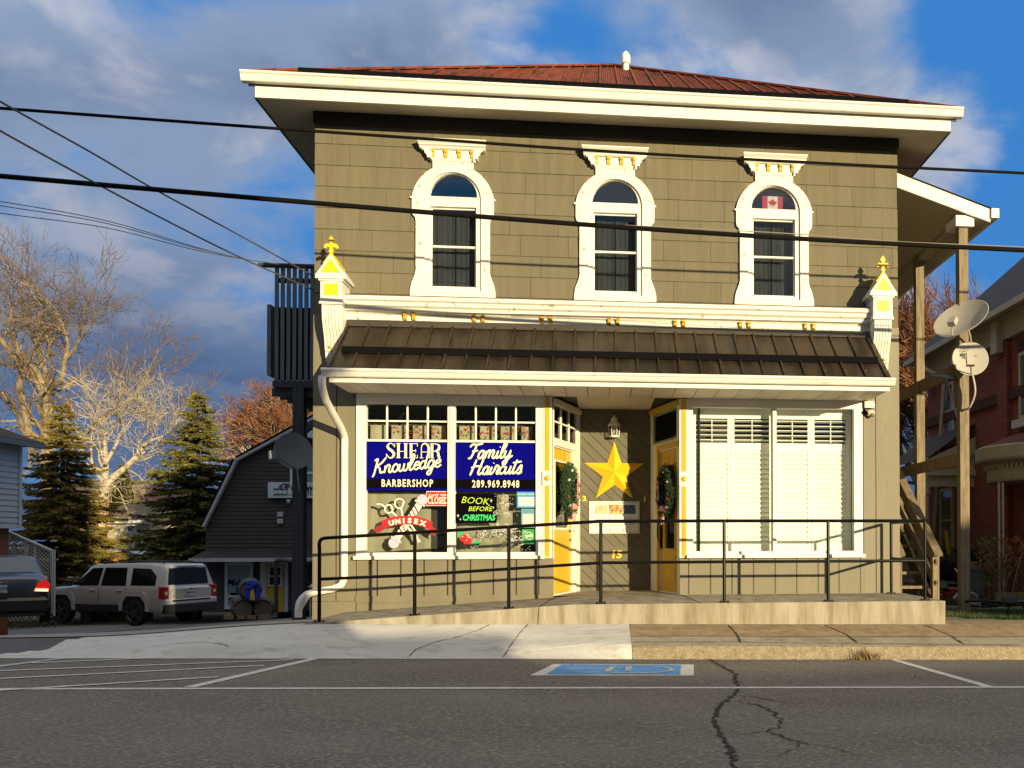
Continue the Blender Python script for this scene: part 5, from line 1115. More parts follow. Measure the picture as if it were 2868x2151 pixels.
w = hwin(WS, wn[0], wn[1], wn[2], wn[3], YS - .02, .12, .27, PALE, 'shop_window')
cx_ = (wn[0] + wn[1]) / 2; zt_ = wn[3]
for s_, dx, dz in (('Make', -.10, -.80), ('Wine', .20, -1.12)): b = MB(); b.text(s_, cx_ + dx, zt_ + dz, YS - .055, .34, .95, .006, .006, .18); b.build('lettering', INK, w)
b = MB(); b.plate([(cx_ - .38, zt_ - 1.45), (cx_ - .30, zt_ - 1.2), (cx_ - .05, zt_ - 1.22), (cx_ - .02, zt_ - 1.38), (cx_ - .16, zt_ - 1.55), (cx_ - .20, zt_ - 1.7)], (), YS - .06, YS - .055); b.build('grape_mark', INK, w)
w = hwin(WS, wu[0], wu[1], wu[2], wu[3], YS - .02, .12, .42, M('curtained_pane', (.12, .20, .16), .3, .1, 2), 'upper_window')
d_ = bpy.data.objects.new('yellow_door', None); C.objects.link(d_); d_.parent = WS; d_.location = Vector((dr[0], YS, wz0)) - WS.location
b = MB(); b.box(dr[0] - .12, dr[0] + .10, YS - .06, YS - .002, wz0, dr[3] + .05); b.box(dr[1] - .02, dr[1] + .12, YS - .06, YS - .002, wz0, dr[3] + .05); b.box(dr[0] + .101, dr[1] - .021, YS - .06, YS - .002, dr[3] - .03, dr[3] + .05); b.build('door_frame', WTR, d_)
dx0, dx1 = sp(752, 0)[0], sp(803, 0)[0]
b = MB(); b.box(dx0, dx1, YS - .045, YS - .01, wz0, dr[3] - .04); b.build('door_leaf', YELLOW, d_)
hwin(d_, sp(760, 0)[0], sp(800, 0)[0], sp(0, 1648)[1], sp(0, 1588)[1], YS - .046, .07, .5, name='door_window')
b = MB(); b.lathe([(.03, 0), (.045, .03), (.03, .06)], (dx0 + .12, YS - .08, wz0 + .95), 8, 'Y'); b.build('door_knob', MATS['brushed_nickel'], d_)
b = MB(); b.plate([sp(818, 1240), sp(900, 1240), sp(860, 1180)], (), YS - .2, YS - .05); b.build('gable_panel', WTR, WS)
for (x, y) in ((787, 1441), (787, 1460)):
    v = sp(x, y); b = MB(); b.box(v[0] - .11, v[0] + .11, YS - .14, YS - .03, v[1] - .10, v[1] + .10, .02); b.build('wall_vent', TRIM, WS)
v = sp(813, 1407); b = MB(); b.lathe([(.05, 0), (.09, .08), (.07, .16)], (v[0], YS - .2, v[1] - .05), 8); b.build('wall_lamp', TRIM, WS)
b = MB(); x_ = sp(818, 0)[0]; b.tube(smooth_pts([(x_ + .6, YS - 1.5, zb_ - .02), (x_, YS - 1.5, zb_ + .02), (x_ - .05, YS - 1.45, zb_ - .3)], 4) + [Vector((x_ - .1, YS - 1.2, wz0))], .07, 8); b.build('downspout', BK, WS)
SG = thing('wine_shop_sign', (sp(760, 0)[0], YS - .1, sp(0, 1395)[1]), 'long white sign with a wine glass and lettering on the dark brown shop', 'shop sign')
sx0, sx1, sz0, sz1 = sp(762, 0)[0], sp(762, 0)[0] + 6.2, sp(0, 1393)[1], sp(0, 1348)[1]
b = MB(); b.box(sx0, sx1, YS - .22, YS - .05, sz0, sz1); b.build('sign_box', M('sign_white_cool', (.50, .55, .56), .4), SG)
INKG = M('sign_ink_teal', (.02, .05, .07), .5)
for s_, px, py, sz, sh, st in (('15', 789, 1365, .20, .35, 1), ('Main St', 784, 1371, .13, .35, 1), ('Greenwood', 856, 1366, .42, .3, .95), ('WINE', 872, 1376, .36, 0, 1.1)):
    v = sp(px, py); b = MB(); b.text(s_, v[0], v[1], YS - .222, sz, st, .006, .004, sh); b.build('lettering', INKG, SG)
v = sp(809, 1362); b = MB(); b.plate([(v[0] - .1, v[1] + .1), (v[0] + .1, v[1] + .1), (v[0] + .08, v[1] - .08), (v[0] + .015, v[1] - .13), (v[0] + .012, v[1] - .33), (v[0] + .06, v[1] - .35), (v[0] - .06, v[1] - .35), (v[0] - .012, v[1] - .33), (v[0] - .015, v[1] - .13), (v[0] - .08, v[1] - .08)], (), YS - .23, YS - .222); b.build('wine_glass_mark', M('wine_mark', (.12, .03, .05), .5), SG)
b = MB(); b.bar((sx0 + .2, YS - .225, sz0 + .12), (sx1 - .3, YS - .225, sz0 + .14), .02, .02)
for k in range(5): b.lathe([(.001, -.05), (.05, 0), (.001, .05)], (sx0 + .25 + k * .10, YS - .225, sz0 + .13 + .03 * (k % 2)), 6)
b.build('vine_mark', INKG, SG)
# barrels
OAK = M('grey_oak', (.10, .088, .078), .8, .2, 6, .4, 20, stretch=(1, 1, 6), col2=(.07, .06, .05), c2s=5); HOOP = M('barrel_hoop', (.06, .06, .06), .5, metal=.4)
YBR = 24.0
def barrel(c, lb):
    t = thing('barrel', c, lb, 'barrel', 'oak barrels outside the wine shop'); dr_ = Vector((.35, -.94, 0)).normalized(); up = Vector((0, 0, 1)); sx_ = dr_.cross(up); e = (sx_, up, dr_)
    b = MB(); pf = [(.222 + .05 * math.cos(u * 1.57), u * .40) for u in (-1, -.75, -.5, -.25, 0, .25, .5, .75, 1)]; b.lathe(pf, c, 20, axis=e, caps=False); b.build('staves', OAK, t, smooth=True)
    for s_ in (-1, 1): b = MB(); b.lathe([(.001, 0), (.208, 0)], Vector(c) + dr_ * s_ * .375, 20, axis=e, caps=False); b.build('barrel_head', M('barrel_head_oak', (.105, .088, .072), .8, .2, 8, stretch=(8, 1, 1)), t)
    for u in (-.95, -.62, -.3, .3, .62, .95): b = MB(); r_ = .225 + .05 * math.cos(u * 1.57); b.lathe([(r_, u * .40 - .018), (r_ + .006, u * .40), (r_, u * .40 + .018)], c, 20, axis=e, caps=False); b.build('hoop', HOOP, t)
bx = at(680, 1704, YBR); bx2 = at(737, 1703, YBR + .1); bx3 = at(700, 1650, YBR)
barrel(bx, 'lower left oak barrel of the stack by the wine shop window'); barrel(bx2, 'lower right oak barrel of the stack nearest the yellow shop door'); barrel(bx3, 'oak barrel lying on top of two others with a blue bow on its end')
b = MB(); rr = random.Random(9)
t = thing('ribbon_bow', bx3, 'crumpled blue bow with yellow tails hanging on the topmost barrel', 'bow')
c = at(707, 1635, YBR - .45)
for k in range(9): q = c + Vector((rr.uniform(-.10, .10), rr.uniform(-.03, .03), rr.uniform(-.10, .10))); b.lathe([(.001, -.07), (.07, -.03), (.06, .03), (.001, .07)], q, 7)
for dx in (-.10, .12): b.plate([(c.x + dx - .06, c.z - .08), (c.x + dx + .05, c.z - .08), (c.x + dx + .07, c.z - .38), (c.x + dx - .07, c.z - .34)], (), c.y, c.y + .01)
b.build('blue_loops', M('ribbon_blue', (.012, .03, .40), .6), t); b = MB(); b.plate([(c.x - .03, c.z - .1), (c.x + .04, c.z - .1), (c.x + .07, c.z - .40), (c.x - .04, c.z - .38)], (), c.y - .03, c.y - .02); b.build('yellow_tail', M('ribbon_yellow', (.55, .42, .03), .6), t)
t = thing('log_cradle', at(710, 1728, YBR), 'short timber blocks wedged under the barrels', 'timber blocks'); b = MB()
for x_ in (655, 690, 715, 750): v = at(x_, 1726, YBR - .1); b.obox(v, Vector((1, 0, 0)), Vector((0, 1, 0)), Vector((0, 0, 1)), .12, .3, .05)
b.build('block', WOOD, t)
v = at(700, 1679, YBR); b = MB(); b.obox(v, Vector((1, 0, 0)), Vector((0, 1, 0)), Vector((0, 0, 1)), .35, .3, .03); b.build('spacer', WOOD, t)
# small wreath on a stand right of the post
t = thing('yard_wreath', at(868, 1640, 30), 'dark little wreath on a stake in the gap between the balcony post and the shop', 'wreath'); v = at(869, 1610, 30); b = MB()
for k in range(500): a = rr.uniform(0, 6.28); c_ = v + Vector((.38 * math.cos(a), 0, .38 * math.sin(a))); d = Vector((rr.gauss(0, 1), rr.gauss(0, 1), rr.gauss(0, 1))).normalized() * .12; s_ = d.orthogonal().normalized() * .02; b.face([c_ - s_, c_ + s_, c_ + d])
b.build('greenery', MATS['wreath_green'], t, norm=False); b = MB(); b.lathe([(.001, -.1), (.12, -.02), (.001, .1)], v + Vector((.1, -.1, -.35)), 6); b.build('bow', MATS['bow_pink'], t); b = MB(); b.tube([v + Vector((0, 0, -.4)), v + Vector((0, 0, -2.3))], .02, 5); b.build('stake', TRIM, t)

# ---- neighbour house at far left
YH = 27.0
NH = thing('neighbour_house', (-17, YH, -.5), 'pale vinyl-sided house on a brick base cut off by the left edge', 'house')
xh = at(56, 1300, YH).x; VIN = M('pale_vinyl_siding', (.42, .47, .50), .5, .05, 2)
z0h, z1h = at(0, 1480, YH).z, at(0, 1245, YH).z; yn = 12.0
b = MB(); z = z0h
while z < z1h - .01:                              # laps run along the side wall that faces the driveway
    zt = min(z + .15, z1h); v = [[b.bm.verts.new((xh + dx, y, zz)) for dx, zz in ((.03, z), (.004, zt), (-.02, zt), (-.02, z))] for y in (yn, YH)]
    for i in range(4): b.bm.faces.new((v[0][i], v[0][(i + 1) % 4], v[1][(i + 1) % 4], v[1][i]))
    z = zt
b.build('siding', VIN, NH)
b = MB(); b.box(xh - 9, xh - .021, yn, YH - .02, z0h, z1h); b.build('wall', VIN, NH); b = MB(); b.box(xh - .05, xh + .05, YH - .10, YH + .02, z0h, z1h); b.build('corner_trim', WTR, NH)
BRICK = M('red_brown_brick', (.20, .065, .035), .9, .25, 6, .6, 24, stretch=(1, 1, 3))
b = MB(); b.box(xh - 8.8, xh - .15, yn + .1, YH - .2, -2.5, z0h - .002); b.build('brick_base', BRICK, NH)
ex = at(122, 1255, YH + .3); b = MB(); b.box(ex.x - .12, ex.x, yn - .5, YH + .4, ex.z - .02, ex.z + .12); b.build('gutter', M('grey_gutter', (.16, .18, .20), .5), NH)
b = MB(); rzh = ex.z + 2.6; e4 = [(ex.x, yn - .5), (ex.x, YH + .4), (xh - 9.8, YH + .4), (xh - 9.8, yn - .5)]; mx_ = (ex.x + xh - 9.8) / 2; r1h, r2h = (mx_, yn + 4, rzh), (mx_, YH - 4.6, rzh); ez_ = ex.z + .13
b.face([(*e4[0], ez_), (*e4[1], ez_), r2h, r1h]); b.face([(*e4[1], ez_), (*e4[2], ez_), r2h]); b.face([(*e4[2], ez_), (*e4[3], ez_), r1h, r2h]); b.face([(*e4[3], ez_), (*e4[0], ez_), r1h]); b.face([(*q, ez_ - .1) for q in e4]); b.build('roof', M('brown_shingle_roof', (.045, .035, .03), .9, .2, 8, .4, 30), NH, norm=False)
# lattice privacy screen with pitched top beside the brick base
LS = thing('lattice_screen', at(90, 1740, YH - 1), 'white lattice screen with a sloping top rail beside the brick base', 'lattice screen'); YL = YH + .2
LT = M('white_lattice', (.50, .52, .52), .6)
q0, q1, q2, q3 = [at(x, y, YL) for x, y in ((24, 1490), (146, 1543), (146, 1718), (24, 1740))]
b = MB(); b.bar(q0, q1, .05, .11, (0, -1, 0)); b.bar(q1, q2, .05, .10, (0, -1, 0)); b.bar(at(72, 1512, YL), at(72, 1735, YL), .05, .06, (0, -1, 0)); b.bar(at(97, 1522, YL), at(97, 1735, YL), .05, .06, (0, -1, 0)); b.build('lattice_frame', LT, LS)
b = MB(); st_ = .075; x0, x1, zb2 = q0.x, q1.x, q3.z
topz = lambda x: q0.z + (q1.z - q0.z) * (x - x0) / (x1 - x0)
k = -60
st_ = .10
while k < 60:
    for s_ in (1, -1):
        P0 = None; seg = []
        for i in range(60):
            x = x0 + (x1 - x0) * i / 59; z = zb2 + k * st_ + s_ * (x - x0)
            if zb2 < z < topz(x): seg.append((x, z))
        if len(seg) > 1: b.bar((seg[0][0], YL + s_ * .006, seg[0][1]), (seg[-1][0], YL + s_ * .006, seg[-1][1]), .008, .022, (0, -1, 0))
    k += 1
tag(b.build('lattice_strips', LT, LS), kind='stuff')
b = MB(); b.tube([at(152, 1540, YL - .1), at(152, 1725, YL - .1)], .03, 6); b.build('gutter_pipe', WTR, LS)

# ---- cars
def glassy(name, col): return M(name, col, .06, spec=.9)
CARGL = M('car_glass', (.006, .007, .008), .12, spec=.35); TYRE = M('tyre_rubber', (.012, .012, .012), .85); RIM = M('dark_alloy', (.07, .07, .075), .4, metal=.6); BLKP = M('black_plastic', (.015, .015, .016), .6)
def loft(secs, mirror=True, cap=True):           # secs: list of (x, [(y,z)...] from bottom centre edge up to roof centre)
    b = MB(); rings = []
    for x, pr in secs:
        full = [(x, y, z) for y, z in pr] + ([(x, -y, z) for y, z in reversed(pr)] if mirror else []); rings.append([b.bm.verts.new(p) for p in full])
    n = len(rings[0])
    for i in range(len(rings) - 1):
        for j in range(n): b.bm.faces.new((rings[i][j], rings[i][(j + 1) % n], rings[i + 1][(j + 1) % n], rings[i + 1][j]))
    b.bm.faces.new(rings[0][::-1]); b.bm.faces.new(rings[-1]); return b
def place(t, c, ang): t.location = c; t.rotation_euler = (0, 0, ang)
def wheel(par, x, y, r, w, spokes, nm='wheel', rim=RIM):
    wh = bpy.data.objects.new(nm, None); C.objects.link(wh); wh.parent = par; wh.location = (x, y, r); s_ = 1 if y > 0 else -1
    b = MB(); b.lathe([(r * .66, -w / 2), (r * .95, -w / 2), (r, -w / 2 + .03), (r, w / 2 - .03), (r * .95, w / 2), (r * .66, w / 2)], (0, 0, 0), 28, 'Y', caps=False); b.build('tyre', TYRE, wh, local=True)
    b = MB(); b.lathe([(r * .67, -w / 2 + .01), (r * .67, w / 2 - .01)], (0, 0, 0), 28, 'Y', caps=False); b.lathe([(.001, s_ * .02), (r * .66, s_ * .02)], (0, 0, 0), 24, 'Y', caps=False)
    b.build('rim_barrel', BLKP, wh, local=True); b = MB()
    for k in range(spokes):
        a = 6.283 * k / spokes; v = Vector((math.cos(a), 0, math.sin(a))); b.bar(v * .03 + Vector((0, s_ * (w / 2 - .02), 0)), v * r * .67 + Vector((0, s_ * (w / 2 - .03), 0)), .075, .03, (0, 1, 0))
    b.lathe([(r * .62, 0), (r * .68, s_ * .02)], (0, s_ * (w / 2 - .03), 0), 24, 'Y', caps=False); b.lathe([(.06, 0), (.05, s_ * .02)], (0, s_ * (w / 2 - .02), 0), 12, 'Y'); b.build('rim', rim, wh, local=True)
def side_poly(par, nm, pts, yf, mat, t=.004):      # polygons lying on a car's flank; yf(x,z)->y, both flanks
    for s_ in (1, -1):
        b = MB(); loops = [Vector((p[0], p[1], 0)) for p in pts]; tr = tessellate_polygon([loops]); vs = [b.bm.verts.new((p[0], s_ * (yf(p[0], p[1]) + t), p[1])) for p in pts]
        vi = [b.bm.verts.new((p[0], s_ * (yf(p[0], p[1]) - .02), p[1])) for p in pts]
        for f in tr: b.bm.faces.new([vs[i] for i in f])
        for i in range(len(pts)): j = (i + 1) % len(pts); b.bm.faces.new((vs[i], vs[j], vi[j], vi[i]))
        b.build(nm, mat, par, local=True)
# boxy silver SUV
SV = thing('silver_suv', (0, 0, 0), 'silver boxy SUV parked in front of the spruces, seen from its rear left', 'SUV')
SILV = M('silver_car_paint', (.50, .485, .46), .3, .05, 1.2, metal=.15, coat=.5)
W2 = .875
def sec(hw, zs, belt, hr, zr): return [(hw * .90, zs), (hw, zs + .12), (hw, belt - .05), (hw * .985, belt), (hr, zr - .07), (hr * .93, zr - .012), (hr * .5, zr)]
b = loft([(-2.20, sec(.80, .42, .98, .77, .99)), (-2.15, sec(.85, .36, 1.0, .80, 1.015))] + [(-2.12, sec(W2, .36, 1.04, .72, 1.05)), (-2.08, sec(W2, .36, 1.04, .66, 1.60)), (-1.95, sec(W2, .36, 1.04, .68, 1.655)), (-.6, sec(W2, .36, 1.03, .69, 1.67)), (.45, sec(W2, .36, 1.02, .68, 1.64)), (.62, sec(W2, .36, 1.02, .66, 1.60)), (1.10, sec(W2, .36, 1.01, .76, 1.08)), (1.95, sec(.85, .36, .93, .74, 1.0)), (2.14, sec(.82, .36, .86, .72, .90)), (2.20, sec(.78, .40, .74, .66, .78))])
b.build('body', SILV, SV, local=True, smooth=True)
yflank = lambda x, z: W2 if z < 1.0 else W2 * .985 + (.69 - W2 * .985) * (z - 1.03) / .57
for pts in ([(.98, 1.07), (.46, 1.53), (.10, 1.55), (.10, 1.07)], [(.0, 1.07), (.0, 1.55), (-.78, 1.555), (-.88, 1.07)], [(-1.05, 1.08), (-.98, 1.545), (-1.60, 1.53), (-1.86, 1.34), (-1.90, 1.08)]): side_poly(SV, 'side_window', pts, yflank, CARGL)
b = MB(); b.face([(-2.128, -.66, 1.10), (-2.128, .66, 1.10), (-2.094, .60, 1.545), (-2.094, -.60, 1.545)]); b.build('rear_window', CARGL, SV, local=True)
b = MB(); b.box(-2.17, -2.08, -.30, .30, 1.575, 1.62, .01); b.build('spoiler', SILV, SV, local=True)
side_poly(SV, 'sill_cladding', [(1.0, .36), (1.0, .56), (-.78, .56), (-.78, .36)], lambda x, z: W2, BLKP, .012)
for wx in (1.42, -1.20):                         # square-shouldered arches
    arcp = [(wx + .50, .40), (wx + .50, .62), (wx + .40, .86), (wx + .25, .93), (wx - .27, .93), (wx - .42, .86), (wx - .52, .62), (wx - .54, .40)]; inner = [(wx - .42, .40), (wx - .40, .62), (wx - .24, .80), (wx + .24, .80), (wx + .39, .62), (wx + .40, .40)]
    for s_ in (1, -1): b = MB(); b.plate(arcp + inner, (), W2 * s_, (W2 + .03) * s_); b.build('wheel_arch', SILV, SV, local=True)
    side_poly(SV, 'wheel_well', [(wx - .42, .33), (wx - .40, .62), (wx - .24, .80), (wx + .24, .80), (wx + .39, .62), (wx + .40, .33)], lambda x, z: W2, M('well_black', (.004, .004, .004), .9), .006)
    for s_ in (1, -1): wheel(SV, wx, s_ * .80, .345, .21, 5)
b = MB()
for x in (.05, -.93): b.box(x - .006, x + .006, W2 + .001, W2 + .004, .56, 1.03)
b.build('door_gap', BLKP, SV, local=True)
for x in (.28, -.70): b = MB(); b.box(x - .10, x + .10, W2 + .002, W2 + .035, .93, .965, .008); b.build('door_handle', SILV, SV, local=True)
b = MB(); b.lathe([(.085, 0), (.088, .004)], (-1.42, W2 + .001, .93), 20, 'Y'); b.build('fuel_cap', SILV, SV, local=True)
b = MB(); b.box(-2.27, -2.10, -.84, .84, .34, .60, .03); b.build('rear_bumper', BLKP, SV, local=True); b = MB(); b.box(-2.25, -2.12, -.86, .86, .56, .71, .02); b.build('bumper_top', SILV, SV, local=True)
b = MB(); b.box(-2.256, -2.2505, -.62, .62, .655, .70); b.build('step_pad', BLKP, SV, local=True)
for s_ in (1, -1):
    t = bpy.data.objects.new('tail_light', None); C.objects.link(t); t.parent = SV; t.location = (0, 0, 0)
    b = MB(); b.box(-2.215, -2.05, min(s_ * .70, s_ * .885), max(s_ * .70, s_ * .885), .74, 1.06, .01); b.build('red_lens', M('red_lens', (.35, .01, .012), .15), t, local=True); b = MB(); b.box(-2.2195, -2.2155, min(s_ * .75, s_ * .84), max(s_ * .75, s_ * .84), .84, .93); b.build('clear_lens', M('clear_lens', (.5, .5, .48), .15), t, local=True)
b = MB(); b.box(-2.222, -2.2, -.26, .26, .965, 1.0, .006); b.build('plate_trim', SILV, SV, local=True)
PLT = M('licence_plate', (.50, .52, .54), .5); PLI = M('plate_ink', (.03, .06, .20), .6)
t = bpy.data.objects.new('licence_plate', None); C.objects.link(t); t.parent = SV
b = MB(); b.box(-2.225, -2.2, -.155, .155, .79, .945); b.build('plate', PLT, t, local=True); b = MB(); b.text('BZHT·947', 0, .87, 0, .075, .9, .001, .003, tr=lambda a, q, z: Vector((-2.227 + q, -a, z))); b.build('plate_lettering', PLI, t, local=True)
b = MB(); b.text('Jeep', 0, .982, 0, .05, 1.1, .001, .003, tr=lambda a, q, z: Vector((-2.224 + q, -a, z))); b.text('4x4', -.55, .80, 0, .05, 1, .001, .001, tr=lambda a, q, z: Vector((-2.205 + q, -a, z))); b.build('badge', BLKP, SV, local=True)
for s_ in (.48, -.48): b = MB(); b.tube(smooth_pts([(.3, s_, 1.655), (.2, s_, 1.70), (-1.6, s_, 1.71), (-1.8, s_, 1.66)], 3), .02, 6); b.build('roof_rail', BLKP, SV, local=True)
for s_ in (1, -1): b = MB(); b.box(.93, 1.05, min(s_ * .90, s_ * 1.08), max(s_ * .90, s_ * 1.08), 1.05, 1.23, .03); b.build('mirror', BLKP, SV, local=True); b = MB(); b.box(2.10, 2.19, min(s_ * .74, s_ * .83), max(s_ * .74, s_ * .83), .70, .78); b.build('marker_light', M('amber_lens', (.6, .2, .02), .2), SV, local=True)
a_ = R(180 - 24); rc = at(456, 1752, 26.0)       # rear left corner on the ground
loc = Vector((rc.x, rc.y, 0)) - Matrix.Rotation(a_, 3, 'Z') @ Vector((-2.2, .875, 0)); place(SV, (loc.x, loc.y, at(380, 1753, 26.5).z), a_)
# dark sedan seen from behind
SD = thing('dark_sedan', (0, 0, 0), 'dark blue-grey sedan with a lit tail lamp cut off by the left edge', 'sedan')
DBL = M('dark_car_paint', (.018, .017, .020), .30, .05, 1, metal=.2, coat=.5)
def s2(hw, zs, belt, hr, zr): return [(hw * .88, zs), (hw, zs + .18), (hw, belt - .08), (hw * .95, belt), (hr, zr - .06), (hr * .85, zr - .012), (hr * .4, zr)]
b = loft([(-2.28, s2(.70, .32, .80, .62, .84)), (-2.22, s2(.84, .24, .92, .74, .98)), (-2.05, s2(.885, .22, .98, .78, 1.05)), (-1.45, s2(.90, .2, .98, .76, 1.09)), (-1.40, s2(.90, .2, .97, .75, 1.10)), (-.80, s2(.90, .2, .95, .60, 1.42)), (-.2, s2(.90, .2, .94, .60, 1.455)), (.45, s2(.90, .2, .93, .60, 1.41)), (1.1, s2(.90, .2, .92, .74, 1.0)), (1.8, s2(.88, .2, .84, .70, .90)), (2.15, s2(.80, .22, .66, .6, .74)), (2.25, s2(.7, .3, .55, .5, .6))])
b.build('body', DBL, SD, local=True, smooth=True)
b = MB(); b.face([(-1.46, -.68, 1.10), (-1.46, .68, 1.10), (-.82, .54, 1.415), (-.82, -.54, 1.415)]); b.build('rear_window', M('rear_glass_blue', (.03, .05, .09), .1, spec=.5), SD, local=True)
b = MB(); b.box(-2.34, -2.12, -.86, .86, .26, .60, .07); b.build('bumper', DBL, SD, local=True); b = MB(); b.box(-2.30, -2.2, -.80, .80, .20, .27); b.build('bumper_lip', BLKP, SD, local=True)
for s_ in (1, -1):
    lit_ = s_ == -1; t = bpy.data.objects.new('tail_light', None); C.objects.link(t); t.parent = SD
    b = MB(); b.plate([(s_ * .60, .72), (s_ * .86, .70), (s_ * .885, .86), (s_ * .80, .97), (s_ * .68, .90)], (), -.0, .20, tr=lambda x, y, z: Vector((-2.31 + y + max(0, abs(x) - .75) * .5, x, z))); b.build('red_lens', emis('lit_red_lens', (.55, .012, .01), .55) if lit_ else M('red_lens'  , (.35, .01, .012)), t, local=True)
    b = MB(); b.plate([(s_ * .62, .725), (s_ * .85, .705), (s_ * .85, .76), (s_ * .64, .775)], (), 0, .01, tr=lambda x, y, z: Vector((-2.325 + y + max(0, abs(x) - .75) * .5, x, z))); b.build('lamp_lens', emis('lit_lamp', (1.0, .50, .28), 1.6) if lit_ else M('clear_lens', (.5, .5, .48)), t, local=True)
t = bpy.data.objects.new('licence_plate', None); C.objects.link(t); t.parent = SD
b = MB(); b.box(-2.32, -2.2, -.16, .16, .70, .86); b.build('plate', PLT, t, local=True); b = MB(); b.text('CBNS·823', 0, .79, 0, .085, .9, .001, .003, tr=lambda a, q, z: Vector((-2.322 + q, -a, z))); b.text('WOODSTOCK', 0, .72, 0, .03, 1, .001, .001, tr=lambda a, q, z: Vector((-2.322 + q, -a, z))); b.build('plate_lettering', PLI, t, local=True)
b = MB(); b.tube([(-2.275, .09 * math.cos(k * .52), .945 + .04 * math.sin(k * .52)) for k in range(13)], .006, 4); b.tube([(-2.275, -.05, .93), (-2.275, -.02, .96), (-2.275, .03, .93), (-2.275, .05, .96)], .006, 4); b.build('badge', M('chrome', (.6, .6, .6), .2, metal=1), SD, local=True)
for wx in (1.35, -1.38):
    side_poly(SD, 'wheel_well', [(wx + .37 * math.cos(R(a)), .33 + .36 * math.sin(R(a))) for a in range(-10, 191, 15)], lambda x, z: .90, MATS['well_black'], .004)
    for s_ in (1, -1): wheel(SD, wx, s_ * .80, .33, .2, 7)
side_poly(SD, 'side_window', [(.95, 1.0), (.40, 1.32), (-.70, 1.33), (-1.15, 1.02)], lambda x, z: .855 + (.60 - .855) * (z - .94) / .46, CARGL, .012)
sc_ = at(-8, 1757, 20.6); hd_ = Vector((math.cos(R(119)), math.sin(R(119)), 0)); cs_ = Vector((sc_.x, sc_.y, 0)) + hd_ * 2.3; place(SD, (cs_.x, cs_.y, sc_.z), R(119))

# ---- yard behind: shed, fence, orange posts
SHD = thing('garden_shed', at(400, 1600, 46), 'pale blue-grey shed with a dark low roof behind the SUV', 'shed'); YD = 46.0
a, b_, c, d = at(332, 1640, YD), at(420, 1640, YD), at(420, 1577, YD), at(332, 1545, YD)
b = MB(); b.plate([(a.x, a.z - 1), (b_.x, a.z - 1), (c.x, c.z), (d.x, d.z), (a.x - 2, a.z + .9)], (), YD, YD + 4); b.build('wall', VIN, SHD)
b = MB(); e0, e1, e2, e3 = at(330, 1542, YD - .3), at(425, 1578, YD - .3), at(490, 1578, YD - .3), at(440, 1540, YD + 3); b.bar(e0, e1, .1, .2, (0, -1, 0)); b.bar(e1, e2, .08, .12, (0, -1, 0)); b.build('fascia', WTR, SHD)
b = MB(); b.face([e0 + Vector((0, 0, .08)), e1 + Vector((0, 0, .08)), e2 + Vector((0, 0, .08)), at(490, 1548, YD + 3), at(360, 1536, YD + 3)]); b.build('roof', M('navy_roof', (.02, .025, .035), .8), SHD)
FN = thing('back_fence', at(290, 1620, 43), 'low weathered board fence with lattice top behind the SUV', 'fence')
p_, q_ = at(238, 1650, 43), at(430, 1650, 43)
n = 26
b = MB()
for k in range(n): x = p_.x + (q_.x - p_.x) * k / n; b.box(x, x + (q_.x - p_.x) / n - .02, 43, 43.04, -2.2, at(0, 1606, 43).z)
b.build('boards', M('grey_fence_board', (.12, .115, .11), .8, .2, 3), FN)
b = MB(); v = at(0, 1594, 43).z
for k in range(50): x = p_.x + .3 + k * .09; b.bar((x, 43, v - .18), (x + .2, 43, v + .04), .02, .015, (0, -1, 0)); b.bar((x + .2, 43.02, v - .18), (x, 43.02, v + .04), .02, .015, (0, -1, 0))
tag(b.build('lattice_top', LT, FN), kind='stuff')
ORP = M('orange_timber', (.34, .13, .03), .7, .1, 3)
for (x, y0, w_, lb, yy) in ((324, 1548, .22, 'thick orange timber post left of the shed', 42.5), (389, 1570, .18, 'short orange timber post in front of the shed wall', 42.5)):
    v = at(x, y0, yy); b = MB(); b.box(v.x - w_, v.x + w_, yy, yy + .3, -2.2, v.z, .03); tag(b.build('timber_post', ORP), lb, 'post')
v = at(237, 1604, 42); b = MB(); b.box(v.x - .17, v.x + .17, 42, 42.3, -2.2, v.z, .02); tag(b.build('timber_post', M('pale_post', (.14, .14, .10), .8)), 'greyish green end post of the back fence left of the SUV', 'post')

# ---- houses far behind
def far_house(lb, x0, x1, ye, yb, Y, wallm, roofm, ridge_y, wins=(), gable=None, depth=8):
    h = thing('distant_house', at((x0 + x1) / 2, yb, Y), lb, 'house'); a, b_ = at(x0, yb, Y), at(x1, ye, Y)
    b = MB(); b.box(a.x, b_.x, Y, Y + depth, a.z - 3, b_.z); b.build('wall', wallm, h)
    rz = at(x0, ridge_y, Y + depth / 2).z; b = MB()
    if gable:                                     # gable end faces right-front
        pass
    b.face([(a.x - .3, Y - .4, b_.z - .05), (b_.x + .3, Y - .4, b_.z - .05), (b_.x + .3, Y + depth / 2, rz), (a.x - .3, Y + depth / 2, rz)]); b.face([(a.x - .3, Y + depth + .4, b_.z - .05), (b_.x + .3, Y + depth + .4, b_.z - .05), (b_.x + .3, Y + depth / 2, rz), (a.x - .3, Y + depth / 2, rz)])
    b.face([(b_.x + .1, Y, b_.z), (b_.x + .1, Y + depth, b_.z), (b_.x + .1, Y + depth / 2, rz - .02)]); b.face([(a.x - .1, Y, b_.z), (a.x - .1, Y + depth, b_.z), (a.x - .1, Y + depth / 2, rz - .02)])
    b.build('roof', roofm, h); b = MB(); b.box(a.x - .3, b_.x + .3, Y - .55, Y - .41, b_.z - .2, b_.z); b.build('eave_trim', WTR, h)
    for (wx0, wx1, wy0, wy1) in wins: p, q = at(wx0, wy0, Y), at(wx1, wy1, Y); hwin(h, p.x, q.x, q.z, p.z, Y - .01, .16)
    return h
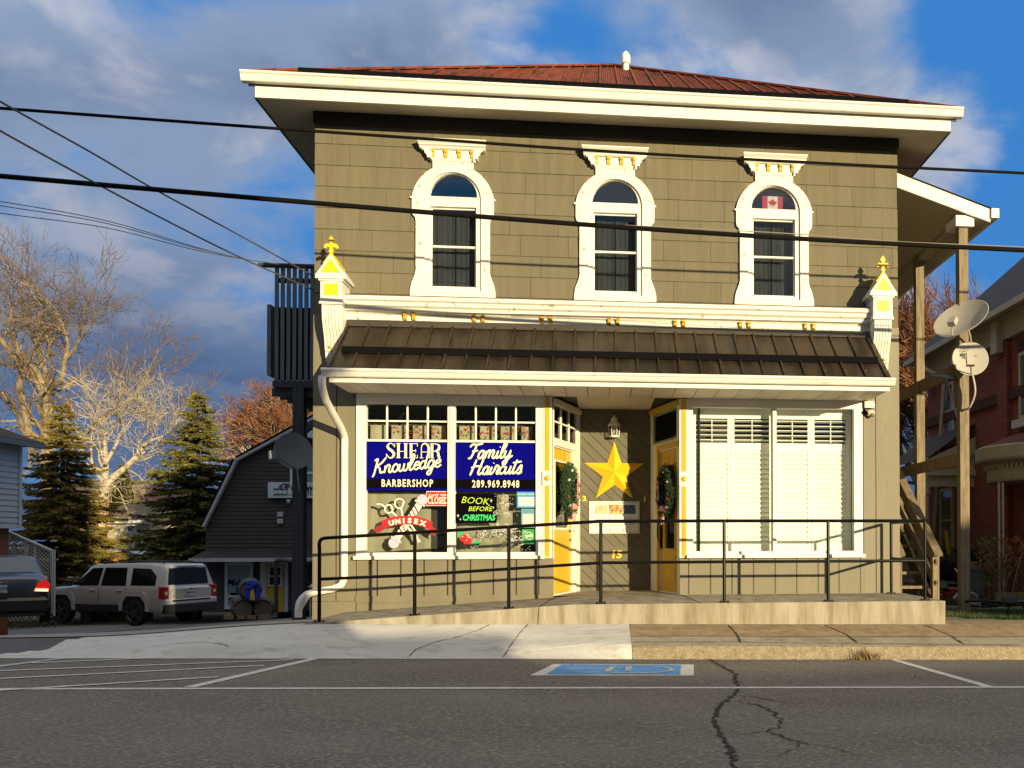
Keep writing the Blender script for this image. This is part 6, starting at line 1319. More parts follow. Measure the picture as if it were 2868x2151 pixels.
CRMW = M('cream_siding', (.46, .40, .28), .6, .08, 1, .3, 20, stretch=(.2, 1, 6)); BRR = M('tan_shingles', (.14, .10, .06), .9, .25, 5)
far_house('cream-sided house with a tan roof glimpsed between the two spruces', 270, 420, 1457, 1560, 62, CRMW, BRR, 1411, [(352, 384, 1466, 1496), (371, 402, 1510, 1560)])
far_house('house with a dull tan roof far behind the left spruce', 150, 300, 1400, 1470, 85, M('tan_wall', (.32, .24, .14), .8, .1, 2), BRR, 1345)
MH = thing('distant_house', at(330, 1400, 88), 'distant house with a maroon roof and a bright white gable between the spruces', 'house'); Y = 88
b = MB(); g0, g1, g2 = at(342, 1404, Y), at(381, 1404, Y), at(364, 1355, Y); b.plate([(g0.x, g0.z - 4), (g1.x, g1.z - 4), (g1.x, g1.z), (g2.x, g2.z), (g0.x, g0.z)], (), Y, Y + .3); b.build('gable_wall', M('bright_gable_white', (.72, .70, .62), .6), MH)
b = MB(); r0, r1 = at(290, 1410, Y + .1), at(292, 1355, Y + .1); b.face([(r0.x, Y + 4, g0.z), (g0.x, Y - .1, g0.z), (g2.x, Y - .1, g2.z), (r1.x, Y + 4, g2.z)]); b.face([(g1.x, Y - .1, g1.z), (g1.x + 1, Y + 14, g1.z), (g2.x, Y + 14, g2.z), (g2.x, Y - .1, g2.z)]); b.build('roof', M('maroon_roof', (.075, .022, .028), .8, .15, 3), MH)
far_house('small grey house with a dark roof far right of the maroon roof', 395, 470, 1395, 1450, 110, M('grey_wall', (.30, .28, .26), .8), M('slate_far', (.05, .05, .055), .8), 1370)
b = MB(); la, lb_ = at(275, 1520, 50), at(293, 1380, 50)
LD = thing('step_ladder', la, 'orange ladder leaning on the pale tree trunk between the spruces', 'ladder')
for dx in (0, .42): b.bar((la.x + dx, 49.6, -1.5), (la.x + dx + .1, 49.9, at(0, 1390, 50).z), .06, .06)
b.build('ladder_rails', ORP, LD); b = MB()
for k in range(9): b.bar((la.x, 49.7, -.8 + k * .45), (la.x + .5, 49.7, -.8 + k * .45), .05, .05)
b.build('rungs', ORP, LD)

# ================================================================== trees
BARK = M('lit_grey_bark', (.26, .20, .12), .9, .2, 4, .5, 12, col2=(.13, .10, .07), c2s=3); PBARK = M('pale_bark', (.42, .36, .26), .8, .2, 5, .3, 14, col2=(.18, .14, .10), c2s=4, c2r=(.52, .62)); TWIG = M('twig_brown', (.16, .115, .075), .9); RTWIG = M('reddish_twig', (.23, .10, .045), .9, .3, 2); DBARK = M('dark_bark', (.06, .05, .04), .9)
def branch(b, p, d, L_, r, lvl, rr, maxl, spread=.5, kids=(2, 3), up=.06, n=5, wob=.16, tip=.35, tw=None, minr=.006):
    pts = [p.copy()]; dd = d.copy()
    for i in range(n):
        dd = (dd + Vector((rr.gauss(0, wob), rr.gauss(0, wob), rr.gauss(0, wob) + up))).normalized(); pts.append(pts[-1] + dd * L_ / n)
    tgt = tw if (tw is not None and lvl >= maxl - 1) else b
    tgt.tube(pts, [max(minr, r * (1 - (1 - tip) * i / n)) for i in range(n + 1)], 6 if lvl == 0 else (5 if lvl == 1 else 3), caps=False)
    if lvl >= maxl: return
    for k in range(rr.randint(*kids) + (1 if lvl else 0)):
        i = rr.randint(1, n) if lvl else rr.randint(2, n); q = pts[i]; ax = Vector((rr.gauss(0, 1), rr.gauss(0, 1), rr.gauss(0, 1))).normalized()
        nd = (dd + (ax - dd * ax.dot(dd)).normalized() * rr.uniform(.6, 1.3) * spread * 1.6).normalized()
        branch(b, q, nd, L_ * rr.uniform(.55, .8), max(minr, r * tip * rr.uniform(.75, 1.1)), lvl + 1, rr, maxl, spread, kids, up, max(3, n - 1), wob, tip, tw, minr)
    branch(b, pts[-1], dd, L_ * .7, max(minr, r * tip), lvl + 1, rr, maxl, spread, kids, up, max(3, n - 1), wob, tip, tw, minr)
def limb_tree(lb, limbs, Y, bark, twigm, seed, sub=(3, 5), L0=2.2, maxl=3, minr=.012, dy=1.2, kd=(1, 2), rs_=.78):
    rr = random.Random(seed); t = thing('bare_tree', at(*limbs[0][0][0], Y), lb, 'tree', 'leafless trees behind the driveway'); b = MB(); tw = MB()
    for px, r0, r1 in limbs:
        r0 *= rs_; r1 *= rs_
        yo = rr.uniform(-dy, dy); pts = smooth_pts([at(x, y, Y + yo * i / max(1, len(px) - 1)) for i, (x, y) in enumerate(px)], 4); n = len(pts)
        rs = [r0 + (r1 - r0) * i / (n - 1) for i in range(n)]; b.tube(pts, rs, 8, caps=False)
        for k in range(rr.randint(*sub)):
            i = rr.randint(n // 3, n - 1); d = (pts[min(i + 1, n - 1)] - pts[i - 1]).normalized(); ax = Vector((rr.gauss(0, 1), rr.gauss(0, 1), rr.gauss(0, .6))).normalized(); nd = (d * .7 + ax * .8 + Vector((0, 0, .35))).normalized()
            branch(b, pts[i], nd, L0 * rr.uniform(.6, 1.1), rs[i] * .5, 1, rr, maxl, .5, kd, .05, 4, .2, .5, tw, minr)
        branch(b, pts[-1], (pts[-1] - pts[-2]).normalized(), L0 * .8, r1, 1, rr, maxl, .5, kd, .05, 4, .2, .5, tw, minr)
    b.build('trunk', bark, t, norm=False); tw.build('crown', twigm, t, norm=False); return t
Y = 54
limb_tree('tall spreading bare tree with ochre limbs at the far left', [
    ([(132, 1500), (134, 1330), (130, 1180), (128, 1100)], .42, .30), ([(128, 1110), (95, 1060), (45, 1010), (10, 960), (-30, 900)], .24, .10), ([(132, 1100), (130, 1050), (112, 1000), (100, 950), (70, 890), (60, 830)], .20, .07),
    ([(135, 1110), (150, 1080), (172, 1060), (182, 1010), (190, 960), (170, 900), (150, 860)], .22, .07), ([(112, 1030), (140, 980), (125, 930), (105, 900)], .12, .05), ([(85, 1240), (70, 1150), (55, 1080), (60, 1030), (40, 940), (30, 880)], .26, .07), ([(182, 1010), (215, 970), (230, 900), (235, 870)], .10, .04), ([(150, 1300), (200, 1250), (280, 1180), (330, 1140), (375, 1110), (395, 1080), (408, 1056)], .20, .05), ([(10, 1100), (40, 1150), (80, 1230), (85, 1300)], .15, .1), ([(300, 1165), (350, 1155), (400, 1160)], .06, .03)], Y, BARK, TWIG, 11, (6, 9), 2.3, 4, .011)
limb_tree('pale-barked bare tree forking wide between the spruces', [
    ([(280, 1560), (284, 1450), (288, 1390), (295, 1330), (295, 1270), (290, 1220)], .34, .12), ([(286, 1395), (310, 1345), (350, 1310), (385, 1275), (410, 1240), (450, 1225)], .26, .07), ([(294, 1300), (320, 1255), (335, 1220), (345, 1205)], .13, .04), ([(288, 1350), (262, 1310), (255, 1260), (258, 1200)], .10, .04), ([(400, 1250), (440, 1250), (462, 1238)], .05, .03), ([(385, 1275), (390, 1240), (420, 1200)], .07, .03), ([(296, 1345), (330, 1370), (345, 1400)], .05, .02), ([(350, 1312), (385, 1330), (420, 1365)], .05, .02)], 50, PBARK, PBARK, 23, (4, 6), 1.7, 4, .009)
def round_tree(lb, xc, yb, yt, Y, seed, bark, twm, L0, r0, kids=(3, 4), maxl=5, spread=.5):
    rr = random.Random(seed); base = at(xc, yb, Y); t = thing('bare_tree', base, lb, 'tree', 'leafless trees behind the driveway'); b = MB(); tw = MB()
    for k in range(4):
        a = k * 1.57 + rr.uniform(-.4, .4); d = Vector((math.cos(a) * .42, math.sin(a) * .42, 1)).normalized(); branch(b, base, d, L0, r0 * rr.uniform(.7, 1), 0, rr, maxl, spread, kids, .03, 5, .12, .55, tw, .016)
    b.build('trunk', bark, t, norm=False); tw.build('crown', twm, t, norm=False); return t
round_tree('dense reddish bare tree rising behind the dark gambrel roof', 770, 1400, 1085, 66, 5, PBARK, RTWIG, 3.0, .20, (2, 3), 5, .50)
round_tree('second reddish bare tree just left of the shop corner', 860, 1400, 1120, 72, 6, PBARK, RTWIG, 2.9, .18, (2, 3), 5, .48)
round_tree('reddish brown bare tree seen through the timber porch posts', 2615, 1450, 850, 44, 7, DBARK, RTWIG, 4.3, .26, (3, 4), 5, .42)
for o in [o for o in bpy.data.objects if o.name.startswith('bare_tree')][-1:]: o['group'] = 'leafless tree behind the porch'
# spruces: whorls of drooping branches carrying short needled sprays
def spruce(lb, xc, yb, yt, Y, rad, seed, mat, dens=1.0, bare_top=0):
    rr = random.Random(seed); base = at(xc, yb, Y); top = at(xc, yt, Y); H = top.z - base.z; t = thing('spruce_tree', base, lb, 'spruce', 'spruce trees behind the driveway')
    b = MB(); b.tube([base, base + Vector((.05, 0, H * .5)), top], [.22, .13, .02], 7); b.build('trunk', DBARK, t); b = MB(); z = .10 * H
    while z < H - .25:
        f = 1 - z / H; Rb = rad * (f ** .85) * rr.uniform(.82, 1.15) + .10; nb = int((7 + 6 * f) * dens); a0 = rr.uniform(0, 6.28)
        for k in range(nb):
            a = a0 + 6.283 * k / nb + rr.uniform(-.25, .25); L_ = Rb * rr.uniform(.62, 1.18); o = Vector((math.cos(a), math.sin(a), 0)); side = Vector((-o.y, o.x, 0)); st = base + Vector((0, 0, z + rr.uniform(-.13, .13))); m = max(3, int(L_ / .12)); dro = rr.uniform(.30, .52)
            for i in range(1, m + 1):
                u = i / m; c = st + o * L_ * u + side * L_ * .08 * math.sin(u * 4 + k) + Vector((0, 0, L_ * (.18 * u - dro * u * u + .22 * u ** 4)))
                for s_ in (-1, -.5, 0, .5, 1):
                    tl = (.16 + .34 * (1 - u) * min(1, u * 3)) * rr.uniform(.6, 1.3) * min(1.35, .55 + L_ / 2.4); dr_ = (o * rr.uniform(.6, 1.1) + side * s_ * rr.uniform(.7, 1.1) + Vector((0, 0, rr.uniform(-.5, .02)))).normalized()
                    for q in range(2):
                        w_ = Vector((rr.gauss(0, 1), rr.gauss(0, 1), rr.gauss(0, 1))).normalized() * .055; e = c + dr_ * tl * (.6 + .4 * q) + w_ * 1.3; cc = c + dr_ * tl * .35 * q; b.face([cc - w_, cc + w_, e])
        z += (.19 + .06 * f) * H / 8.5
    for k in range(14): zz = H - k * .06; a = rr.uniform(0, 6.28); c = base + Vector((0, 0, zz - .1)); b.face([c + Vector((0, 0, -.03)), c + Vector((0, 0, .03)), c + Vector((math.cos(a) * (.05 + k * .012), math.sin(a) * (.05 + k * .012), .10))])
    b.build('crown', mat, t, norm=False); return t
SPR = M('spruce_needles', (.17, .150, .022), .8, .3, 1.6, col2=(.075, .08, .018), c2s=3)
SPB = M('spruce_needles_sparse', (.18, .145, .022), .8, .3, 1.6, col2=(.20, .085, .015), c2s=2.2, c2r=(.56, .64))
spruce('big spruce beside the pale-sided house, dark below and sunlit above', 172, 1770, 1118, 42, 3.3, 31, SPB, 1.15)
spruce('big spruce left of the dark gambrel shop, dark below and sunlit above', 552, 1750, 1086, 43, 3.75, 32, SPR, 1.25)
spruce('smaller yellowish spruce far behind the forked pale tree', 342, 1460, 1290, 75, 1.6, 33, SPR, .8)
# scrub under the left spruce
rr = random.Random(3); b = MB()
for k in range(9000):
    x = rr.uniform(-28, -20.5); y = rr.uniform(34, 39); z = gz(x, y); h = rr.uniform(.2, 1.5) * (.5 + .5 * math.sin(x * 2.1 + 1) ** 2); c = Vector((x, y, z + rr.uniform(0, h))); d = Vector((rr.gauss(0, .5), rr.gauss(0, .5), 1)).normalized() * rr.uniform(.15, .4); s_ = Vector((rr.gauss(0, 1), rr.gauss(0, 1), 0)).normalized() * .02; b.face([c - s_, c + s_, c + d])
tag(b.build('undergrowth', M('dry_brush', (.07, .055, .03), .9, .3, 3), norm=False), 'dry brown brush growing under the left spruce behind the cars', 'undergrowth', kind='stuff')

# ================================================================== right side: red brick house and yard
BRK = bpy.data.materials.new('red_brick'); BRK.use_nodes = True
def mkbrick():
    nt = BRK.node_tree; N = nt.nodes; L = nt.links; b = N['Principled BSDF']; b.inputs['Roughness'].default_value = .9
    tc = N.new('ShaderNodeTexCoord'); mp = N.new('ShaderNodeMapping'); mp.inputs['Rotation'].default_value = (0, R(90), R(90)); L.new(tc.outputs['Object'], mp.inputs[0])
    sp_ = N.new('ShaderNodeSeparateXYZ'); L.new(tc.outputs['Object'], sp_.inputs[0]); ad = N.new('ShaderNodeMath'); ad.operation = 'ADD'; L.new(sp_.outputs[0], ad.inputs[0]); L.new(sp_.outputs[1], ad.inputs[1])
    cb = N.new('ShaderNodeCombineXYZ'); L.new(ad.outputs[0], cb.inputs[0]); L.new(sp_.outputs[2], cb.inputs[1])
    br = N.new('ShaderNodeTexBrick'); L.new(cb.outputs[0], br.inputs['Vector']); br.inputs['Color1'].default_value = (.26, .05, .026, 1); br.inputs['Color2'].default_value = (.18, .035, .02, 1); br.inputs['Mortar'].default_value = (.16, .10, .08, 1)
    br.inputs['Scale'].default_value = 1; br.inputs['Brick Width'].default_value = .21; br.inputs['Row Height'].default_value = .07; br.inputs['Mortar Size'].default_value = .008; L.new(br.outputs[0], b.inputs['Base Color'])
mkbrick()
RH = thing('red_brick_house', (8, 19, .2), 'two-storey red brick house with cream trim and side porch at the right edge', 'house')
CRT = M('cream_trim', (.44, .40, .30), .6, .08, 3)
b = MB(); b.box(8.0, 17, 13.0, 22.1, -.5, 5.25); b.box(7.9, 8.2, 17.4, 17.85, -.5, 5.22); b.build('wall', BRK, RH)
b = MB(); b.box(7.93, 7.999, 13.0, 22.1, 4.05, 4.25); b.build('brick_band', M('dark_brick_band', (.07, .022, .018), .9, .2, 10), RH)
b = MB(); b.box(7.88, 7.999, 13.0, 22.2, 5.25, 5.62); b.box(7.72, 7.999, 13.0, 22.2, 5.62, 5.68)
for y in (15.6, 17.5, 19.6, 21.6): b.box(7.74, 7.879, y, y + .30, 5.0, 5.61)
b.build('cornice', CRT, RH)
b = MB(); b.box(7.50, 7.62, 12.6, 22.45, 5.62, 5.74); b.build('gutter', CRT, RH)
b = MB(); b.tube(smooth_pts([(7.56, 21.3, 5.62), (7.56, 21.1, 5.35), (7.7, 20.9, 5.2), (7.9, 20.7, 5.1)], 4) + [Vector((7.92, 21.75, .3))], .05, 7); b.build('downspout', CRT, RH)
A, B_, Cc, D_ = Vector((7.5, 22.4, 5.72)), Vector((7.5, 12.6, 5.72)), Vector((17.5, 12.6, 5.72)), Vector((17.5, 22.4, 5.72)); r1_, r2_ = Vector((12.3, 17.5, 10.4)), Vector((12.7, 17.5, 10.4))
b = MB()
for f in ((B_, A, r1_), (A, D_, r2_, r1_), (D_, Cc, r2_), (Cc, B_, r1_, r2_)): b.face(f)
b.face([Vector((7.5, 12.6, 5.71)), Vector((7.5, 22.4, 5.71)), Vector((8.0, 22.4, 5.70)), Vector((8.0, 12.6, 5.70))]); b.build('roof', M('plum_slate_roof', (.040, .026, .030), .8, .15, 5, .3, 20), RH)
def wall_win(y0, y1, z0, z1):
    w = bpy.data.objects.new('window', None); C.objects.link(w); w.parent = RH; w.location = Vector((8, y0, z0)) - RH.location; tr = lambda a, q, z: Vector((8 + q, a, z))
    b = MB(); b.plate([(y0, z0), (y1, z0), (y1, z1), (y0, z1)], [[(y0 + .07, z0 + .07), (y1 - .07, z0 + .07), (y1 - .07, z1 - .07), (y0 + .07, z1 - .07)]], -.06, -.002, tr); b.box(7.945, 7.99, y0 + .07, y1 - .07, (z0 + z1) / 2 - .02, (z0 + z1) / 2 + .02); b.build('frame', CRT, w)
    b = MB(); b.box(7.97, 7.98, y0 + .07, y1 - .07, z0 + .07, z1 - .07); b.build('pane', M('grey_pane', (.10, .11, .11), .1, .3, 2, spec=.8), w); b = MB(); b.box(7.86, 7.999, y0 - .15, y1 + .15, z0 - .16, z0 - .002); b.build('sill', WTR, w)
    b = MB(); b.box(7.965, 7.998, y0 - .1, y1 + .1, z1 + .002, z1 + .25); b.build('lintel', MATS['dark_brick_band'], w)
for a in ((20.3, 21.0, 3.63, 4.92), (16.2, 16.97, 3.6, 4.88), (20.4, 21.2, 1.0, 2.5)): wall_win(*a)
SPX = thing('side_porch', (7.3, 19.3, .3), 'cream lean-to porch with slim columns on the side of the red brick house', 'porch'); YPo = 19.3
def q(x, y, Y=YPo): v = at(x, y, Y); return (v.x, v.z)
b = MB(); lo, hi = q(2588, 1290), q(2764, 1207); b.plate([(lo[0], lo[1]), (hi[0], hi[1]), (hi[0], hi[1] - .35), (lo[0] + .6, lo[1] - .12)], (), YPo - .12, YPo - .05); b.plate([(lo[0] + .3, q(0, 1317)[1]), (hi[0], q(0, 1317)[1]), (hi[0], hi[1] - .25), (lo[0] + .35, lo[1] - .08)], (), YPo - .045, YPo); b.box(lo[0], 7.99, YPo - .16, YPo, q(0, 1318)[1], q(0, 1300)[1]); b.box(lo[0] + .05, 7.99, YPo - .08, YPo + .05, q(0, 1352)[1], q(0, 1319)[1]); b.build('pediment', CRT, SPX)
b = MB(); b.face([(lo[0], YPo - .14, lo[1] + .03), (7.98, YPo - .14, hi[1] + .16), (7.98, 22.2, hi[1] + .16), (lo[0], 22.2, lo[1] + .03)]); b.build('roof', M('porch_shingles', (.045, .035, .032), .85, .2, 6), SPX)
b = MB(); n = 24
for k in range(n): x = lo[0] + .1 + (7.9 - lo[0] - .1) * k / n; b.box(x, x + .03, YPo - .10, YPo - .081, q(0, 1329)[1], q(0, 1320)[1])
b.build('dentil_band', CRT, SPX)
for (x, yy) in ((2595, YPo), (2757, YPo), (2682, 21.6)):
    v = at(x, 1400, yy); b = MB(); zt2 = q(0, 1352)[1]; b.lathe([(.09, .35), (.06, .45), (.055, zt2 - .2), (.08, zt2 - .15), (.08, zt2)], (v.x, yy, 0), 12); b.build('column', CRT, SPX)
b = MB(); b.box(lo[0], 7.99, YPo - .1, 22.2, -.2, .35); b.box(lo[0] - .1, 7.99, YPo - .5, YPo - .101, -.2, .17); b.build('porch_floor', M('porch_floor_grey', (.12, .11, .10), .8, .1, 3), SPX)
b = MB(); b.box(6.9, 7.7, 22.2, 22.26, .35, 2.35); b.build('porch_door', CRT, SPX); b = MB(); b.box(7.05, 7.55, 22.18, 22.199, 1.0, 2.2); b.build('door_glass', M('lace_pane', (.16, .14, .10), .3, .4, 8), SPX)
CP = thing('curved_porch', (8.4, 17, 0), 'round cream porch canopy on a trellis post at the right edge', 'porch canopy'); cc = Vector((8.55, 16.6, .06))
b = MB(); b.lathe([(1.28, 2.32), (1.30, 2.36), (1.30, 2.62), (1.36, 2.66), (1.50, 2.70), (1.52, 2.74), (1.52, 2.95), (1.47, 2.98)], cc, 40); b.build('entablature', CRT, CP)
b = MB()
for k in range(80): a = 6.283 * k / 80; c_ = cc + Vector((1.335 * math.cos(a), 1.335 * math.sin(a), 2.60)); b.obox(c_, Vector((math.cos(a), math.sin(a), 0)), Vector((-math.sin(a), math.cos(a), 0)), Vector((0, 0, 1)), .03, .02, .035)
tag(b.build('dentils', CRT, CP), kind='stuff')
b = MB(); b.lathe([(1.46, 2.985), (.9, 3.2), (.05, 3.4)], cc, 40, caps=False); b.build('roof', M('orange_brown_shingles', (.16, .075, .035), .9, .2, 8), CP)
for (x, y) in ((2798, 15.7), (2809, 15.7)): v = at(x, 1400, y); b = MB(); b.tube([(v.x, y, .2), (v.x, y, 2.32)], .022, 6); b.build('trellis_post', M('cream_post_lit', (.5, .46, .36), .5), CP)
b = MB(); va, vb_ = at(2798, 1400, 15.7), at(2809, 1400, 15.7)
for k in range(9): b.bar((va.x, 15.7, .4 + k * .2), (vb_.x, 15.7, .5 + k * .2), .015, .015)
b.build('trellis_scroll', BLKP, CP)
BLD = M('bike_black', (.012, .012, .013), .4)
def bicycle(loc, rot, r, frame_m, lb, basket=False):
    t = thing('bicycle', (0, 0, 0), lb, 'bicycle'); wb = r * 3.0
    for x in (-wb / 2, wb / 2): b = MB(); b.lathe([(r - .02, -.02), (r, 0), (r - .02, .02), (r - .04, 0), (r - .02, -.02)], (x, 0, r), 24, 'Y', caps=False); b.build('tyre', TYRE if not basket else M('cream_tyre', (.35, .32, .25), .8), t, local=True); 
    for x in (-wb / 2, wb / 2):
        b = MB()
        for k in range(12): a = 6.283 * k / 12; b.tube([(x, 0, r), (x + (r - .03) * math.cos(a), 0, r + (r - .03) * math.sin(a))], .003, 3)
        b.lathe([(.02, -.04), (.02, .04)], (x, 0, r), 8, 'Y'); b.build('spokes', MATS['galvanised_steel'], t, local=True)
    bb = Vector((-r * .15, 0, r * .9)); sd = Vector((-r * .45, 0, r * 2.4)); hd = Vector((wb / 2 - r * .55, 0, r * 2.3)); b = MB()
    for p, q_ in ((bb, sd), (bb, hd), (sd * .92 + bb * .08, hd), (bb, Vector((-wb / 2, 0, r))), (sd, Vector((-wb / 2, 0, r))), (hd, Vector((wb / 2, 0, r)))): b.tube([p, q_], .022, 7)
    b.build('frame', frame_m, t, local=True); b = MB(); b.tube([hd, hd + Vector((-.02, 0, .15)), hd + Vector((0, .0, .18))], .014, 6); b.tube(smooth_pts([hd + Vector((-.10, -.26, .20)), hd + Vector((.0, -.1, .18)), hd + Vector((.0, .1, .18)), hd + Vector((-.10, .26, .20))], 4), .014, 6); b.build('handlebar', MATS['galvanised_steel'], t, local=True)
    b = MB(); b.box(sd.x - .12, sd.x + .1, -.06, .06, sd.z + .02, sd.z + .07, .02); b.build('saddle', BLD, t, local=True); b = MB(); b.tube([bb + Vector((0, -.12, -.1)), bb + Vector((0, -.05, 0)), bb + Vector((0, .05, 0)), bb + Vector((0, .12, .1))], .012, 5); b.build('pedals', BLD, t, local=True)
    t.location = loc; t.rotation_euler = rot; return t
v = at(2650, 1690, 14.6); bicycle((v.x, 14.6, gz(v.x, 14.6) + .12), (R(62), R(4), R(-20)), .20, M('bike_red', (.40, .02, .05), .35), 'small red and pink child bicycle tipped over beside the timber post', True)
v = at(2800, 1720, 13.6); bicycle((v.x + .1, 13.55, gz(v.x, 13.5) + .06), (R(78), R(3), R(-12)), .31, M('bike_dark_frame', (.02, .022, .03), .35), 'dark full-size bicycle lying on its side in the grass at right')
t = thing('trash_bin', at(2737, 1665, 17.2), 'blue-grey plastic bin full of sticks in front of the side porch', 'bin'); v = at(2737, 1668, 17.2)
b = MB(); b.lathe([(.17, 0), (.22, .48), (.24, .49), (.24, .54), (.21, .54), (.19, .1)], (v.x, 17.2, v.z), 20); b.build('bin_body', M('bin_blue_grey', (.13, .17, .20), .5), t)
b = MB()
for (dx, dz, l) in ((-.1, 0, .28), (.02, .1, .45), (.1, .05, .35), (.13, .2, .5), (-.05, -.1, .3)): b.tube([(v.x + dx * .5, 17.2, v.z + .3), (v.x + dx * 1.6 + dz * .3, 17.15, v.z + .5 + l * .5)], .018, 5)
b.build('sticks', M('pale_stick', (.35, .35, .36), .5), t)
t = thing('snow_shovel', at(2655, 1580, 19), 'yellow-handled shovel leaning in the dark side porch', 'shovel'); b = MB(); v0, v1 = at(2650, 1485, 19), at(2662, 1580, 18.9); b.bar(v0, v1, .07, .04); b.build('shovel_handle', M('shovel_yellow', (.50, .30, .02), .5), t); b = MB(); b.obox(at(2675, 1588, 18.8), Vector((1, 0, -.2)).normalized(), Vector((0, 1, 0)), Vector((.2, 0, 1)).normalized(), .3, .04, .10); b.build('shovel_blade', BLKP, t)
t = thing('black_bin', at(2655, 1600, 19), 'black bulky bag slumped on the porch step behind the stairs', 'bag'); b = MB(); rr = random.Random(5); v = at(2660, 1590, 19.1)
for k in range(5): b.lathe([(.05, -.35), (.35, -.2), (.38, .05), (.2, .32), (.02, .38)], (v.x - .5 + k * .25, 19.1 + rr.uniform(-.1, .1), v.z + rr.uniform(-.08, .08)), 9)
b.build('bag_body', M('bag_black', (.006, .006, .008), .6), t); 
# hydrangea with dry brown flower heads
t = thing('hydrangea_shrub', (7.0, 15.0, .2), 'leggy shrub with dry orange-brown flower heads at the right edge', 'shrub'); b = MB(); fl_ = MB(); lv = MB(); rr = random.Random(21)
for k in range(34):
    bx_, by_ = rr.uniform(6.4, 8.2), rr.uniform(14.4, 15.6); g = gz(bx_, by_); tx, ty, tz = bx_ + rr.gauss(0, .25), by_ + rr.gauss(0, .2), g + rr.uniform(.5, 1.15); b.tube(smooth_pts([(bx_ - (tx - bx_) * .3, by_, g), (bx_ + (tx - bx_) * .2, (by_ + ty) / 2, (g + tz) / 2), (tx, ty, tz)], 4), .007, 4)
    for q_ in range(70): d = Vector((rr.gauss(0, 1), rr.gauss(0, 1), rr.gauss(0, 1))).normalized(); c_ = Vector((tx, ty, tz)) + d * .085 * Vector((1, 1, .8)).length / 1.6; s_ = d.orthogonal().normalized() * .02; fl_.face([c_ - s_, c_ + s_ + d.cross(s_) * .6, c_ + s_ * .4 - d.cross(s_)])
for k in range(260): c_ = Vector((6.55 + rr.gauss(0, .10), 15.2 + rr.gauss(0, .1), gz(6.5, 15.2) + rr.uniform(.3, 1.15))); d = Vector((rr.gauss(0, 1), rr.gauss(0, 1), .6)).normalized() * .08; s_ = d.orthogonal().normalized() * .02; lv.face([c_ - s_, c_ + s_, c_ + d])
b.build('stems', M('stem_tan', (.20, .15, .09), .8), t); fl_.build('flower_heads', M('dry_flower_brown', (.26, .12, .045), .9, .3, 8), t, norm=False); lv.build('leaves', M('shrub_green', (.08, .10, .02), .8), t, norm=False)
b = MB(); v = gz(7.2, 14.7); b.box(6.6, 9.5, 15.0, 15.14, v - .1, v + .22); tag(b.build('garden_edging', WOOD), 'low timber edging board behind the hydrangea stems', 'edging')
# grass
b = MB(); rr = random.Random(6)
for k in range(26000):
    x = rr.uniform(4.35, 9.5); y = rr.uniform(11.75, 17) if rr.random() < .5 else rr.uniform(11.75, 13.9)
    if x < 4.3 + (13.2 - y) * .85 + .1 and y < 13.2: continue
    if 13.95 < y < 14.95: continue
    z = gz(x, y) - .05; h = rr.uniform(.04, .10); a = rr.uniform(0, 6.28); s_ = Vector((math.cos(a), math.sin(a), 0)) * .006; b.face([Vector((x, y, z)) - s_, Vector((x, y, z)) + s_, Vector((x + rr.gauss(0, .02), y + rr.gauss(0, .02), z + h + .04))])
tag(b.build('lawn_grass', M('lawn_green', (.035, .085, .018), .8, .35, 2, col2=(.10, .08, .03), c2s=1.5), norm=False), 'short green grass beside the landing and under the bicycles', 'grass', kind='stuff')
# leaves and grit along the kerb and walls
b = MB(); rr = random.Random(13)
for k in range(260):
    r_ = rr.random()
    if r_ < .35: x, y = rr.uniform(.4, 8), 10.035 - rr.expovariate(18)
    elif r_ < .5: x, y = 2.93 + rr.gauss(0, .12), 10.04 + rr.gauss(0, .03)
    elif r_ < .7: x, y = rr.uniform(.4, 8), rr.gauss(10.13, .012)
    else: x, y = rr.uniform(-6, 6), rr.uniform(8, 12)
    z = (road_z(x, y) if y <= 10.05 else side_z(x, y)) + .008; s = rr.uniform(.006, .018); a = rr.uniform(0, 6.28); u = Vector((math.cos(a), math.sin(a), rr.uniform(-.2, .5))) * s; v = Vector((-math.sin(a), math.cos(a), rr.uniform(-.2, .5))) * s * .6
    if y > 11.1 and x > -3.4: z = ramp_top(x) + .006
    c_ = Vector((x, y, z)); b.face([c_ - u, c_ + v, c_ + u, c_ - v])
tag(b.build('leaf_litter', M('dead_leaf', (.13, .06, .025), .9, .4, 20), norm=False), 'scattered dead leaves and grit along the kerb and pavement', 'leaves', kind='stuff')
b = MB()
for k in range(160): x, y = 2.93 + rr.gauss(0, .07), 10.03 + rr.gauss(0, .02); z = road_z(x, 10.0); d = Vector((rr.gauss(0, .6), rr.gauss(0, .4), 1)).normalized() * rr.uniform(.06, .16); s_ = d.orthogonal().normalized() * .006; b.face([Vector((x, y, z)) - s_, Vector((x, y, z)) + s_, Vector((x, y, z)) + d])
tag(b.build('kerb_weed', M('dry_weed', (.22, .15, .06), .9), norm=False), 'tuft of dry weed sprouting from the kerb joint', 'weed')

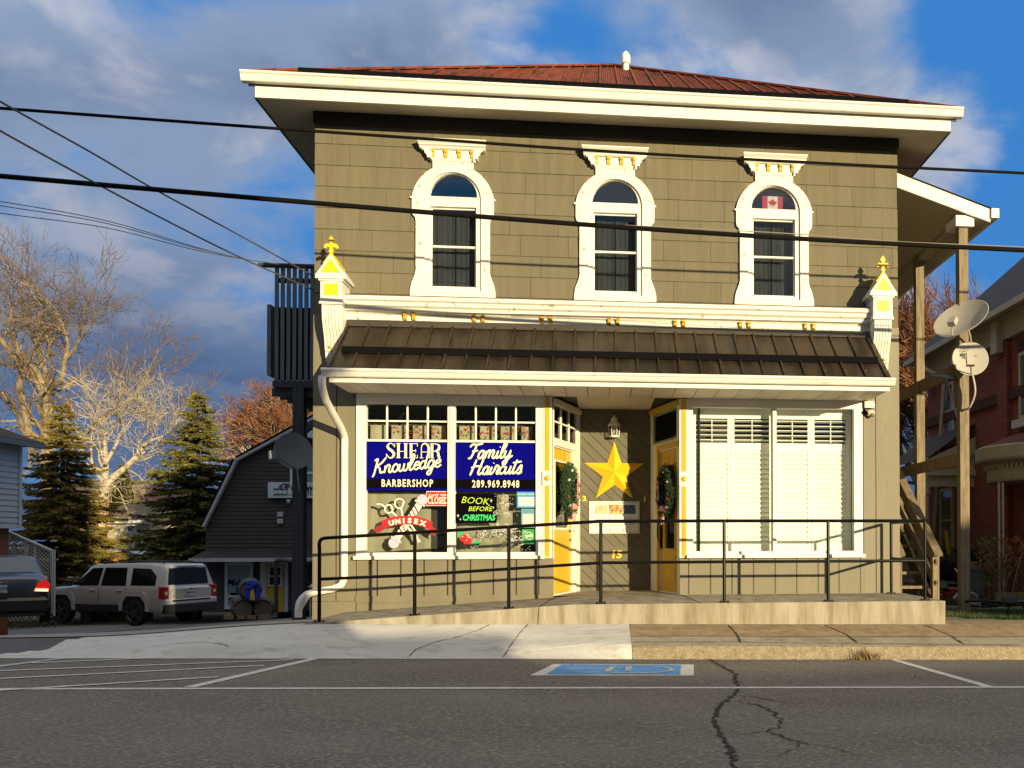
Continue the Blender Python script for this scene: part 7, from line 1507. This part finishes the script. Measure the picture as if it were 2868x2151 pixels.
# ================================================================== the other side of the street (behind the camera): it shades the road
def street_house(x0, x1, y0, y1, ze, zr_, lb, wallm, roofm, flat=False):
    h = thing('house', ((x0 + x1) / 2, y1, 0), lb, 'house'); b = MB(); b.box(x0, x1, y0, y1, -.5, ze); b.build('wall', wallm, h); b = MB()
    if flat: b.box(x0 - .15, x1 + .15, y0 - .15, y1 + .15, ze + .002, zr_)
    else:
        m_ = (y0 + y1) / 2
        for f in (((x0 - .3, y1 + .4, ze), (x1 + .3, y1 + .4, ze), (x1 + .3, m_, zr_), (x0 - .3, m_, zr_)), ((x0 - .3, y0 - .4, ze), (x1 + .3, y0 - .4, ze), (x1 + .3, m_, zr_), (x0 - .3, m_, zr_)), ((x0, y0, ze), (x0, y1, ze), (x0, m_, zr_)), ((x1, y0, ze), (x1, y1, ze), (x1, m_, zr_))): b.face(f)
    b.build('roof', roofm, h); n = max(2, int((x1 - x0) / 2.2))
    for lvl in range(max(1, int((ze - 1) / 2.8))):
        for k in range(n): xx = x0 + (x1 - x0) * (k + .5) / n; hw_ = MB(); hw_.box(xx - .45, xx + .45, y1 + .001, y1 + .05, 1.0 + lvl * 2.7, 2.3 + lvl * 2.7); hw_.build('window', WTR, h)
    return h
YO = -8.0
street_house(-16, OCX1, -17, YO, 12.7, 12.85, 'tall flat-roofed cream commercial block across the street behind the viewer', CRMW, BRR, True)
street_house(OCX1 + .02, 7.78, -15, YO, 6.4, 6.52, 'narrow two-storey brick annex across the street beside the tall block', BRICK, MATS['dark_shingle_roof'], True)
street_house(7.8, OCX2, -15, YO, OCH2 - .12, OCH2, 'low flat-roofed brick garage across the street beside the cream house', BRICK, MATS['dark_shingle_roof'], True)
street_house(OCX2 + .02, OCX3, -13, YO, OCH3 - .1, OCH3, 'long low white storage building across the street', VIN, MATS['dark_shingle_roof'], True)
street_house(18.7, 32, -11, YO, OCH4 - .1, OCH4, 'grey flat-roofed shop across the street to the right', M('grey_wall_far', (.25, .25, .25), .8), MATS['dark_shingle_roof'], True)
